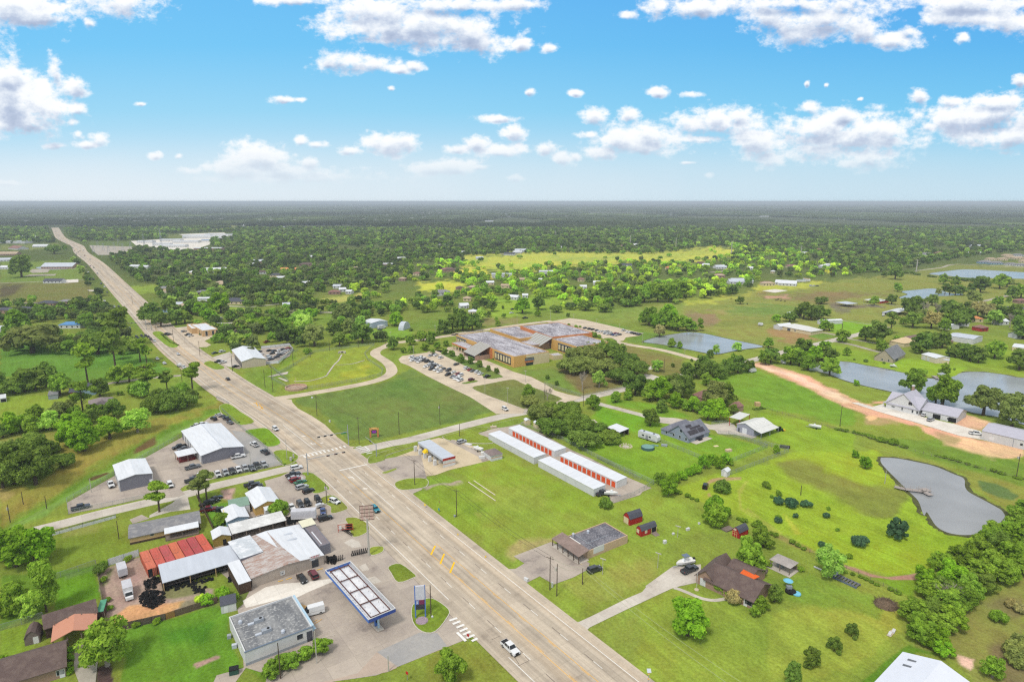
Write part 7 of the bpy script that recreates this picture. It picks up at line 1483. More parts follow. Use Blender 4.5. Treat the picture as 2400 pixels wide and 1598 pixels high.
trees('I 1100,230,100,Bb 1200,275,100,Wm 1000,210,110,Bm','at the edge of the big lawn behind the hidden house','trees at the big lawn'); trees('I 645,1215,190,Wb 580,1120,130,Wm','at the fence corner by the storage units','trees in the field hedge'); trees('I 1120,970,110,Bb 1180,930,110,Bb 1060,930,110,Wb 980,970,120,Wb 900,1010,110,Ub 840,1030,100,Ub 770,1070,110,Ub 700,1100,110,Ub 1230,940,60,Um','in the loose hedge across the bright lawn','bushes in the field hedge')
trees('I 1140,1185,150,Ud 1090,1440,230,Bb 1550,1150,80,Um 1660,1220,60,Um 1665,1300,90,Ug 1770,1325,120,Ug 1920,1325,92,Ug 1660,1465,70,Ug 1820,1425,44,Ug 2105,1425,60,Ug 2120,1350,44,Um 1600,1240,40,Um','in the orchard patch of the bright field','bushes in the orchard patch'); trees('I 1640,830,70,Cb','inside the dog fence corner','young trees inside the fence')
trees('N 1900,915,76,Bm 2070,780,120,Bd 2180,810,180,Bd 2210,870,100,Bm 2300,720,120,Pd 1860,790,110,Wm 1830,790,60,Wm','along the road by the lake houses','trees by the lake houses'); trees('N 1375,605,120,Od 1250,605,80,Wb 1500,580,150,Bd 1570,590,150,Bd 1640,575,140,Bd 1720,550,66,Bd 1690,685,100,Wm 1740,690,80,Bm 1440,560,90,Bd','around the cream farmhouse','trees around the farmhouse'); trees('N 920,442,80,Bd 1665,442,100,Od 2150,455,90,Bm 2310,445,96,Bd','standing alone in the big pasture','lone trees in the pasture')
trees('O 940,570,80,Bm 1755,692,130,Bo 1740,580,80,Bd 1830,580,140,Bd 1870,520,100,Bd 1380,600,60,Bo 1450,600,70,Pd 1500,600,100,Bd 1560,610,100,Bd 1620,610,100,Bd 2040,540,130,Bm 2120,520,100,Bo 1430,490,90,Wm 1560,510,90,Wm 790,415,60,Bd 910,440,140,Bd 2180,640,120,Bd 2270,640,130,Bm 2140,690,50,Bm 2020,730,100,Bm','around the shallow pond in the pasture','trees around the shallow pond')
trees('O 1060,830,180,Bd 1150,800,170,Bd 1100,960,180,Bd 1190,900,150,Bo 1300,970,170,Bt 1370,860,150,Xo 1250,860,160,Xo 1460,840,170,Bd 1550,870,170,Bd 1600,960,150,Bd 1500,940,120,Bm 1700,900,120,Bd 1800,840,150,Bt 1900,860,130,Bt 1980,930,150,Wl 2150,960,130,Xo 2200,880,150,Bd 2290,1080,200,Bd 2240,1000,130,Bd 1000,920,80,Bm 1310,720,110,Bd 1690,790,100,Bd 2060,860,120,Bd 2250,900,120,Bd 1440,1000,120,Bm','in the wood behind the lake houses','trees behind the lake houses')
trees('O 1200,1230,180,Bd 1290,1180,170,Bd 1420,1180,160,Bd 1150,1240,110,Bd 1560,1280,130,Bd 1640,1290,160,Bd 1720,1320,150,Bd 1810,1340,150,Bd 1500,1270,90,Bd 1985,1290,170,Bm 2250,1420,200,Bd 2320,1400,170,Bd 930,1140,90,Bm 790,1295,50,Ud 1190,1480,110,Um 1450,1480,110,Wm','around the houses on the far lake shore','trees on the far lake shore'); trees('O 470,1310,24,Ud 595,1330,44,Ud 790,1350,30,Ud 1550,1415,24,Ud','on the far lake shore lawn','shrubs on the far lake shore')
trees('K 200,745,160,Bd 500,530,100,Od','on the far fields left of the highway','trees left of the highway'); trees('K 300,1440,330,Oo 180,1300,200,Bm 110,1280,130,Bm 160,1420,80,Ud 470,1320,100,Ud 900,1450,260,Od 1060,1560,200,Pd 1100,1380,230,Pd 1290,1520,150,Pm 1350,1540,120,Pm 960,1380,180,Od 820,1340,150,Od 1020,1300,160,Pd','on the field left of the far crossroads','trees left of the far crossroads')
trees('L 1060,640,0,Bd'.replace('L 1060,640,0,Bd ','').replace('L 1060,640,0,Bd','')+'L 280,700,170,Wm 420,680,150,Bb 350,640,130,Bm 480,690,160,Bm 570,720,170,Bd 650,700,150,Bm 740,800,180,Bd 840,700,200,Bl 800,640,170,Bl 930,830,230,Bo 1110,730,170,Bd 1160,830,160,Bd 1230,800,100,By 1370,800,210,Bd 1250,700,140,Bo 1350,650,110,Bl 1680,640,150,Bb 720,600,110,Xo 900,590,150,Bb 640,600,150,Bd 1200,610,210,Bo 1120,530,130,Bd 1720,770,40,Um 1910,730,80,Ud 1820,690,40,Ud 860,900,80,Um','between the bank and the curved drive','trees between bank and drive',.9)
trees('K 1400,1170,200,Bd 1480,1200,150,Bd 1560,1090,160,Bd 1620,1180,140,Bd 1700,1170,140,Bm 1760,1090,160,Bd 1850,1100,150,Bb 1930,1160,150,Bb 2030,1070,180,Bb 2130,1150,120,Bd 1340,1120,120,Bd 2240,1250,160,Bo','between the highway houses and the bank','trees above the bank',.9)
# low growth: hedge rows
def hedge(s,label,w,hgt,c,n_per=1.0):
    P=[tuple(p)[:2] for p in G(s)]; P=dense(P,w*.7); m_=bpy.data.meshes; rg=np.random.RandomState(len(P)); bv=[];bf=[]
    base,_=getcrown('U',False,0); V0=np.array([v.co[:] for v in base.vertices]); F0=[tuple(p.vertices) for p in base.polygons]; 
    for p in P:
        if rg.rand()<.3: continue
        r=w/2*rg.uniform(.7,1.3); a=rg.uniform(0,6.28); ca,sa=math.cos(a),math.sin(a); o=len(bv); c0=P[0]
        X=V0*np.array((r,r,hgt*rg.uniform(.35,1.05))); bv+=[(x*ca-y*sa+p[0]-c0[0]+rg.uniform(-.01,.01),x*sa+y*ca+p[1]-c0[1],z) for x,y,z in X]; bf+=[tuple(i+o for i in f) for f in F0]
    me=bpy.data.meshes.new('hedge'); me.from_pydata(bv,[],bf); me.materials.append(M_leaf); me.update()
    o=bpy.data.objects.new('hedge',me); COL.objects.link(o); o.location=(P[0][0],P[0][1],0); o.color=(*(np.array(A(*TC[c]))*1.7),1); tag(o,label,'hedge'); return o
hedge('J 560,600 750,640 950,680','thin start of the long field hedge below the boat',2.5,1.2,'m'); hedge('J 950,690 1150,750 1350,800 1500,830','thick leafy middle of the long field hedge',5,2.4,'m'); hedge('J 1500,840 1750,910 2000,980 2300,1060','low far end of the long field hedge towards the pole',3.5,1.4,'m')
hedge('I 700,1180 960,1290 1000,1330 1250,1420 1500,1520 D 1050,100 1250,230 1400,290 1560,370','ragged hedge between the lawn and the bright field',2.6,1.6,'m'); hedge('E 640,530 850,600 1000,670 1330,800','low hedge below the curved field track',2.2,1.0,'m'); hedge('I 1440,430 1600,420','short hedge behind the workshop',2.5,1.3,'d'); hedge('F 0,660 240,640 540,600','dark low hedge under the fence line trees',3,1.5,'d')
hedge('O 990,370 1280,410 1600,440 1750,470 2306,500','long dark hedge before the far rectangular pond',8,5,'d'); hedge('L 1700,770 2000,740 2230,700','low dark hedge along the school service road',5,3,'d'); hedge('K 1480,1270 1560,1340 1640,1372','clipped hedge along the bank lawn',1.5,.8,'d'); hedge('K 2050,1300 2150,1355','clipped hedge behind the bank',1.6,1.4,'d'); hedge('K 1800,1230 1845,1280','shrubs against the bank wall',2,1.4,'d'); hedge('M 600,760 660,740','shrubs beside the school entrance',2.5,1.2,'m')
hedge('L 300,650 480,590 560,560','low hedge beyond the bank lot',4,3,'m')
# ---------------------------------------------------------------- scattered woods
CLEAR=[[a[:2] for a in q(s)] for s in (
 'Q 400,370 560,345 700,345 900,338 1500,345 1800,300 1950,318 1930,345 1700,385 1560,398 1440,385 1230,395 1000,402 860,415 740,435 600,440',
 'Q 190,500 340,488 450,505 440,548 330,540 200,552','K -200,440 540,430 700,640 860,900 900,960 -200,980','K 520,430 700,430 800,540 740,560 500,430','K 780,410 1260,410 1500,390 1650,345 1930,330 2150,335 2150,395 1950,400 1940,460 2070,500 1780,515 1500,500 1260,480 1150,540 900,560 820,520',
 'N 0,470 380,430 1000,340 1100,240 1500,230 2000,180 P 2420,590 2420,1600 -20,1600 -20,800 K 0,1000 0,1200 560,1150 760,1150 760,1280 0,1300 0,1400 1500,1568 2352,1568 2352,1300 2300,1180 1700,1180 1300,1200 1300,1000 1150,900 L 0,600 200,600 300,700 700,850 1480,800 1620,780 2352,700 M 0,520 500,430 520,380 860,370 1100,300 1700,300 1900,280 2352,240 N 0,400',
 'L 920,540 1110,530 1110,680 950,700','L 980,390 1370,350 1380,400 1200,440 990,450','L 130,460 350,465 350,520 150,520','K 1140,810 1450,800 1490,890 1160,905','K 1530,350 1740,345 1745,388 1530,392','K 1930,270 2170,260 2170,315 1940,325','L 1430,560 2100,520 2352,560 2352,720 1480,760','M 560,250 1080,200 1240,250 1240,380 560,380','N 640,110 810,95 810,160 650,160','N 1100,200 1560,200 1560,300 1100,300','O 1180,290 1560,225 1840,180 2400,120 2400,500 1500,420 1000,400',
 'Q 190,470 320,460 320,480 190,480')]
DENS=[]
hb=[(o.location.x,o.location.y) for o in bpy.data.objects if o.get('category') in ('house','warehouse','barn','shed','garage','carport','bank') ]
HB=np.array(hb)
def inpoly(P,x,y):
    ins=np.zeros(x.shape,bool); n=len(P)
    for i in range(n):
        a=P[i]; b=P[(i+1)%n]; c=((a[1]>y)!=(b[1]>y)); ins^=c&(x<(b[0]-a[0])*(y-a[1])/(b[1]-a[1]+1e-9)+a[0])
    return ins
rs=np.random.RandomState(77)
def scatter(y0,y1,sp,amp=1.0):
    ys_=np.arange(y0,y1,sp); out=[]
    for y in ys_:
        w=y*.84+30; xs=np.arange(-w,w,sp)+rs.uniform(-.5,.5)*sp; out.append(np.stack([xs+rs.uniform(-.45,.45,len(xs))*sp,np.full(len(xs),y)+rs.uniform(-.45,.45,len(xs))*sp],1))
    return np.concatenate(out)
def hwdist(x,y):
    d=np.full(x.shape,1e9)
    for a,b in zip(HC[:-1],HC[1:]):
        a=np.array(a,float);b=np.array(b,float);e=b-a; t=np.clip(((x-a[0])*e[0]+(y-a[1])*e[1])/(e@e),0,1); d=np.minimum(d,np.hypot(x-a[0]-t*e[0],y-a[1]-t*e[1]))
    return d
S=np.concatenate([scatter(400,900,11.5),scatter(900,1500,14.5),scatter(1500,2600,17)])
x,y=S[:,0],S[:,1]; px,py=pxarr(x,y); ok=hwdist(x,y)>26
for k_,P in enumerate(CLEAR): ok&=~(inpoly(P,px,py)&((rs.rand(len(px))>.07) if k_==0 else True))
dn=vnoise(x,y,70,11)*.6+vnoise(x,y,25,12)*.4
ok&=(dn>np.where(y<1300,.31,.33))
lz=inpoly([a[:2] for a in q('V 960,600 1100,585 1350,590 1700,565 1900,590 1960,640 1860,660 1700,670 1560,700 1400,720 1200,730 1080,700 900,690 850,650')],px,py); ok&=~(lz&(rs.rand(len(S))<.38))
S=S[ok]
d2=((S[:,None,:]-HB[None,:,:])**2)
near=(np.sqrt(d2.sum(2)).min(1)<15) if len(HB) else np.zeros(len(S),bool)
# keep clear what stands in front of each house, seen from the south
fr=((np.abs(S[:,None,0]-HB[None,:,0])<10)&(HB[None,:,1]-S[:,None,1]>0)&(HB[None,:,1]-S[:,None,1]<24)).any(1)
S=S[~near&~fr]
TA=np.array([(t[0],t[1]) for t in TREES]); TA=TA[TA[:,1]>380]
kp=np.ones(len(S),bool)
for i in range(0,len(S),2000):
    dd=np.sqrt(((S[i:i+2000,None,:]-TA[None])**2).sum(2)).min(1); kp[i:i+2000]=dd>8
S=S[kp]
x,y=S[:,0],S[:,1]; px,py=pxarr(x,y)
LIT=[[a[:2] for a in q(s)] for s in ('V 960,610 1100,590 1350,600 1700,565 1900,590 1960,640 1860,660 1700,670 1560,700 1400,720 1200,730 1080,700 960,690 880,650','V 800,670 980,640 1100,700 900,750','Q 0,180 300,200 350,300 0,330')]
lit=np.zeros(len(S))
for k,P in enumerate(LIT): lit[inpoly(P,px,py)]=[.75,.45,0][k]
PINE=[a[:2] for a in q('V 0,560 115,555 200,640 260,590 330,585 330,620 230,620 K 560,330 1560,290 1540,420 1000,420 580,380 Q 300,240 1350,230 1350,300 900,310 420,290')]
pal=np.array([A(100,128,48),A(84,106,48),A(118,138,60),A(94,106,60),A(78,96,50)])
palL=np.array([A(158,178,62),A(138,166,56),A(116,148,54)])  # crowns in the LIT zone: sunlight put into the leaf tint
ci=rs.randint(0,5,len(S)); T=pal[ci]; li=rs.rand(len(S))<lit; T[li]=palL[rs.randint(0,3,li.sum())]
sunz=np.clip(lit,0,1)
T=T*rs.uniform(1.35,2.7,(len(S),1)); RR=rs.uniform(3.6,6.2,len(S))*np.where(y>1500,1.3,1.0)
order=np.argsort(y); nind=max(0,330-ntree[0]); ind=order[:nind]
random.seed(5)
for i in ind:
    p=Vector((x[i],y[i],0)); kc=random.choice(('Bd','Bm','Bo','Bm')) if lit[i]<.3 else random.choice(('By','Bb','Bl'))
    w='in the wood left of the highway' if px[i]<700 and hwdist(x[i:i+1],y[i:i+1])[0]<900 and x[i]<-.72*y[i] else 'in the wood beyond the bank' if px[i]<1000 else 'in the wood behind the school' if px[i]<1650 else 'in the wood beyond the pasture'
    plant(p,RR[i],kc[0],kc[1],w,'trees at the wood edge',near=False,hs=.9)
print('individual trees',ntree[0],'scattered',len(S))
rest=order[nind:]
# stuff: points with instances
protoC=bpy.data.collections.new('wood_sources')
def src(kind,seed,nl,ls):
    me=crown_mesh('wood_crown',kind,seed,nl,ls,M_leafi); o=bpy.data.objects.new('wood_crown',me); protoC.objects.link(o); return o
for i,(k,s_) in enumerate((('broad',1),('oak',2),('broad',3),('oak',4),('broad',5))): src(k,s_+40,300,.20)
protoP=bpy.data.collections.new('wood_patches')
for sd in range(4):
    rg=np.random.RandomState(sd+9); vv=[];ff=[]
    for k in range(190):
        r=rg.uniform(5,9.5); hx=rg.uniform(-75,75); hy=rg.uniform(-75,75); hz=rg.uniform(6,12); o=len(vv)
        bm=bmesh.new(); bmesh.ops.create_icosphere(bm,subdivisions=1,radius=1); 
        for v in bm.verts: c=v.co*(1+rg.uniform(-.25,.25)); vv.append((c.x*r+hx,c.y*r+hy,max(0,c.z*hz*.5+hz*.55)))
        ff+=[tuple(v.index+o for v in f.verts) for f in bm.faces]; bm.free()
    me=bpy.data.meshes.new('wood_patch'); me.from_pydata(vv,[],ff); me.materials.append(M_leafi); me.update(); o=bpy.data.objects.new('wood_patch',me); protoP.objects.link(o)
def forest(name,pts,scl,tint,coll,label):
    me=bpy.data.meshes.new(name); me.from_pydata([tuple(p) for p in pts],[],[])
    a=me.attributes.new('siz','FLOAT','POINT'); a.data.foreach_set('value',np.asarray(scl,np.float32))
    a=me.attributes.new('rot','FLOAT','POINT'); a.data.foreach_set('value',rs.uniform(0,6.28,len(pts)).astype(np.float32))
    a=me.attributes.new('tint','FLOAT_COLOR','POINT'); a.data.foreach_set('color',np.concatenate([tint,np.ones((len(tint),1))],1).astype(np.float32).ravel())
    o=bpy.data.objects.new(name,me); COL.objects.link(o); o['kind']='stuff'; o['label']=label
    ng=bpy.data.node_groups.new(name,'GeometryNodeTree'); ng.interface.new_socket('Geometry',in_out='INPUT',socket_type='NodeSocketGeometry'); ng.interface.new_socket('Geometry',in_out='OUTPUT',socket_type='NodeSocketGeometry')
    N=ng.nodes; L=ng.links; i=N.new('NodeGroupInput'); u=N.new('NodeGroupOutput'); ip=N.new('GeometryNodeInstanceOnPoints'); ci=N.new('GeometryNodeCollectionInfo'); ci.inputs[0].default_value=coll; ci.inputs[1].default_value=True; ci.inputs[2].default_value=True
    ip.inputs['Pick Instance'].default_value=True
    at=N.new('GeometryNodeInputNamedAttribute'); at.data_type='FLOAT'; at.inputs[0].default_value='siz'; ar=N.new('GeometryNodeInputNamedAttribute'); ar.data_type='FLOAT'; ar.inputs[0].default_value='rot'
    cx_=N.new('ShaderNodeCombineXYZ'); L.new(ar.outputs[0],cx_.inputs[2]); rv=N.new('FunctionNodeEulerToRotation'); L.new(cx_.outputs[0],rv.inputs[0])
    mp=N.new('GeometryNodeMeshToPoints'); L.new(i.outputs[0],mp.inputs[0]); L.new(mp.outputs[0],ip.inputs['Points']); L.new(ci.outputs[0],ip.inputs['Instance']); L.new(rv.outputs[0],ip.inputs['Rotation']); L.new(at.outputs[0],ip.inputs['Scale']); L.new(ip.outputs[0],u.inputs[0])
    md=o.modifiers.new('scatter','NODES'); md.node_group=ng; return o
forest('woods',[(x[i],y[i],0) for i in rest],RR[rest],T[rest],protoC,'broadleaf woods stretching behind the school and bank to the horizon')
F2=[]
yy=2550.
while yy<24000:
    s_=125 if yy<9000 else 150+yy*.006
    w=yy*.85; xs=np.arange(-w,w,s_); F2.append(np.stack([xs+rs.uniform(-40,40,len(xs)),yy+rs.uniform(-40,40,len(xs))],1)); yy+=s_*(1 if yy<9000 else 1.3)
F2=np.concatenate(F2); dn=vnoise(F2[:,0],F2[:,1]*.5,420,31)*.6+vnoise(F2[:,0],F2[:,1]*.6,1500,32)*.4
F2=F2[(dn>.40)&(hwdist(F2[:,0],F2[:,1])>95)]
px2,py2=pxarr(F2[:,0],F2[:,1]); ok=np.ones(len(F2),bool)
for P in CLEAR: ok&=~inpoly(P,px2,py2)
F2=F2[ok]; T2=np.array([A(84,98,62),A(74,90,58),A(96,112,66),A(76,88,62)])[rs.randint(0,4,len(F2))]*rs.uniform(.75,1.25,(len(F2),1))*(.35+1.3*vnoise(F2[:,0]*.6,F2[:,1]*.35,260,41)[:,None]**1.3+.5*vnoise(F2[:,0],F2[:,1]*.2,900,43)[:,None])
forest('far_woods',[(a,b,0) for a,b in F2],np.where(F2[:,1]>9000,1.4,1.0)*rs.uniform(.9,1.1,len(F2)),T2,protoP,'far-off woods fading to the horizon')
print('patches',len(F2))
# pale specks of settlement far out, too many to count
m=MB(); rg=np.random.RandomState(66)
for i in range(420):
    y_=3200*math.exp(rg.uniform(0,1.75)); x_=rg.uniform(-.8,.8)*y_
    if vnoise(np.array([x_]),np.array([y_*.5]),1400,61)[0]<.45: continue
    w_=rg.uniform(6,18)*(1+y_/9000); m.box(x_,x_+w_,y_,y_+10,8+y_/2500,11+y_/2000)
o=m.obj('distant_rooftops',[mt('distant_white',A(176,176,174),var=0)]); o['kind']='stuff'; o['label']='pale specks of settlement far out in the woods'
# ================================================================ poles, wires, signals
M_pole=mt('utility_pole_wood',A(88,74,64),var=.15,scale=2); M_lpole=mt('lamp_pole_grey',A(186,182,172),var=.05); M_wire=mt('wire',A(60,58,56),var=0); M_wirel=mt('pale_wire',A(176,184,150),var=0)
TOPS={}
def pole_h(x,y0,y1,f):
    k=lambda Y:(lambda y:(cP+y*sP)/(sP-y*cP))((CY-Y)/F)
    return H*(1-k(f[1]+y0/f[2])/k(f[1]+y1/f[2]))
def utility(tok,where,kind='wood',arm=False,trans=0,key=None,group='utility poles'):
    fr,xy=tok.split(); x,y0,y1=[float(v) for v in xy.split(',')]; f=FR[fr]; p=gp(f[0]+x/f[2],f[1]+y0/f[2]); h=min(max(pole_h(x,y0,y1,f),3.5),16) if kind!='mono' else pole_h(x,y0,y1,f)
    nm={'wood':'utility_pole','lamp':'lamp_post','mono':'transmission_pole','steel':'utility_pole'}[kind]
    t=thing(nm,where,{'wood':'utility pole','lamp':'lamp post','mono':'transmission pole','steel':'pole'}[kind],(p.x,p.y,0),R(-36),group)
    r=.15 if kind=='wood' else .10 if kind=='lamp' else .14
    if kind=='mono': r=.9
    MB().tube((0,0,0),(0,0,h),r,r*.7,8).obj('pole',[M_pole if kind=='wood' else M_lpole],t)
    if arm: MB().box(-1.2,1.2,-.06,.06,h-.5,h-.38).obj('crossarm',[M_pole],t)
    if kind=='mono':
        for z in (h-1,h-5): MB().box(-3,3,-.2,.2,z,z+.3).obj('crossarm',[M_lpole],t)
    for i in range(trans): MB().lathe([(.1,h-2.3),(.32,h-2.2),(.32,h-1.3),(.1,h-1.2)],8,(.42*(1 if i%2 else -1),.25*(i//2))).obj('transformer',[M_lpole],t)
    if kind=='lamp': MB().box(-.9,.9,-.14,.14,h-.05,h+.12).obj('lamp_head',[M_lpole],t)
    if key: TOPS[key]=Vector((p.x,p.y,h-.3))
    return t
for a in (('A 1095,245,80','bare wooden pole at the corner of the manufactured home'),('F 95,1465,1300','wooden pole with transformer beyond the big bright trees at the left edge','wood',False,1),('F 215,1300,1185','short wooden pole left of the ditch'),('F 430,1340,1225','short wooden pole right of the ditch'),('F 840,1190,1065','slim steel pole at the edge of the concrete yard','steel'),
 ('B 620,1530,1200','dark wooden pole in front of the flat-roofed store'),('B 952,1390,1095','grey pole at the store shrubs','steel'),('B 2003,970,670','dark pole on the price sign island'),('B 1612,1460,1315','short grey pole on the bottom verge','steel'),
 ('C 1133,715,410','tall wooden pole before the porch store, further left','wood',True,0,'c1'),('C 1197,770,475','tall wooden pole with transformer before the porch store','wood',False,1,'c2'),('C 1433,662,515','short wooden pole below the porch store car','wood',False,0,'c3'),
 ('C 1618,572,430','lamp post beside the parked car at the porch store','lamp'),('C 2125,512,378','dark lamp post on the lawn by the leafless tree','lamp'),('C 2308,232,130','garden lamp post near the red sheds','lamp'),
 ('G 1345,487,300','wooden pole at the school lawn corner by the slip lane','wood',True,0,'g1'),('G 1732,745,500','wooden pole beside the traffic light mast','wood',True,0,'g2'),('G 940,272,0','tall wooden pole before the detention basin','wood',True,0,'g0'),('G 868,230,65','wooden pole left of the detention basin'),('G 568,80,-40','wooden pole opposite the service garage'),
 ('G 1435,1290,1110','wooden pole with three transformers at the used cars','wood',False,3),('G 1070,890,705','slim pole on the verge by the side road','steel'),('G 740,985,810','steel pole behind the row of pickups','steel'),('F 1675,190,55','wooden pole at the highway by the farm lane'),
 ('H 140,660,450','wooden pole on the lawn edge beside the orange sign'),('H 515,570,380','wooden pole with transformer on the school lawn edge','wood',False,1),('H 695,680,560','wooden pole at the car wash corner'),('H 283,1125,890','wooden pole on the verge before the car wash','wood',True,0,'h1'),('H 668,1415,1165','wooden pole on the lawn by the highway','wood',True,0,'h2'),
 ('H 1477,345,185','wooden pole on the grass triangle'),('H 1830,400,255','wooden pole by the school road beyond the oaks'),('J 660,585,390','tall brown pole on the bright lawn below the white house'),('J 2280,1055,835','tall pole with transformer at the right edge','wood',False,1),('J 300,1215,1125','short pole in the orchard patch'),('J 1072,1110,990','thin pale post on the small pond bank','steel'),
 ('M 2180,875,745','wooden pole right of the live oak grove'),('N 1850,715,620','wooden pole by the cream farmhouse lane'),('K 1600,1370,1225','wooden pole in the bank lot'),('K 1838,1470,1330','wooden pole on the verge before the bank'),('K 1297,1100,1035','wooden pole by the blue shop on the far highway'),('K 1218,990,915','wooden pole on the far highway verge'),('K 817,905,830','wooden pole left of the far highway'),('K 408,755,705','wooden pole by the far white house'),('K 1435,1245,1150','wooden pole beyond the far traffic lights'),
 ('L 178,1060,910','wooden pole before the service garage bays'),('L 735,1010,850','wooden pole right of the garage yard'),('L 892,930,790','wooden pole at the basin fence, leftmost of the fence line'),('L 1068,870,760','wooden pole at the middle of the basin fence'),('L 1335,840,720','wooden pole at the right end of the basin fence'),('L 1580,810,670','wooden pole at the top bend of the curved drive'),('O 335,1030,905','wooden pole at the farm road junction'),('O 990,870,790','wooden pole by the dark tree clump')): utility(*a)
for a in ('H 928,290,140','H 1137,385,232','M 907,965,860','M 1250,715,640','M 1980,615,510','M 830,430,340','M 1137,400,305','M 493,485,400','M 78,525,445','M 1350,375,340','M 1560,430,385','M 1770,475,432','L 1633,810,700','L 1840,910,825','L 2040,720,640','N 20,810,705','N 410,915,860','K 1700,1360,1300'): utility(a,'pale lamp post in the school grounds','lamp',group='school lamp posts')
for a in ('Q 1358,297,240','Q 1610,318,255','Q 1917,342,272','Q 2300,360,298','O 1140,355,222','Q 778,232,190','Q 497,205,165','Q 946,245,215','Q 365,195,165'): utility(a,'tall white transmission pole above the woods','mono',group='transmission poles')
def wire(pts,label,mat,r=.035,sag=1.0,group='overhead wires'):
    m=MB(); o=pts[0]
    for a,b in zip(pts[:-1],pts[1:]):
        L=[]; 
        for i in range(9): t_=i/8; p=a.lerp(b,t_); L.append(tuple(Vector((p.x,p.y,p.z-4*sag*t_*(1-t_)))-o))
        m.path(L,r,4)
    w=m.obj('overhead_wire',[mat],None,o); tag(w,label,'wire',group)
far_pole=gp(*q('D 900,1640')[0],9.0); far2=gp(*q('D 1050,1640')[0],9.0)
up=lambda v,dx,dz=0: Vector((v.x+dx,v.y,v.z+dz))
for dx,n_ in ((-.9,'first'),(.9,'second')): wire([up(TOPS['g0'],dx),up(TOPS['g1'],dx),up(TOPS['g2'],dx),up(TOPS['h1'],dx),up(TOPS['h2'],dx),up(TOPS['c1'],dx)],n_+' highway wire running pole to pole past the car wash',M_wire)
wire([TOPS['c2'],TOPS['c3'],far_pole],'lower wire crossing the big lawn',M_wirel,.03); wire([up(TOPS['c1'],.5),up(TOPS['c3'],.4,.6),far2],'upper wire crossing the big lawn',M_wirel,.03)
wire([up(TOPS['c1'],-.5),up(TOPS['c2'],0,-1)],'short wire between the porch store poles',M_wire)
M_sig=mt('signal_housing',lin(24,24,24),rough=.6,var=0); M_red=mt('signal_red',lin(170,20,16),var=0); M_grn=mt('street_sign_green',A(40,140,90),var=0)
def signal_mast(s,s_arm,h,arm_z,n,label,street=True):
    b=G(s)[0]; e=gp(*q(s_arm)[0][:2],arm_z); t=thing('traffic_signal',label,'traffic light',(b.x,b.y,0),0,'traffic lights')
    MB().tube((0,0,0),(0,0,h),.22,.16,8).obj('pole',[M_steel],t); d=Vector((e.x-b.x,e.y-b.y,0)); L=d.length; d.normalize()
    MB().tube((0,0,arm_z),(d.x*L,d.y*L,arm_z+.5),.14,.08,8).obj('mast_arm',[M_steel],t)
    for i in range(n):
        u=L*(.55+.42*i/max(1,n-1)); c=d*u; z=arm_z+.5*u/L; ang=math.atan2(d.y,d.x)
        hd=MB().box(-.62,.62,-.16,.16,-.22,.22).obj('signal_head',[M_sig],t,(c.x,c.y,z-.3),ang)
        for k_,x_ in enumerate((-.4,0,.4)): MB().tube((x_,-.2,0),(x_,-.16,0),.13,n=8).obj('lens',[M_red if k_==0 else M_sig],hd)
    if street: MB().box(-1.1,1.1,-.02,.02,-.3,.2).obj('street_sign',[M_grn],t,(d.x*L*.15,d.y*L*.15,arm_z-.3),math.atan2(d.y,d.x))
    return t
signal_mast('G 1635,755','G 1352,688',9.5,6.3,3,'grey traffic light mast reaching over the highway from the school side')
signal_mast('G 1262,1035','G 1600,825',9.5,6.8,3,'grey traffic light mast reaching over the highway from the side road corner',False)
signal_mast('G 1892,865','G 1790,690',6,5.4,1,'smaller traffic light mast on the school road corner',False)
signal_mast('K 1345,1225','K 1170,1170',9,6.5,3,'traffic light mast at the far crossroads',False); signal_mast('K 1393,1232','K 1360,1180',7,6,1,'curved lamp mast at the far crossroads',False)
def sign_post(s,label,col,shape='box',h=2.2,w=.75):
    p=G(s)[0]; t=thing('road_sign',label,'sign',(p.x,p.y,0.05),R(-36)); MB().tube((0,0,0),(0,0,h),.05,n=5).obj('post',[M_steel],t)
    m=MB(); (m.box(-w/2,w/2,-.06,-.02,h-w,h) if shape=='box' else m.add([(0,-.06,h-w*1.4),(w*.7,-.06,h-w*.7),(0,-.06,h),(-w*.7,-.06,h-w*.7),(0,-.03,h-w*1.4),(w*.7,-.03,h-w*.7),(0,-.03,h),(-w*.7,-.03,h-w*.7)],[(0,1,2,3),(7,6,5,4),(0,4,5,1),(1,5,6,2),(2,6,7,3),(3,7,4,0)])).obj('sign_panel',[mt('sign_%d_%d_%d'%col,A(*col),var=0)],t)
sign_post('B 1785,1545','red stop sign on the bottom verge',(200,40,40),h=2.3); sign_post('B 2345,1190','red stop sign at the lower crosswalk',(190,50,50)); sign_post('H 378,1335','yellow diamond sign on the verge before the car wash',(240,210,30),'d',1.8); sign_post('H 505,1370','small blue and white sign on the mown lawn',(60,150,170),h=1.4); sign_post('G 1455,1300','yellow diamond sign beside the used cars',(240,220,30),'d',2.4); sign_post('H 508,1290','small rusty marker on the lawn',(170,80,50),h=.8,w=.4)
sign_post('C 288,215','yellow reflector disc at the highway edge, upper',(240,200,30),h=.7,w=.5); sign_post('C 543,420','yellow reflector disc at the highway edge, lower',(240,200,30),h=.7,w=.5); sign_post('G 1212,1090','white portable sign between the parked cars',(235,232,232),h=2.0,w=1.6)
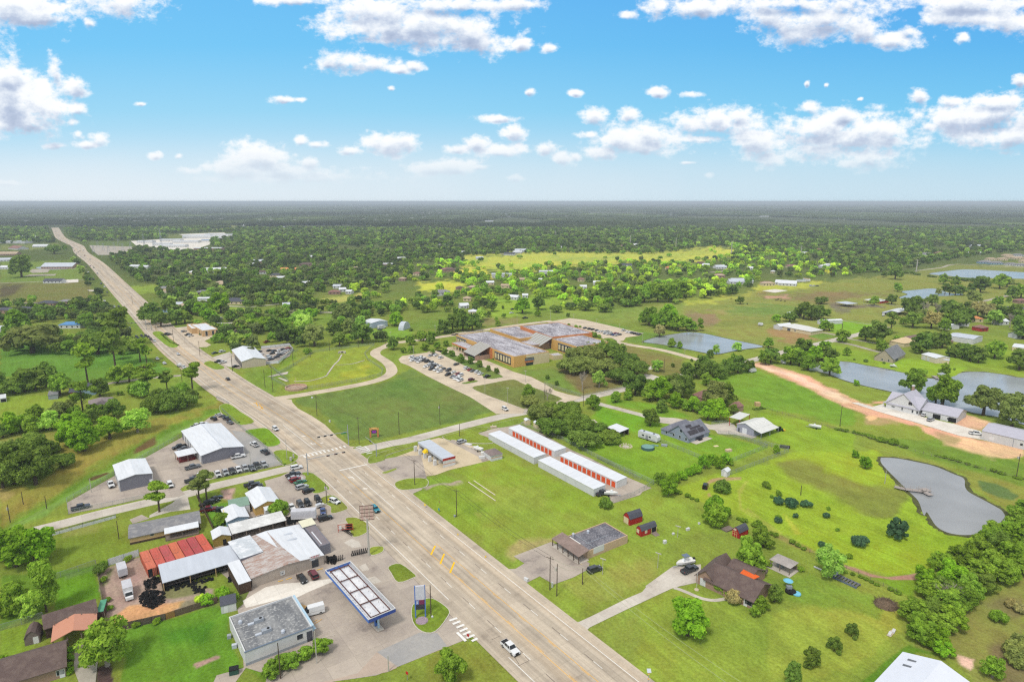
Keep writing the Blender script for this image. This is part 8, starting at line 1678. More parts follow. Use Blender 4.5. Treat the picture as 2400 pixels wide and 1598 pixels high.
# grid sign on its tall pole
b=G('B 1432,400')[0]; hg=12.5; t=thing('pole_sign','tall pole sign with an empty four by three grid of panels','sign',(b.x,b.y,0),R(10)); MB().tube((0,0,0),(0,0,hg),.33,.3,10).obj('pole',[M_lpole],t); M_grid=mt('pinkish_panel',A(206,176,164),var=.12,scale=2)
m=MB(); n=0
for i in range(4): m.box(-2.1+i*1.4-.05,-2.1+i*1.4+.05,-.1,.1,hg-.4,hg+4.3)
for j in range(5): m.box(-2.15,2.15,-.1,.1,hg-.4+j*1.17-.05,hg-.4+j*1.17+.05)
fr=m.obj('frame',[M_rustb],t); m=MB()
for i in range(3):
    for j in range(4): m.box(-2.1+i*1.4+.22,-2.1+i*1.4+1.18,-.05,.05,hg-.4+j*1.17+.15,hg-.4+j*1.17+1.02)
m.obj('panel',[M_grid],fr)
# price pylon
b=G('B 1862,975')[0]; t=thing('price_sign','tall gas price sign on blue posts at the entry island','sign',(b.x,b.y,0.25),R(8)); hp=9.2
MB().box(-.15,.15,-.15,.15,0,hp).obj('post',[M_blue],t); MB().box(2.4,2.7,-.15,.15,.0,hp).obj('post',[M_blue],t)
MB().box(.1,2.5,-.22,.22,5.3,hp).obj('upper_panel',[mt('faded_panel',A(206,206,216),var=.1,scale=2)],t); MB().box(.15,.95,-.26,-.2,3.9,5.2).obj('price_panel',[mt('price_blue',A(70,100,176),var=.1)],t); MB().box(1.0,2.4,-.26,-.2,3.9,5.2).obj('price_panel',[mt('price_maroon',A(122,50,84),var=.1)],t); MB().box(.15,2.4,-.24,.2,2.4,3.8).obj('lower_panel',[mt('dark_panel',A(58,60,66),var=.1)],t)
for z in (4.1,4.6): MB().box(.3,.8,-.28,-.262,z,z+.3).obj('price_digits',[M_ww],t)
MB().lathe([(1.7,.0),(1.6,.2),(1.2,.25)],12,(1.6,-1.6)).obj('planter',[mt('flower_bed',A(170,150,160),var=.5,scale=4)],t)
# orange school sign
b=G('G 1830,685')[0]; t=thing('school_sign','orange arched school sign with a purple screen','sign',(b.x,b.y,0),R(8)); hq=4.6
MB().box(0,.7,-.3,.3,0,hq).box(3.4,4.1,-.3,.3,0,hq).obj('pillar',[M_ord],t); MB().box(-.1,4.2,-.35,.35,hq-.9,hq).obj('top_beam',[M_orw],t); s_=MB().box(.9,3.2,-.2,.2,1.9,3.5).obj('screen',[M_sig],t); MB().box(1.1,3.0,-.24,-.2,2.1,3.3).obj('display',[mt('purple_display',A(150,60,180),var=.2,scale=3)],s_)
# solar beacon at the bottom
b=gp(*q('C 2035,1640')[0]); t=thing('solar_beacon','flashing beacon pole with solar panel at the bottom edge','beacon',(b.x,b.y,0)); MB().tube((0,0,0),(0,0,5.0),.07,n=6).obj('pole',[M_steel],t); MB().add([(-.4,-.3,4.9),(.5,-.3,4.9),(.5,.4,5.4),(-.4,.4,5.4),(-.4,-.3,4.85),(.5,-.3,4.85),(.5,.4,5.35),(-.4,.4,5.35)],[(0,1,2,3),(7,6,5,4),(0,4,5,1),(1,5,6,2),(2,6,7,3),(3,7,4,0)]).obj('solar_panel',[M_gr],t)
for z in (4.2,2.9): MB().box(-.15,.15,-.15,.15,z,z+.3).obj('amber_lamp',[mt('amber_lamp',A(230,190,110),var=0)],t)
# ================================================================ fences
M_link=None
def linkmat():
    m=bpy.data.materials.new('chain_link'); m.use_nodes=True; t=NT(m.node_tree); a=t.n('ShaderNodeBsdfTransparent'); d=t.n('ShaderNodeBsdfDiffuse',{'Color':(*A(150,160,150),1)}); mx=t.nt.nodes.new('ShaderNodeMixShader'); mx.inputs[0].default_value=.26
    t.nt.links.new(a.outputs[0],mx.inputs[1]); t.nt.links.new(d.outputs[0],mx.inputs[2]); t.n('ShaderNodeOutputMaterial',{0:mx.outputs[0]}); return m
M_link=linkmat()
def fence(s,label,kind='link',h=1.8,group=None,mat=None,gap=3.0,pts=None):
    P=[Vector((p.x,p.y,0)) for p in (G(s) if pts is None else pts)]; o=P[0]; t=thing({'link':'chain_link_fence','board':'board_fence','rail':'rail_fence','wire':'wire_fence','sheet':'sheet_fence'}[kind],label,'fence',(o.x,o.y,0),0,group)
    D=dense([tuple(p)[:2] for p in P],gap); posts_=MB(); pr={'link':.045,'board':.06,'rail':.08,'wire':.06,'sheet':.06}[kind]
    for p in D: posts_.tube((p[0]-o.x,p[1]-o.y,0),(p[0]-o.x,p[1]-o.y,h+.05),pr,n=5)
    posts_.obj('posts',[M_steel if kind in('link','sheet') else M_wood if not mat else mat],t)
    m=MB(); r=MB(); n=0
    for a,b in zip(P[:-1],P[1:]):
        d=(b-a); L=d.length; d.normalize(); nn=Vector((-d.y,d.x,0)); A0=a-o; B0=b-o
        if kind=='link': m.add([A0,B0,B0+Vector((0,0,h)),A0+Vector((0,0,h))],[(0,1,2,3)]); r.tube(A0+Vector((0,0,h)),B0+Vector((0,0,h)),.035,n=4)
        elif kind in('board','sheet'):
            k=int(L/(.16 if kind=='board' else .4)); 
            k=min(k,160)
            for i in range(k):
                u0=L*i/k; u1=L*(i+.94)/k; hh_=h*(1+(.03 if i%2 else 0)); off=nn*(.02 if i%2 else 0)
                p0=A0+d*u0+off; p1=A0+d*u1+off; q0=p0+nn*.03; q1=p1+nn*.03; z=Vector((0,0,hh_)); m.add([p0,p1,p1+z,p0+z,q0,q1,q1+z,q0+z],[(0,1,2,3),(7,6,5,4),(3,2,6,7),(0,3,7,4),(1,5,6,2)])
        else:
            for z in ((.35,.75,1.15) if kind=='rail' else (.5,1.0)):
                w_=.07 if kind=='rail' else .02; p0=A0+Vector((0,0,z)); p1=B0+Vector((0,0,z)); q0=nn*.03; zz=Vector((0,0,w_)); m.add([p0-q0-zz,p1-q0-zz,p1-q0+zz,p0-q0+zz,p0+q0-zz,p1+q0-zz,p1+q0+zz,p0+q0+zz],[(0,1,2,3),(7,6,5,4),(3,2,6,7),(0,4,5,1)])
    m.obj({'link':'mesh','board':'boards','rail':'rails','wire':'wires','sheet':'panels'}[kind],[M_link if kind=='link' else (mat or (M_wr if kind=='sheet' else M_woodd if kind=='board' else M_wood))],t)
    if kind=='link': r.obj('top_rail',[M_steel],t)
fence('A 1000,492 1280,402','white corrugated fence left of the containers','sheet',2.2); fence('A 995,1110 1525,990','weathered dark board fence below the sand pile','board',1.9,mat=mt('grey_boards',A(96,88,80),var=.25,scale=2)); fence('A 1525,990 1612,960','honey-brown new fence section in the dark fence','board',1.9,mat=mt('honey_boards',A(160,118,70),var=.15)); fence('A 1612,960 2000,835','brown board fence up to the white garden shed','board',1.9,mat=mt('brown_boards',A(112,94,80),var=.2)); fence('A 885,490 930,760 990,1110','thin grey fence along the left side of the tire yard','board',1.8,mat=mt('pale_boards',A(150,140,124),var=.2))
fence('A 400,238 640,165 880,98 1065,50','grey panel rail fence along the side road','rail',1.35,mat=mt('slate_rail',A(96,100,106),var=.1)); fence('A 430,236 1060,58','silver sheet panels behind the rail fence','sheet',1.0,pts=[v+Vector((.1,.25,0)) for v in G('A 430,232 1060,56')]); fence('G 240,1235 390,1535','thin wooden fence behind the blue cottage','board',1.6,mat=MATS['brown_boards']); fence('B 1040,440 1045,470','stub of wooden gate beside the tire shop','board',1.6)
for s,l in (('H 1262,575 1640,712 2352,1085','chain link fence along the upper side of the storage units'),('I 0,880 520,1118 340,1222 140,1292','chain link fence round the storage yard end'),('L 930,888 1200,850 1480,818 1390,905 1420,960 1560,1050 1545,1095 1400,1135 860,1225','chain link fence round the detention basin'),('L 860,1225 700,1225 530,1130 740,1010 930,888','chain link fence at the lower end of the basin'),('G 470,440 620,580 690,640 870,790 1025,940 400,1068','chain link fence round the big shop yard'),('F 1680,675 1310,880 1040,1040 615,1282 630,1392 1330,1252','chain link fence along the ditch side of the shop yard'),
 ('I 590,735 1000,905','chain link fence left of the blue-grey house lawn'),('I 1110,655 1330,700 1560,782 1235,912','black chain link fence of the blue-grey house lawn'),('I 1200,655 1420,715 1600,772 1750,800 1755,822 1230,1030','outer wire fence beyond the house lawn'),('A 0,1090 200,1035 395,975','chain link fence by the round-topped shed'),('A 330,660 560,600 880,487','chain link fence across the mown yard'),('M 1080,990 1440,1103 1820,1015','chain link fence in front of the live oaks'),('L 780,870 500,1000 690,1160','wire fence before the garage yard'),('I 1050,572 1190,560','white gate fence by the workshop drive')): fence(s,l,'link',1.8)
for s,l in (('I 1560,425 1700,470 2000,560 2352,650','post and wire fence across the bright lawn'),('J 560,600 1000,720 1500,860 2352,1080','wire fence in the long field hedge'),('D 1560,370 1900,520 2355,740','wire fence below the curved track'),('K 1650,1380 1480,1262','low rail fence by the bank'),('L 440,850 700,822 735,870 600,985 480,992','white wall fence of the garage yard')): fence(s,l,'sheet' if 'wall' in l else 'wire',1.3 if 'wall' not in l else 1.8)
fence('O 570,712 700,730 780,742','pale paddock rail by the lone tree','rail',1.3,mat=M_lpole); fence('O 850,718 970,735','short pale paddock rail beside it','rail',1.3,mat=M_lpole)
# ================================================================ tyres
def tyre_mesh():
    m=MB(); n=12; prof=[(.20,-.1),(.33,-.1),(.35,0),(.33,.1),(.20,.1)]; V=[(r*math.cos(2*math.pi*i/n),r*math.sin(2*math.pi*i/n),z) for r,z in prof for i in range(n)]; k=len(prof)
    m.add(V,[(a*n+i,a*n+(i+1)%n,((a+1)%k)*n+(i+1)%n,((a+1)%k)*n+i) for a in range(k) for i in range(n)]); return m
TY=tyre_mesh(); TYM=TY.mesh('tyre',[M_tyre])
def heap(s,n,hz,name,label,sc_=1.15,lie=.5):
    P=[tuple(p)[:2] for p in G(s)]; a=np.array(P); c=a.mean(0); rg=np.random.RandomState(len(label)); m=MB(); cnt=0; T_=np.array(TY.v)
    while cnt<n:
        x=rg.uniform(a[:,0].min(),a[:,0].max()); y=rg.uniform(a[:,1].min(),a[:,1].max())
        if not inpoly(P,np.array([x]),np.array([y]))[0]: continue
        d=min(1,abs(sdist(P,np.array([x]),np.array([y]))[0])/2.5); z=.15+rg.uniform(0,1)*hz*d
        e=Matrix.Rotation(rg.uniform(-1.2,1.2)*lie,4,'X')@Matrix.Rotation(rg.uniform(-1.2,1.2)*lie,4,'Y'); v=[(e@Vector(q_)*sc_)+Vector((x-c[0],y-c[1],z)) for q_ in T_]; m.add(v,TY.f); cnt+=1
    o=m.obj(name,[M_tyre],None,(c[0],c[1],0)); o['kind']='stuff'; o['label']=label
heap('A 1330,640 1440,590 1480,640 1430,700 1340,720',70,1.3,'tyre_heap','heap of old tyres at the end of the long shed'); heap('A 1280,760 1370,720 1520,730 1510,830 1420,890 1330,890 1290,820',190,1.6,'tyre_heap','big heap of old tyres on the sandy yard')
heap('A 1520,670 1700,640 1950,600 1960,625 1720,690 1560,735 1500,720',90,.6,'tyre_heap','tyres lying along the front of the long shed'); heap('A 1750,680 1900,690 1880,745 1790,745',40,.5,'tyre_heap','loose tyres below the long shed'); heap('A 2080,600 2170,590 2200,660 2110,650',30,.8,'tyre_heap','tyres by the white lean-to'); heap('B 100,290 165,275 170,315 110,325',26,.8,'tyre_heap','tyres beside the mustard hut'); heap('G 560,1470 700,1440 860,1400 1050,1350 1060,1390 850,1450 600,1530',130,1.2,'tyre_heap','tyres stacked inside the open tyre shed'); heap('B 1040,410 1130,400 1130,480 1050,480',50,1.2,'tyre_heap','tyre pile at the tire shop corner'); heap('G 1060,1420 1140,1400 1160,1480 1080,1500',50,.9,'tyre_heap','wheels and tyres behind the box trailer')
for r_,(y0) in enumerate((1.9,2.4)):
    for lv in (1.12,1.95):
        pass
# racks of tyres inside the long shed
t=t_longshed; L_,W_=t_dims[t.name]; m=MB(); e=Matrix.Rotation(R(90),4,'Y')
for lv in (.33,1.28,2.05):
    for i in range(int(L_/.42)):
        v=[(e@Vector(q_)*.92)+Vector((.5+i*.42,2.2,lv)) for q_ in TY.v]; 
        if .5+i*.42<L_-.5: m.add(v,TY.f)
o=m.obj('rack_tyres',[M_tyre],None,t.location,t.rotation_euler.z); o['kind']='stuff'; o['label']='rows of tyres racked inside the long open shed'
def tyre_row(s,n,where,stack=1):
    a,b=G(s); 
    for k in range(stack):
        for i in range(n):
            p=a.lerp(b,(i+.5)/n); o=bpy.data.objects.new('tyre',TYM); COL.objects.link(o); o.location=(p.x+k*.15,p.y+k*.25,.5+.16+k*.62); o.rotation_euler=(R(90),0,math.atan2(b.y-a.y,b.x-a.x)+R(75)); o.scale=(1.25,1.25,1.3); o.location.z=.47+k*.72; tag(o,('upper ' if k else '')+'black tyre in the row '+where,'tyre','tyre rows '+where)
tyre_row('B 1265,405 1420,370',9,'beside the grid sign pole',2); tyre_row('B 1070,470 1195,435',7,'at the end of the gas canopy',2); tyre_row('B 1185,165 1285,222',8,'by the tyre rack near the highway',1)
p=G('B 1150,185')[0]; t=thing('tyre_rack','orange-red tyre rack with advertising boards near the highway','rack',(p.x,p.y,.12),R(10)); M_orr=mt('red_rack',A(190,70,50),var=.15)
m=MB(); 
for x in (0,2.4,4.8): m.box(x-.08,x+.08,-.1,.1,0,2.6)
m.box(0,4.8,-.08,.08,.7,.85).box(0,4.8,-.08,.08,1.7,1.85).box(0,4.8,-.08,.08,2.5,2.6); m.obj('frame',[M_orr],t); MB().box(.3,1.1,-.2,-.1,1.0,2.2).obj('board',[M_ww],t); MB().box(2.6,4.5,.15,.9,.1,2.3).obj('tyre_cage',[M_sig],t)
# ================================================================ boats, trailers, yard things
def hullmesh(L,W,D,mat,nm,par,deckmat=None,z0=.7):
    m=MB(); n=9; S_=[]
    for i in range(n):
        u=i/(n-1); w=W/2*(1-max(0,(u-.45)/.55)**2.2) ; x=-L/2+L*u; k=z0+(u**3)*D*.35
        S_.append([(x,-w,z0+D+u*.15),(x,-w*.8,k+.15*D),(x,0,k),(x,w*.8,k+.15*D),(x,w,z0+D+u*.15)])
    V=[p for r in S_ for p in r]; Fc=[(i*5+j,i*5+j+1,(i+1)*5+j+1,(i+1)*5+j) for i in range(n-1) for j in range(4)]+[(0,1,2,3,4)][:1]
    m.add(V,Fc); o=m.obj(nm,[mat],par); d=MB().add([p for r in S_ for p in (r[0],r[4])],[(2*i,2*i+1,2*i+3,2*i+2) for i in range(n-1)]); d.v=[(a,b,c-.12) for a,b,c in d.v]; d.obj('deck',[deckmat or mat],par); return o
M_boat=mt('boat_white',A(236,238,240),rough=.35,var=.02)
def boat(s,hd,label,L=6.2,W=2.3,top=True,motor=True,z=.14):
    p=G(s,.8)[0]; t=thing('motor_boat',label,'boat',(p.x,p.y,z),hdg(hd)); hullmesh(L,W,.85,M_boat,'hull',t,M_wfr)
    MB().frus((-.4,.9,-.5,.5),(-.2,.5,-.4,.4),1.45,2.3).obj('console',[M_boat],t)
    if top:
        MB().box(-1.2,.8,-.9,.9,3.2,3.3).obj('t_top',[M_slate],t); m=MB(); [m.tube((x,y,1.5),(x,y,3.2),.04,n=4) for x in (-.9,.5) for y in (-.6,.6)]; m.obj('top_frame',[M_steel],t)
    if motor: MB().box(-L/2-.5,-L/2+.1,-.25,.25,.9,1.9).obj('outboard_motor',[M_sig],t)
    f=MB().box(-L/2,L/2+1.2,-.1,.1,.45,.6).obj('trailer_frame',[M_steel],t)
    for s__ in (1,-1): MB().tube((-.8,s__*1.0,.35),(-.8,s__*1.2,.35),.35,n=10).obj('wheel',[M_tyre],t)
boat('D 412,470','D 470,450 350,480','white centre-console boat with grey top on its trailer'); boat('J 430,590','J 530,600 390,580','white covered boat on a trailer by the field hedge',5.5,2.2,False,False)
boat('H 860,795','H 880,805 820,790','faded white boat hull behind the car wash',5,2,False,False); boat('H 2085,1205','H 2050,1195 2115,1200','white boat beside the dark pickup at the storage end',5,2,False,False); boat('O 893,1375','O 870,1370 920,1380','overturned white skiff on the far lake shore',4,1.5,False,False,.0)
def boxtrailer(s,hd,L,W,h,label,cat='trailer',rm=None,win=False,z=.1,nm='travel_trailer'):
    a,b=G(hd); p=G(s,.5)[0]; t=thing(nm,label,cat,(p.x,p.y,z),math.atan2(b.y-a.y,b.x-a.x))
    MB().xprism([(-L/2,.6),(-L/2,h-.15),(-L/2+.15,h),(L/2-.9,h),(L/2,h-.9),(L/2,1.1),(L/2-.3,.6)],-W/2,W/2).obj('body',[M_ww],t); MB().box(-L/2+.2,L/2-1.0,-W/2+.1,W/2-.1,h,h+.06).obj('roof',[rm or M_gr],t)
    for s__ in (1,-1): MB().tube((-.3,s__*(W/2-.25),.38),(-.3,s__*(W/2+.01),.38),.38,n=10).obj('wheel',[M_tyre],t)
    MB().box(L/2-.1,L/2+1.3,-.07,.07,.5,.62).obj('tow_bar',[M_steel],t)
    if win:
        for x in (-L*.3,L*.05): MB().box(x,x+1.2,-W/2-.03,-W/2,1.7,2.4).obj('window',[M_win],t)
        MB().box(-L*.1,L*.02,-W/2-.04,-W/2,.8,2.6).obj('door',[mt('rv_door',A(150,150,158),var=0)],t); MB().box(-L*.45,L*.4,-W/2-.02,-W/2,1.0,1.25).obj('stripe',[M_steel],t)
        for x in (-L*.3,L*.2): MB().box(x,x+.7,-.35,.35,h+.06,h+.3).obj('roof_vent',[M_sig],t)
boxtrailer('I 475,700','I 395,670 565,722',10.5,2.5,3.6,'long white travel trailer on the lawn by the round pool','camper',win=True,z=0); boxtrailer('N 1035,1062','N 1012,1060 1062,1052',4.5,2.2,2.6,'white horse trailer at the edge of the dirt road lawn'); boxtrailer('N 1316,985','N 1300,975 1332,992',4,2,2.2,'small white trailer by the lake tip trees'); boxtrailer('N 1108,635','N 1090,630 1130,635',4,2.4,2.4,'white cabin trailer alone in the pasture')
boxtrailer('L 1545,660','L 1510,665 1585,650',7,2.4,3,'white camper parked before the pale metal building','camper'); boxtrailer('O 785,830','O 770,845 800,815',3,2,3,'small white tower hut in the pasture',nm='stock_trailer'); boxtrailer('G 1370,1318','G 1350,1325 1392,1310',3,1.4,1.5,'small white cart on the wall behind the used cars',nm='cargo_cart'); boxtrailer('N 1480,238','N 1440,238 1525,238',12,2.5,3.4,'pale blue container trailer beyond the pasture',rm=RC['u']); boxtrailer('N 1530,232','N 1500,225 1560,235',12,2.5,4,'orange trailer beyond the pasture',rm=RC['o'])
def lathe_thing(nm,s,prof,mat,label,cat,n=20,extra=None,z=0):
    p=G(s)[0]; t=thing(nm,label,cat,(p.x,p.y,z)); MB().lathe(prof,n).obj('body',[mat],t); 
    if extra: extra(t)
    return t
M_teal=mt('pool_cover',A(120,160,150),var=.08); lathe_thing('round_pool','I 463,790',[(2.9,0),(2.9,1.1),(2.7,1.12)],mt('pool_wall',A(70,104,104),var=.05),'round above-ground pool with pale green cover','pool',extra=lambda t:MB().lathe([(2.65,1.1),(2.6,1.16)],20).obj('cover',[M_teal],t))
def ring(s,r,n,label,mat,sz=.45):
    p=G(s)[0]; m=MB(); rg=random.Random(3)
    for i in range(n): a=2*math.pi*i/n; x,y=math.cos(a)*r,math.sin(a)*r; k=sz*rg.uniform(.7,1.2); m.frus((x-k,x+k,y-k,y+k),(x-k*.6,x+k*.5,y-k*.6,y+k*.6),0,k*.9)
    t=thing('fire_ring',label,'fire pit',(p.x,p.y,0)); m.obj('stones',[mat],t); MB().lathe([(r*.6,0),(r*.5,.12)],12).obj('ash_bed',[M_conc],t)
ring('I 262,766',2.6,14,'ring of pale stones round a fire pit on the lawn',mt('pale_stone',A(196,184,160),var=.15))
# small pond pier
M_pier=mt('silvered_planks',A(172,162,156),var=.1,scale=2)
def pier(s,w,label,deckz=.75,rail=True,mat=M_pier):
    P=[Vector((p.x,p.y,0)) for p in G(s,deckz)]; o=P[0]; t=thing('pier',label,'pier',(o.x,o.y,0)); m=MB(); pp=MB(); rr=MB()
    for a,b in zip(P[:-1],P[1:]):
        d=b-a; L=d.length; d.normalize(); n=Vector((-d.y,d.x,0)); k=int(L/.31)
        for i in range(k):
            c=a-o+d*(L*(i+.5)/k); x0=c-d*.15-n*w/2; x1=c+d*.15-n*w/2; y1=c+d*.15+n*w/2; y0=c-d*.15+n*w/2; z=Vector((0,0,deckz)); zz=Vector((0,0,deckz-.1)); m.add([x0+zz,x1+zz,y1+zz,y0+zz,x0+z,x1+z,y1+z,y0+z],[(0,3,2,1),(4,5,6,7),(0,1,5,4),(1,2,6,5),(2,3,7,6),(3,0,4,7)])
        for i in range(int(L/2.6)+1):
            for sg in (1,-1): c=a-o+d*min(L,i*2.0)+n*(sg*w/2); pp.tube(c+Vector((0,0,-.6)),c+Vector((0,0,deckz+(.9 if rail else .3))),.05,n=5)
        if rail:
            for sg in (1,-1):
                for z_ in (.5,1.0): rr.tube(a-o+n*(sg*w/2)+Vector((0,0,deckz+z_)),b-o+n*(sg*w/2)+Vector((0,0,deckz+z_)),.03,n=4)
    m.obj('deck_boards',[mat],t); pp.obj('piles',[M_pier],t)
    if rail: rr.obj('railing',[M_pier],t)
    return t
t=pier('J 1165,1135 1260,1158 1430,1178 1500,1215',2.2,'wooden pier with railings bent into the small pond'); pier('J 1415,1150 1470,1180',3.4,'square lookout deck beside the small pond pier')
t=pier('J 1525,118 1570,145 1650,158',3.0,'lake dock with a small hip-roofed shelter',.8,False); p=G('J 1595,140',.8)[0]; t=thing('dock_shelter','small roofed shelter on the lake dock','shelter',(p.x,p.y,.8)); MB().frus((-2,2,-2,2),(-.1,.1,-.1,.1),2.4,3.6).obj('roof',[M_steel],t); posts(t,[(-1.7,-1.7),(1.7,-1.7),(-1.7,1.7),(1.7,1.7)],2.4,.09,M_wood)
# upturned pontoon deck on the lawn
a_,b_=G('D 1790,590 2010,690'); d=(b_-a_); L=d.length; t=thing('pontoon_frame','long dark pontoon deck frame lying on the lawn','pontoon deck',(a_.x,a_.y,0),math.atan2(d.y,d.x)); MB().box(0,L,-1.3,-1.0,0,.5).obj('float',[M_slate],t); MB().box(0,L,1.0,1.3,0,.5).obj('float',[M_slate],t)
m=MB(); [m.box(x,x+.5,-1.3,1.3,.5,.6) for x in np.arange(0,L-.4,.9)]; m.obj('cross_planks',[mt('grey_planks',A(110,108,110),var=.2)],t); MB().box(-1.5,.5,-.9,.9,.6,1.5).obj('engine_box',[M_gr],t); MB().box(-6.2,-3.8,-.3,.3,.1,.3).obj('white_plank',[M_ww],t)
# playset with parasol and slide
p=G('D 1385,735')[0]; t=thing('playset','dark trampoline base with a blue parasol','playset',(p.x,p.y,0)); MB().lathe([(1.5,0),(1.5,.5),(1.3,.55)],14).obj('base',[M_sig],t); M_aqua=mt('aqua_plastic',A(122,196,224),var=.06); MB().box(-.7,.7,.6,1.6,0,1.4).obj('frame',[M_steel],t)
u=thing('parasol','light blue parasol open over the trampoline base','parasol',(p.x,p.y+2.0,0)); MB().lathe([(1.35,2.3),(.8,2.65),(.05,2.85)],10).obj('canopy',[M_aqua],u); MB().tube((0,0,0),(0,0,2.3),.05,n=5).obj('pole',[M_steel],u)
p=G('D 1440,755')[0]; v=thing('paddling_pool','round light blue paddling pool beside the parasol','paddling pool',(p.x,p.y,0)); MB().lathe([(1.1,0),(1.2,.2),(1.1,.45),(.85,.4)],16).obj('rim_ring',[M_aqua],v); MB().lathe([(1.0,.05),(.9,.2)],12).obj('water',[M_p2],v)
def smallbox(nm,s,dx,dy,dz,mat,label,cat,rz=-36,extra=None,z=0,group=None):
    p=G(s)[0]; t=thing(nm,label,cat,(p.x,p.y,z),R(rz),group); MB().box(-dx/2,dx/2,-dy/2,dy/2,0,dz*.85).obj('body',[mat],t); MB().box(-dx/2-.03,dx/2+.03,-dy/2-.03,dy/2+.03,dz*.85,dz).obj('lid',[extra or mat],t); return t
smallbox('dumpster','A 2155,1480',2.0,1.5,1.5,mt('dark_green_metal',A(50,84,72),var=.15),'dark green dumpster beside the flat-roofed store','dumpster',20,M_sig); smallbox('air_conditioner','A 2110,1155',.9,.9,.9,M_steel,'grey air conditioner at the store wall, upper','air conditioner',20); smallbox('air_conditioner','A 2158,1245',1.1,.8,1.0,M_gr,'pale air conditioner at the store wall, lower','air conditioner',20)
smallbox('signal_cabinet','G 1105,905',.8,.8,1.9,M_lpole,'tall pale signal cabinet by the side road corner','cabinet',0); smallbox('signal_cabinet','G 1130,880',.5,.5,2.2,M_lpole,'slim pale cabinet right of the tall one','cabinet',0); smallbox('utility_box','G 1462,545',.7,.6,1.0,M_ww,'white utility box on the school lawn verge','utility box'); smallbox('utility_box','G 1300,325',1.2,.5,.7,M_ww,'white board lying at the school lawn corner','utility box'); smallbox('utility_box','C 1155,690',.4,.4,1.6,M_ww,'white post box between the two tall poles','utility box'); smallbox('utility_box','H 650,1415',.5,.5,.7,M_steel,'grey box at the foot of the lawn pole','utility box'); smallbox('utility_box','B 2015,975',.4,.4,.7,M_ww,'white box at the foot of the dark island pole','utility box')
smallbox('mailbox','C 915,632',1.3,.6,1.0,M_ww,'white mailbox cluster at the porch store driveway','mailbox'); smallbox('picnic_table','D 1142,550',1.8,1.6,.8,M_wood,'grey picnic table beside the pavilion','table'); smallbox('lumber_pile','D 805,160',3.6,2.4,.5,M_wood,'low stack of grey boards left of the red barn shed','lumber pile',30); smallbox('garden_bench','C 2190,285',1.0,.8,1.0,M_ww,'white garden chair on the lawn near the red sheds','chair',30); smallbox('garden_bench','C 2268,205',.7,.6,.6,M_ww,'small white garden stool near the lamp post','stool',30); smallbox('propane_tank','D 440,165',1.3,.7,.8,M_ww,'white tank on the open lawn','tank',30); smallbox('propane_tank','D 543,110',.6,.6,.6,M_ww,'tiny white bucket on the open lawn','bucket',30)
smallbox('sun_lounger','E 1120,1125',1.6,.6,.5,M_ww,'white box lid on the slab near the tree belt, further left','box',50); smallbox('sun_lounger','E 1155,1100',1.6,.6,.5,M_ww,'white box lid on the slab near the tree belt, further right','box',50); sheet('small_slab','E 1088,1135 1130,1085 1180,1090 1130,1150',M_tan)
smallbox('play_table','I 1205,812',2.6,1.6,.9,mt('peach_board',A(214,190,160),var=.1),'wooden sandbox on the fenced lawn','sandbox',20); smallbox('garden_mat','I 1090,766',2.2,1.4,.15,M_crm,'pale slab on the fenced lawn','slab',20); smallbox('sawhorse','I 1722,780',4.2,1.6,.9,mt('dark_trailer',A(60,54,50),var=.2),'dark utility trailer at the fence corner','trailer',-25,z=.1); smallbox('utility_cart','I 615,765',2.6,1.4,.8,M_steel,'small open cart by the travel trailer','cart',-20); smallbox('hay_pile','I 1470,395',2.5,2.5,2.0,M_tanw,'pale brush stack behind the workshop','brush stack',0)
smallbox('canoe_stack','I 530,762',3,.8,.4,M_teal,'pale green canoe lying by the round pool','canoe',-25); 
smallbox('hand_cart','H 775,755',3.2,1.5,.6,M_ww,'white flat boat trailer behind the car wash','trailer',-30); smallbox('hand_cart','H 915,845',2.2,1.6,1.4,M_wfr,'white ice chest stand by the brown-roofed hut','chest',10); smallbox('hand_cart','H 898,878',2.4,1.2,1.0,M_ww,'long white tub left of the brown-roofed hut','tub',10); smallbox('generator','H 1005,598',3.0,1.2,.9,M_tan,'low concrete culvert wall by the school road','culvert',20)
# tractor
p=G('I 1680,618',.5)[0]; t=thing('tractor','green tractor with yellow bucket beside the workshop','tractor',(p.x,p.y,0),R(10)); MB().box(-1.4,1.2,-.45,.45,.7,1.4).obj('body',[mt('tractor_green',A(50,90,44),var=.1)],t); MB().box(-.9,.2,-.5,.5,1.4,2.3).obj('cab',[M_sig],t); MB().box(1.4,2.4,-.8,.8,.2,.8).obj('bucket',[mt('tractor_yellow',A(220,190,50),var=.05)],t)
for x,r_ in ((-1.0,.75),(1.0,.45)):
    for s__ in (1,-1): MB().tube((x,s__*.5,r_),(x,s__*.85,r_),r_,n=12).obj('wheel',[M_tyre],t)
# two long pipes on the lawn, brush pile, flag pole
for s,l in (('H 775,1098 1025,1270','long white pipe on the lawn, nearer the highway'),('H 825,1085 1022,1218','long white pipe on the lawn, nearer the storage units')):
    a_,b_=G(s); o=MB().tube((0,0,.16),tuple(Vector((b_.x-a_.x,b_.y-a_.y,.16))),.16,n=8).obj('drain_pipe',[mt('pale_pipe',A(226,214,196),var=.05)],None,(a_.x,a_.y,0)); tag(o,l,'pipe')
p=G('E 1085,850')[0]; m=MB(); rg=random.Random(4)
for i in range(260): a=rg.uniform(0,6.28); rr=rg.uniform(0,3.0); z=(1-rr/3.1)*1.8*rg.random(); b=rg.uniform(0,6.28); m.tube((math.cos(a)*rr,math.sin(a)*rr,z),(math.cos(a)*rr+math.cos(b)*1.1,math.sin(a)*rr+math.sin(b)*1.1,z+rg.uniform(-.1,.5)),.045,n=4)
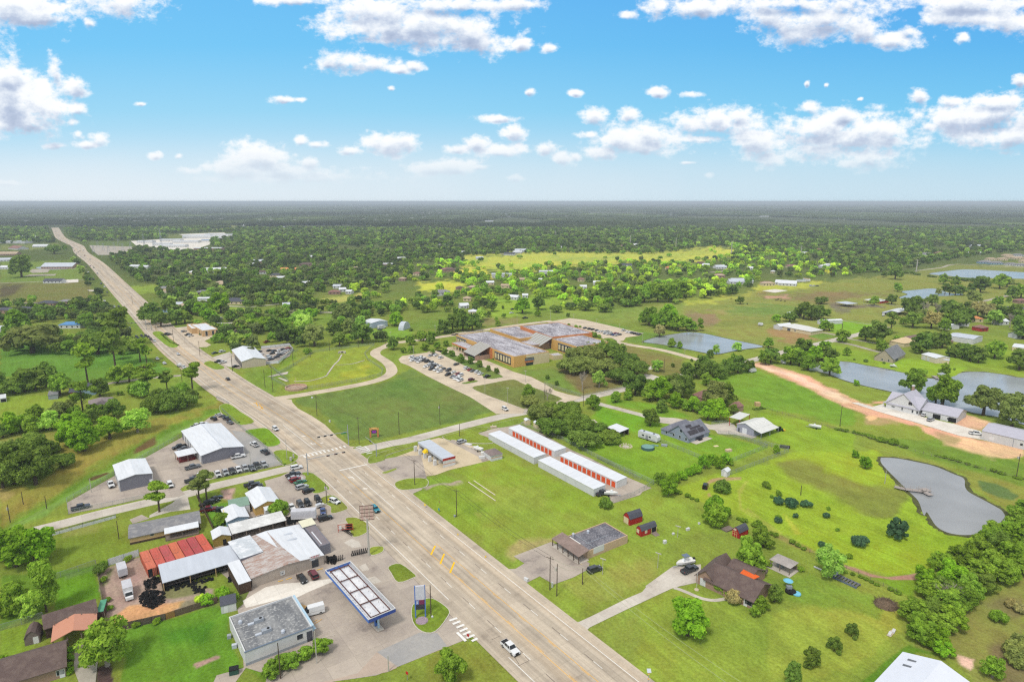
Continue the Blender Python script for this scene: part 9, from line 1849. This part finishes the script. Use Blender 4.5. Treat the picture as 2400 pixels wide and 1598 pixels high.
m.lathe([(3.0,0),(2.2,.8),(.8,1.4)],12); o=m.obj('brush_pile',[mt('brush_brown',A(112,94,76),var=.4,scale=3)],None,(p.x,p.y,0)); tag(o,'round brown brush pile on the lawn before the tree belt','brush pile'); 
p=G('D 520,712')[0]; t=thing('flag_pole','slim white flag pole in front of the brick house','flag pole',(p.x,p.y,0)); MB().tube((0,0,0),(0,0,5.2),.05,n=6).obj('pole',[M_ww],t); MB().lathe([(.7,0),(.6,.2)],10).obj('stone_ring',[M_tan],t)
p=G('L 760,1215')[0]; t=thing('basin_structure','round brick outfall structure with a pale post at the basin','outfall',(p.x,p.y,0)); MB().lathe([(6.2,0),(6.2,1.2),(5.6,1.2),(5.6,.4)],18).obj('wall',[mt('pink_brick',A(190,160,138),var=.1,scale=2)],t); MB().tube((0,0,0),(0,0,6.5),.12,n=6).obj('post',[M_crm],t)
p=G('L 1185,890')[0]; t=thing('inlet_structure','concrete inlet headwall at the top of the basin channel','headwall',(p.x,p.y,0)); MB().box(-2.5,2.5,-.3,.3,0,1.4).box(-2.5,-2.1,-2.5,-.3,0,.9).box(2.1,2.5,-2.5,-.3,0,.9).obj('headwall',[M_conc],t); MB().box(-.6,.6,-.34,-.3,.1,1.0).obj('pipe_mouth',[M_dark],t)
# bridge rail
fence('F 1990,318 2105,380','low guard rail of the culvert bridge','rail',.8,mat=M_steel)
# cattle
def cow(s,hd,label):
    p=G(s)[0]; bm=bmesh.new(); V=[(-.9,0,1.15),(-.3,0,1.1),(.45,0,1.12),(.85,0,1.3),(1.2,0,1.25),(1.5,0,1.0)]; vs_=[bm.verts.new(v) for v in V]; [bm.edges.new((a,b)) for a,b in zip(vs_[:-1],vs_[1:])]; rad=[.30,.42,.40,.26,.17,.12]
    for (i,x,y) in ((0,-.95,.22),(0,-.95,-.22),(2,.45,.22),(2,.45,-.22)):
        k=bm.verts.new((x,y,.62)); hf=bm.verts.new((x+(.08 if i==0 else -.02),y,.05)); bm.edges.new((vs_[i],k)); bm.edges.new((k,hf)); rad+=[.13,.06]
    tl=bm.verts.new((-1.25,0,.7)); bm.edges.new((vs_[0],tl)); rad.append(.04)
    me=bpy.data.meshes.new('cow'); bm.to_mesh(me); bm.free(); me.materials.append(M_sig); o=bpy.data.objects.new('cow',me); COL.objects.link(o); o.location=(p.x,p.y,0); o.rotation_euler=(0,0,R(hd)); md=o.modifiers.new('skin','SKIN')
    for i,v in enumerate(me.skin_vertices[0].data): v.radius=(rad[i],rad[i]*.8)
    me.skin_vertices[0].data[1].use_root=True; o.modifiers.new('sub','SUBSURF').levels=1; tag(o,label,'cow','black cattle in the pasture')
for s,h_ in (('N 840,397',20),('N 1252,410',170),('N 1268,404',10),('N 1295,417',200),('N 1330,423',0),('N 985,447',40),('Q 620,405',10),('Q 640,408',100),('Q 690,375',20),('Q 700,385',200),('Q 630,395',300)): cow(s,h_,'black cow grazing in the open pasture')
# substation beyond the highway
def lattice(s,hg,w,label):
    p=G(s)[0]; t=thing('lattice_tower',label,'pylon',(p.x,p.y,0),R(20),'switchyard towers'); m=MB(); c=[(-w,-w),(w,-w),(w,w),(-w,w)]
    for i in range(4):
        a,b=c[i],c[(i+1)%4]; m.tube((a[0],a[1],0),(a[0]*.25,a[1]*.25,hg),.14,n=4)
        for k in range(4): z0=hg*k/4; z1=hg*(k+1)/4; f0=1-.75*k/4; f1=1-.75*(k+1)/4; m.tube((a[0]*f0,a[1]*f0,z0),(b[0]*f1,b[1]*f1,z1),.08,n=4)
    m.obj('lattice',[M_steel],t); MB().box(-w*1.6,w*1.6,-.15,.15,hg-2,hg-1.7).obj('crossarm',[M_steel],t)
for s in ('K 860,520','K 950,500','K 1050,490','K 1130,500','K 1200,480','K 1330,465','K 1410,460','K 900,470','K 1000,520','K 1090,455'): lattice(s,16,2.4,'grey lattice tower in the switchyard by the far highway')
for s,hg_ in (('K 1490,490',42),('K 1325,460',30),('K 1475,420',36)): lattice(s,hg_,1.6,'tall slim lattice mast by the pale plant')
# ================================================================ air
def haze():
    o=MB().box(-47000,47000,-2600,46500,-4,H+3.5).obj('haze',[]); o['kind']='stuff'
    m=bpy.data.materials.new('haze_air'); m.use_nodes=True; t=NT(m.node_tree)
    v=t.n('ShaderNodeVolumePrincipled',{'Color':(.82,.91,1.0,1),'Density':HAZE_D,'Anisotropy':0.0}); t.n('ShaderNodeOutputMaterial',{'Volume':v.outputs[0]}); o.data.materials.append(m)
HAZE_D=1.15e-4
haze()
finish_labels()
trim_labels()
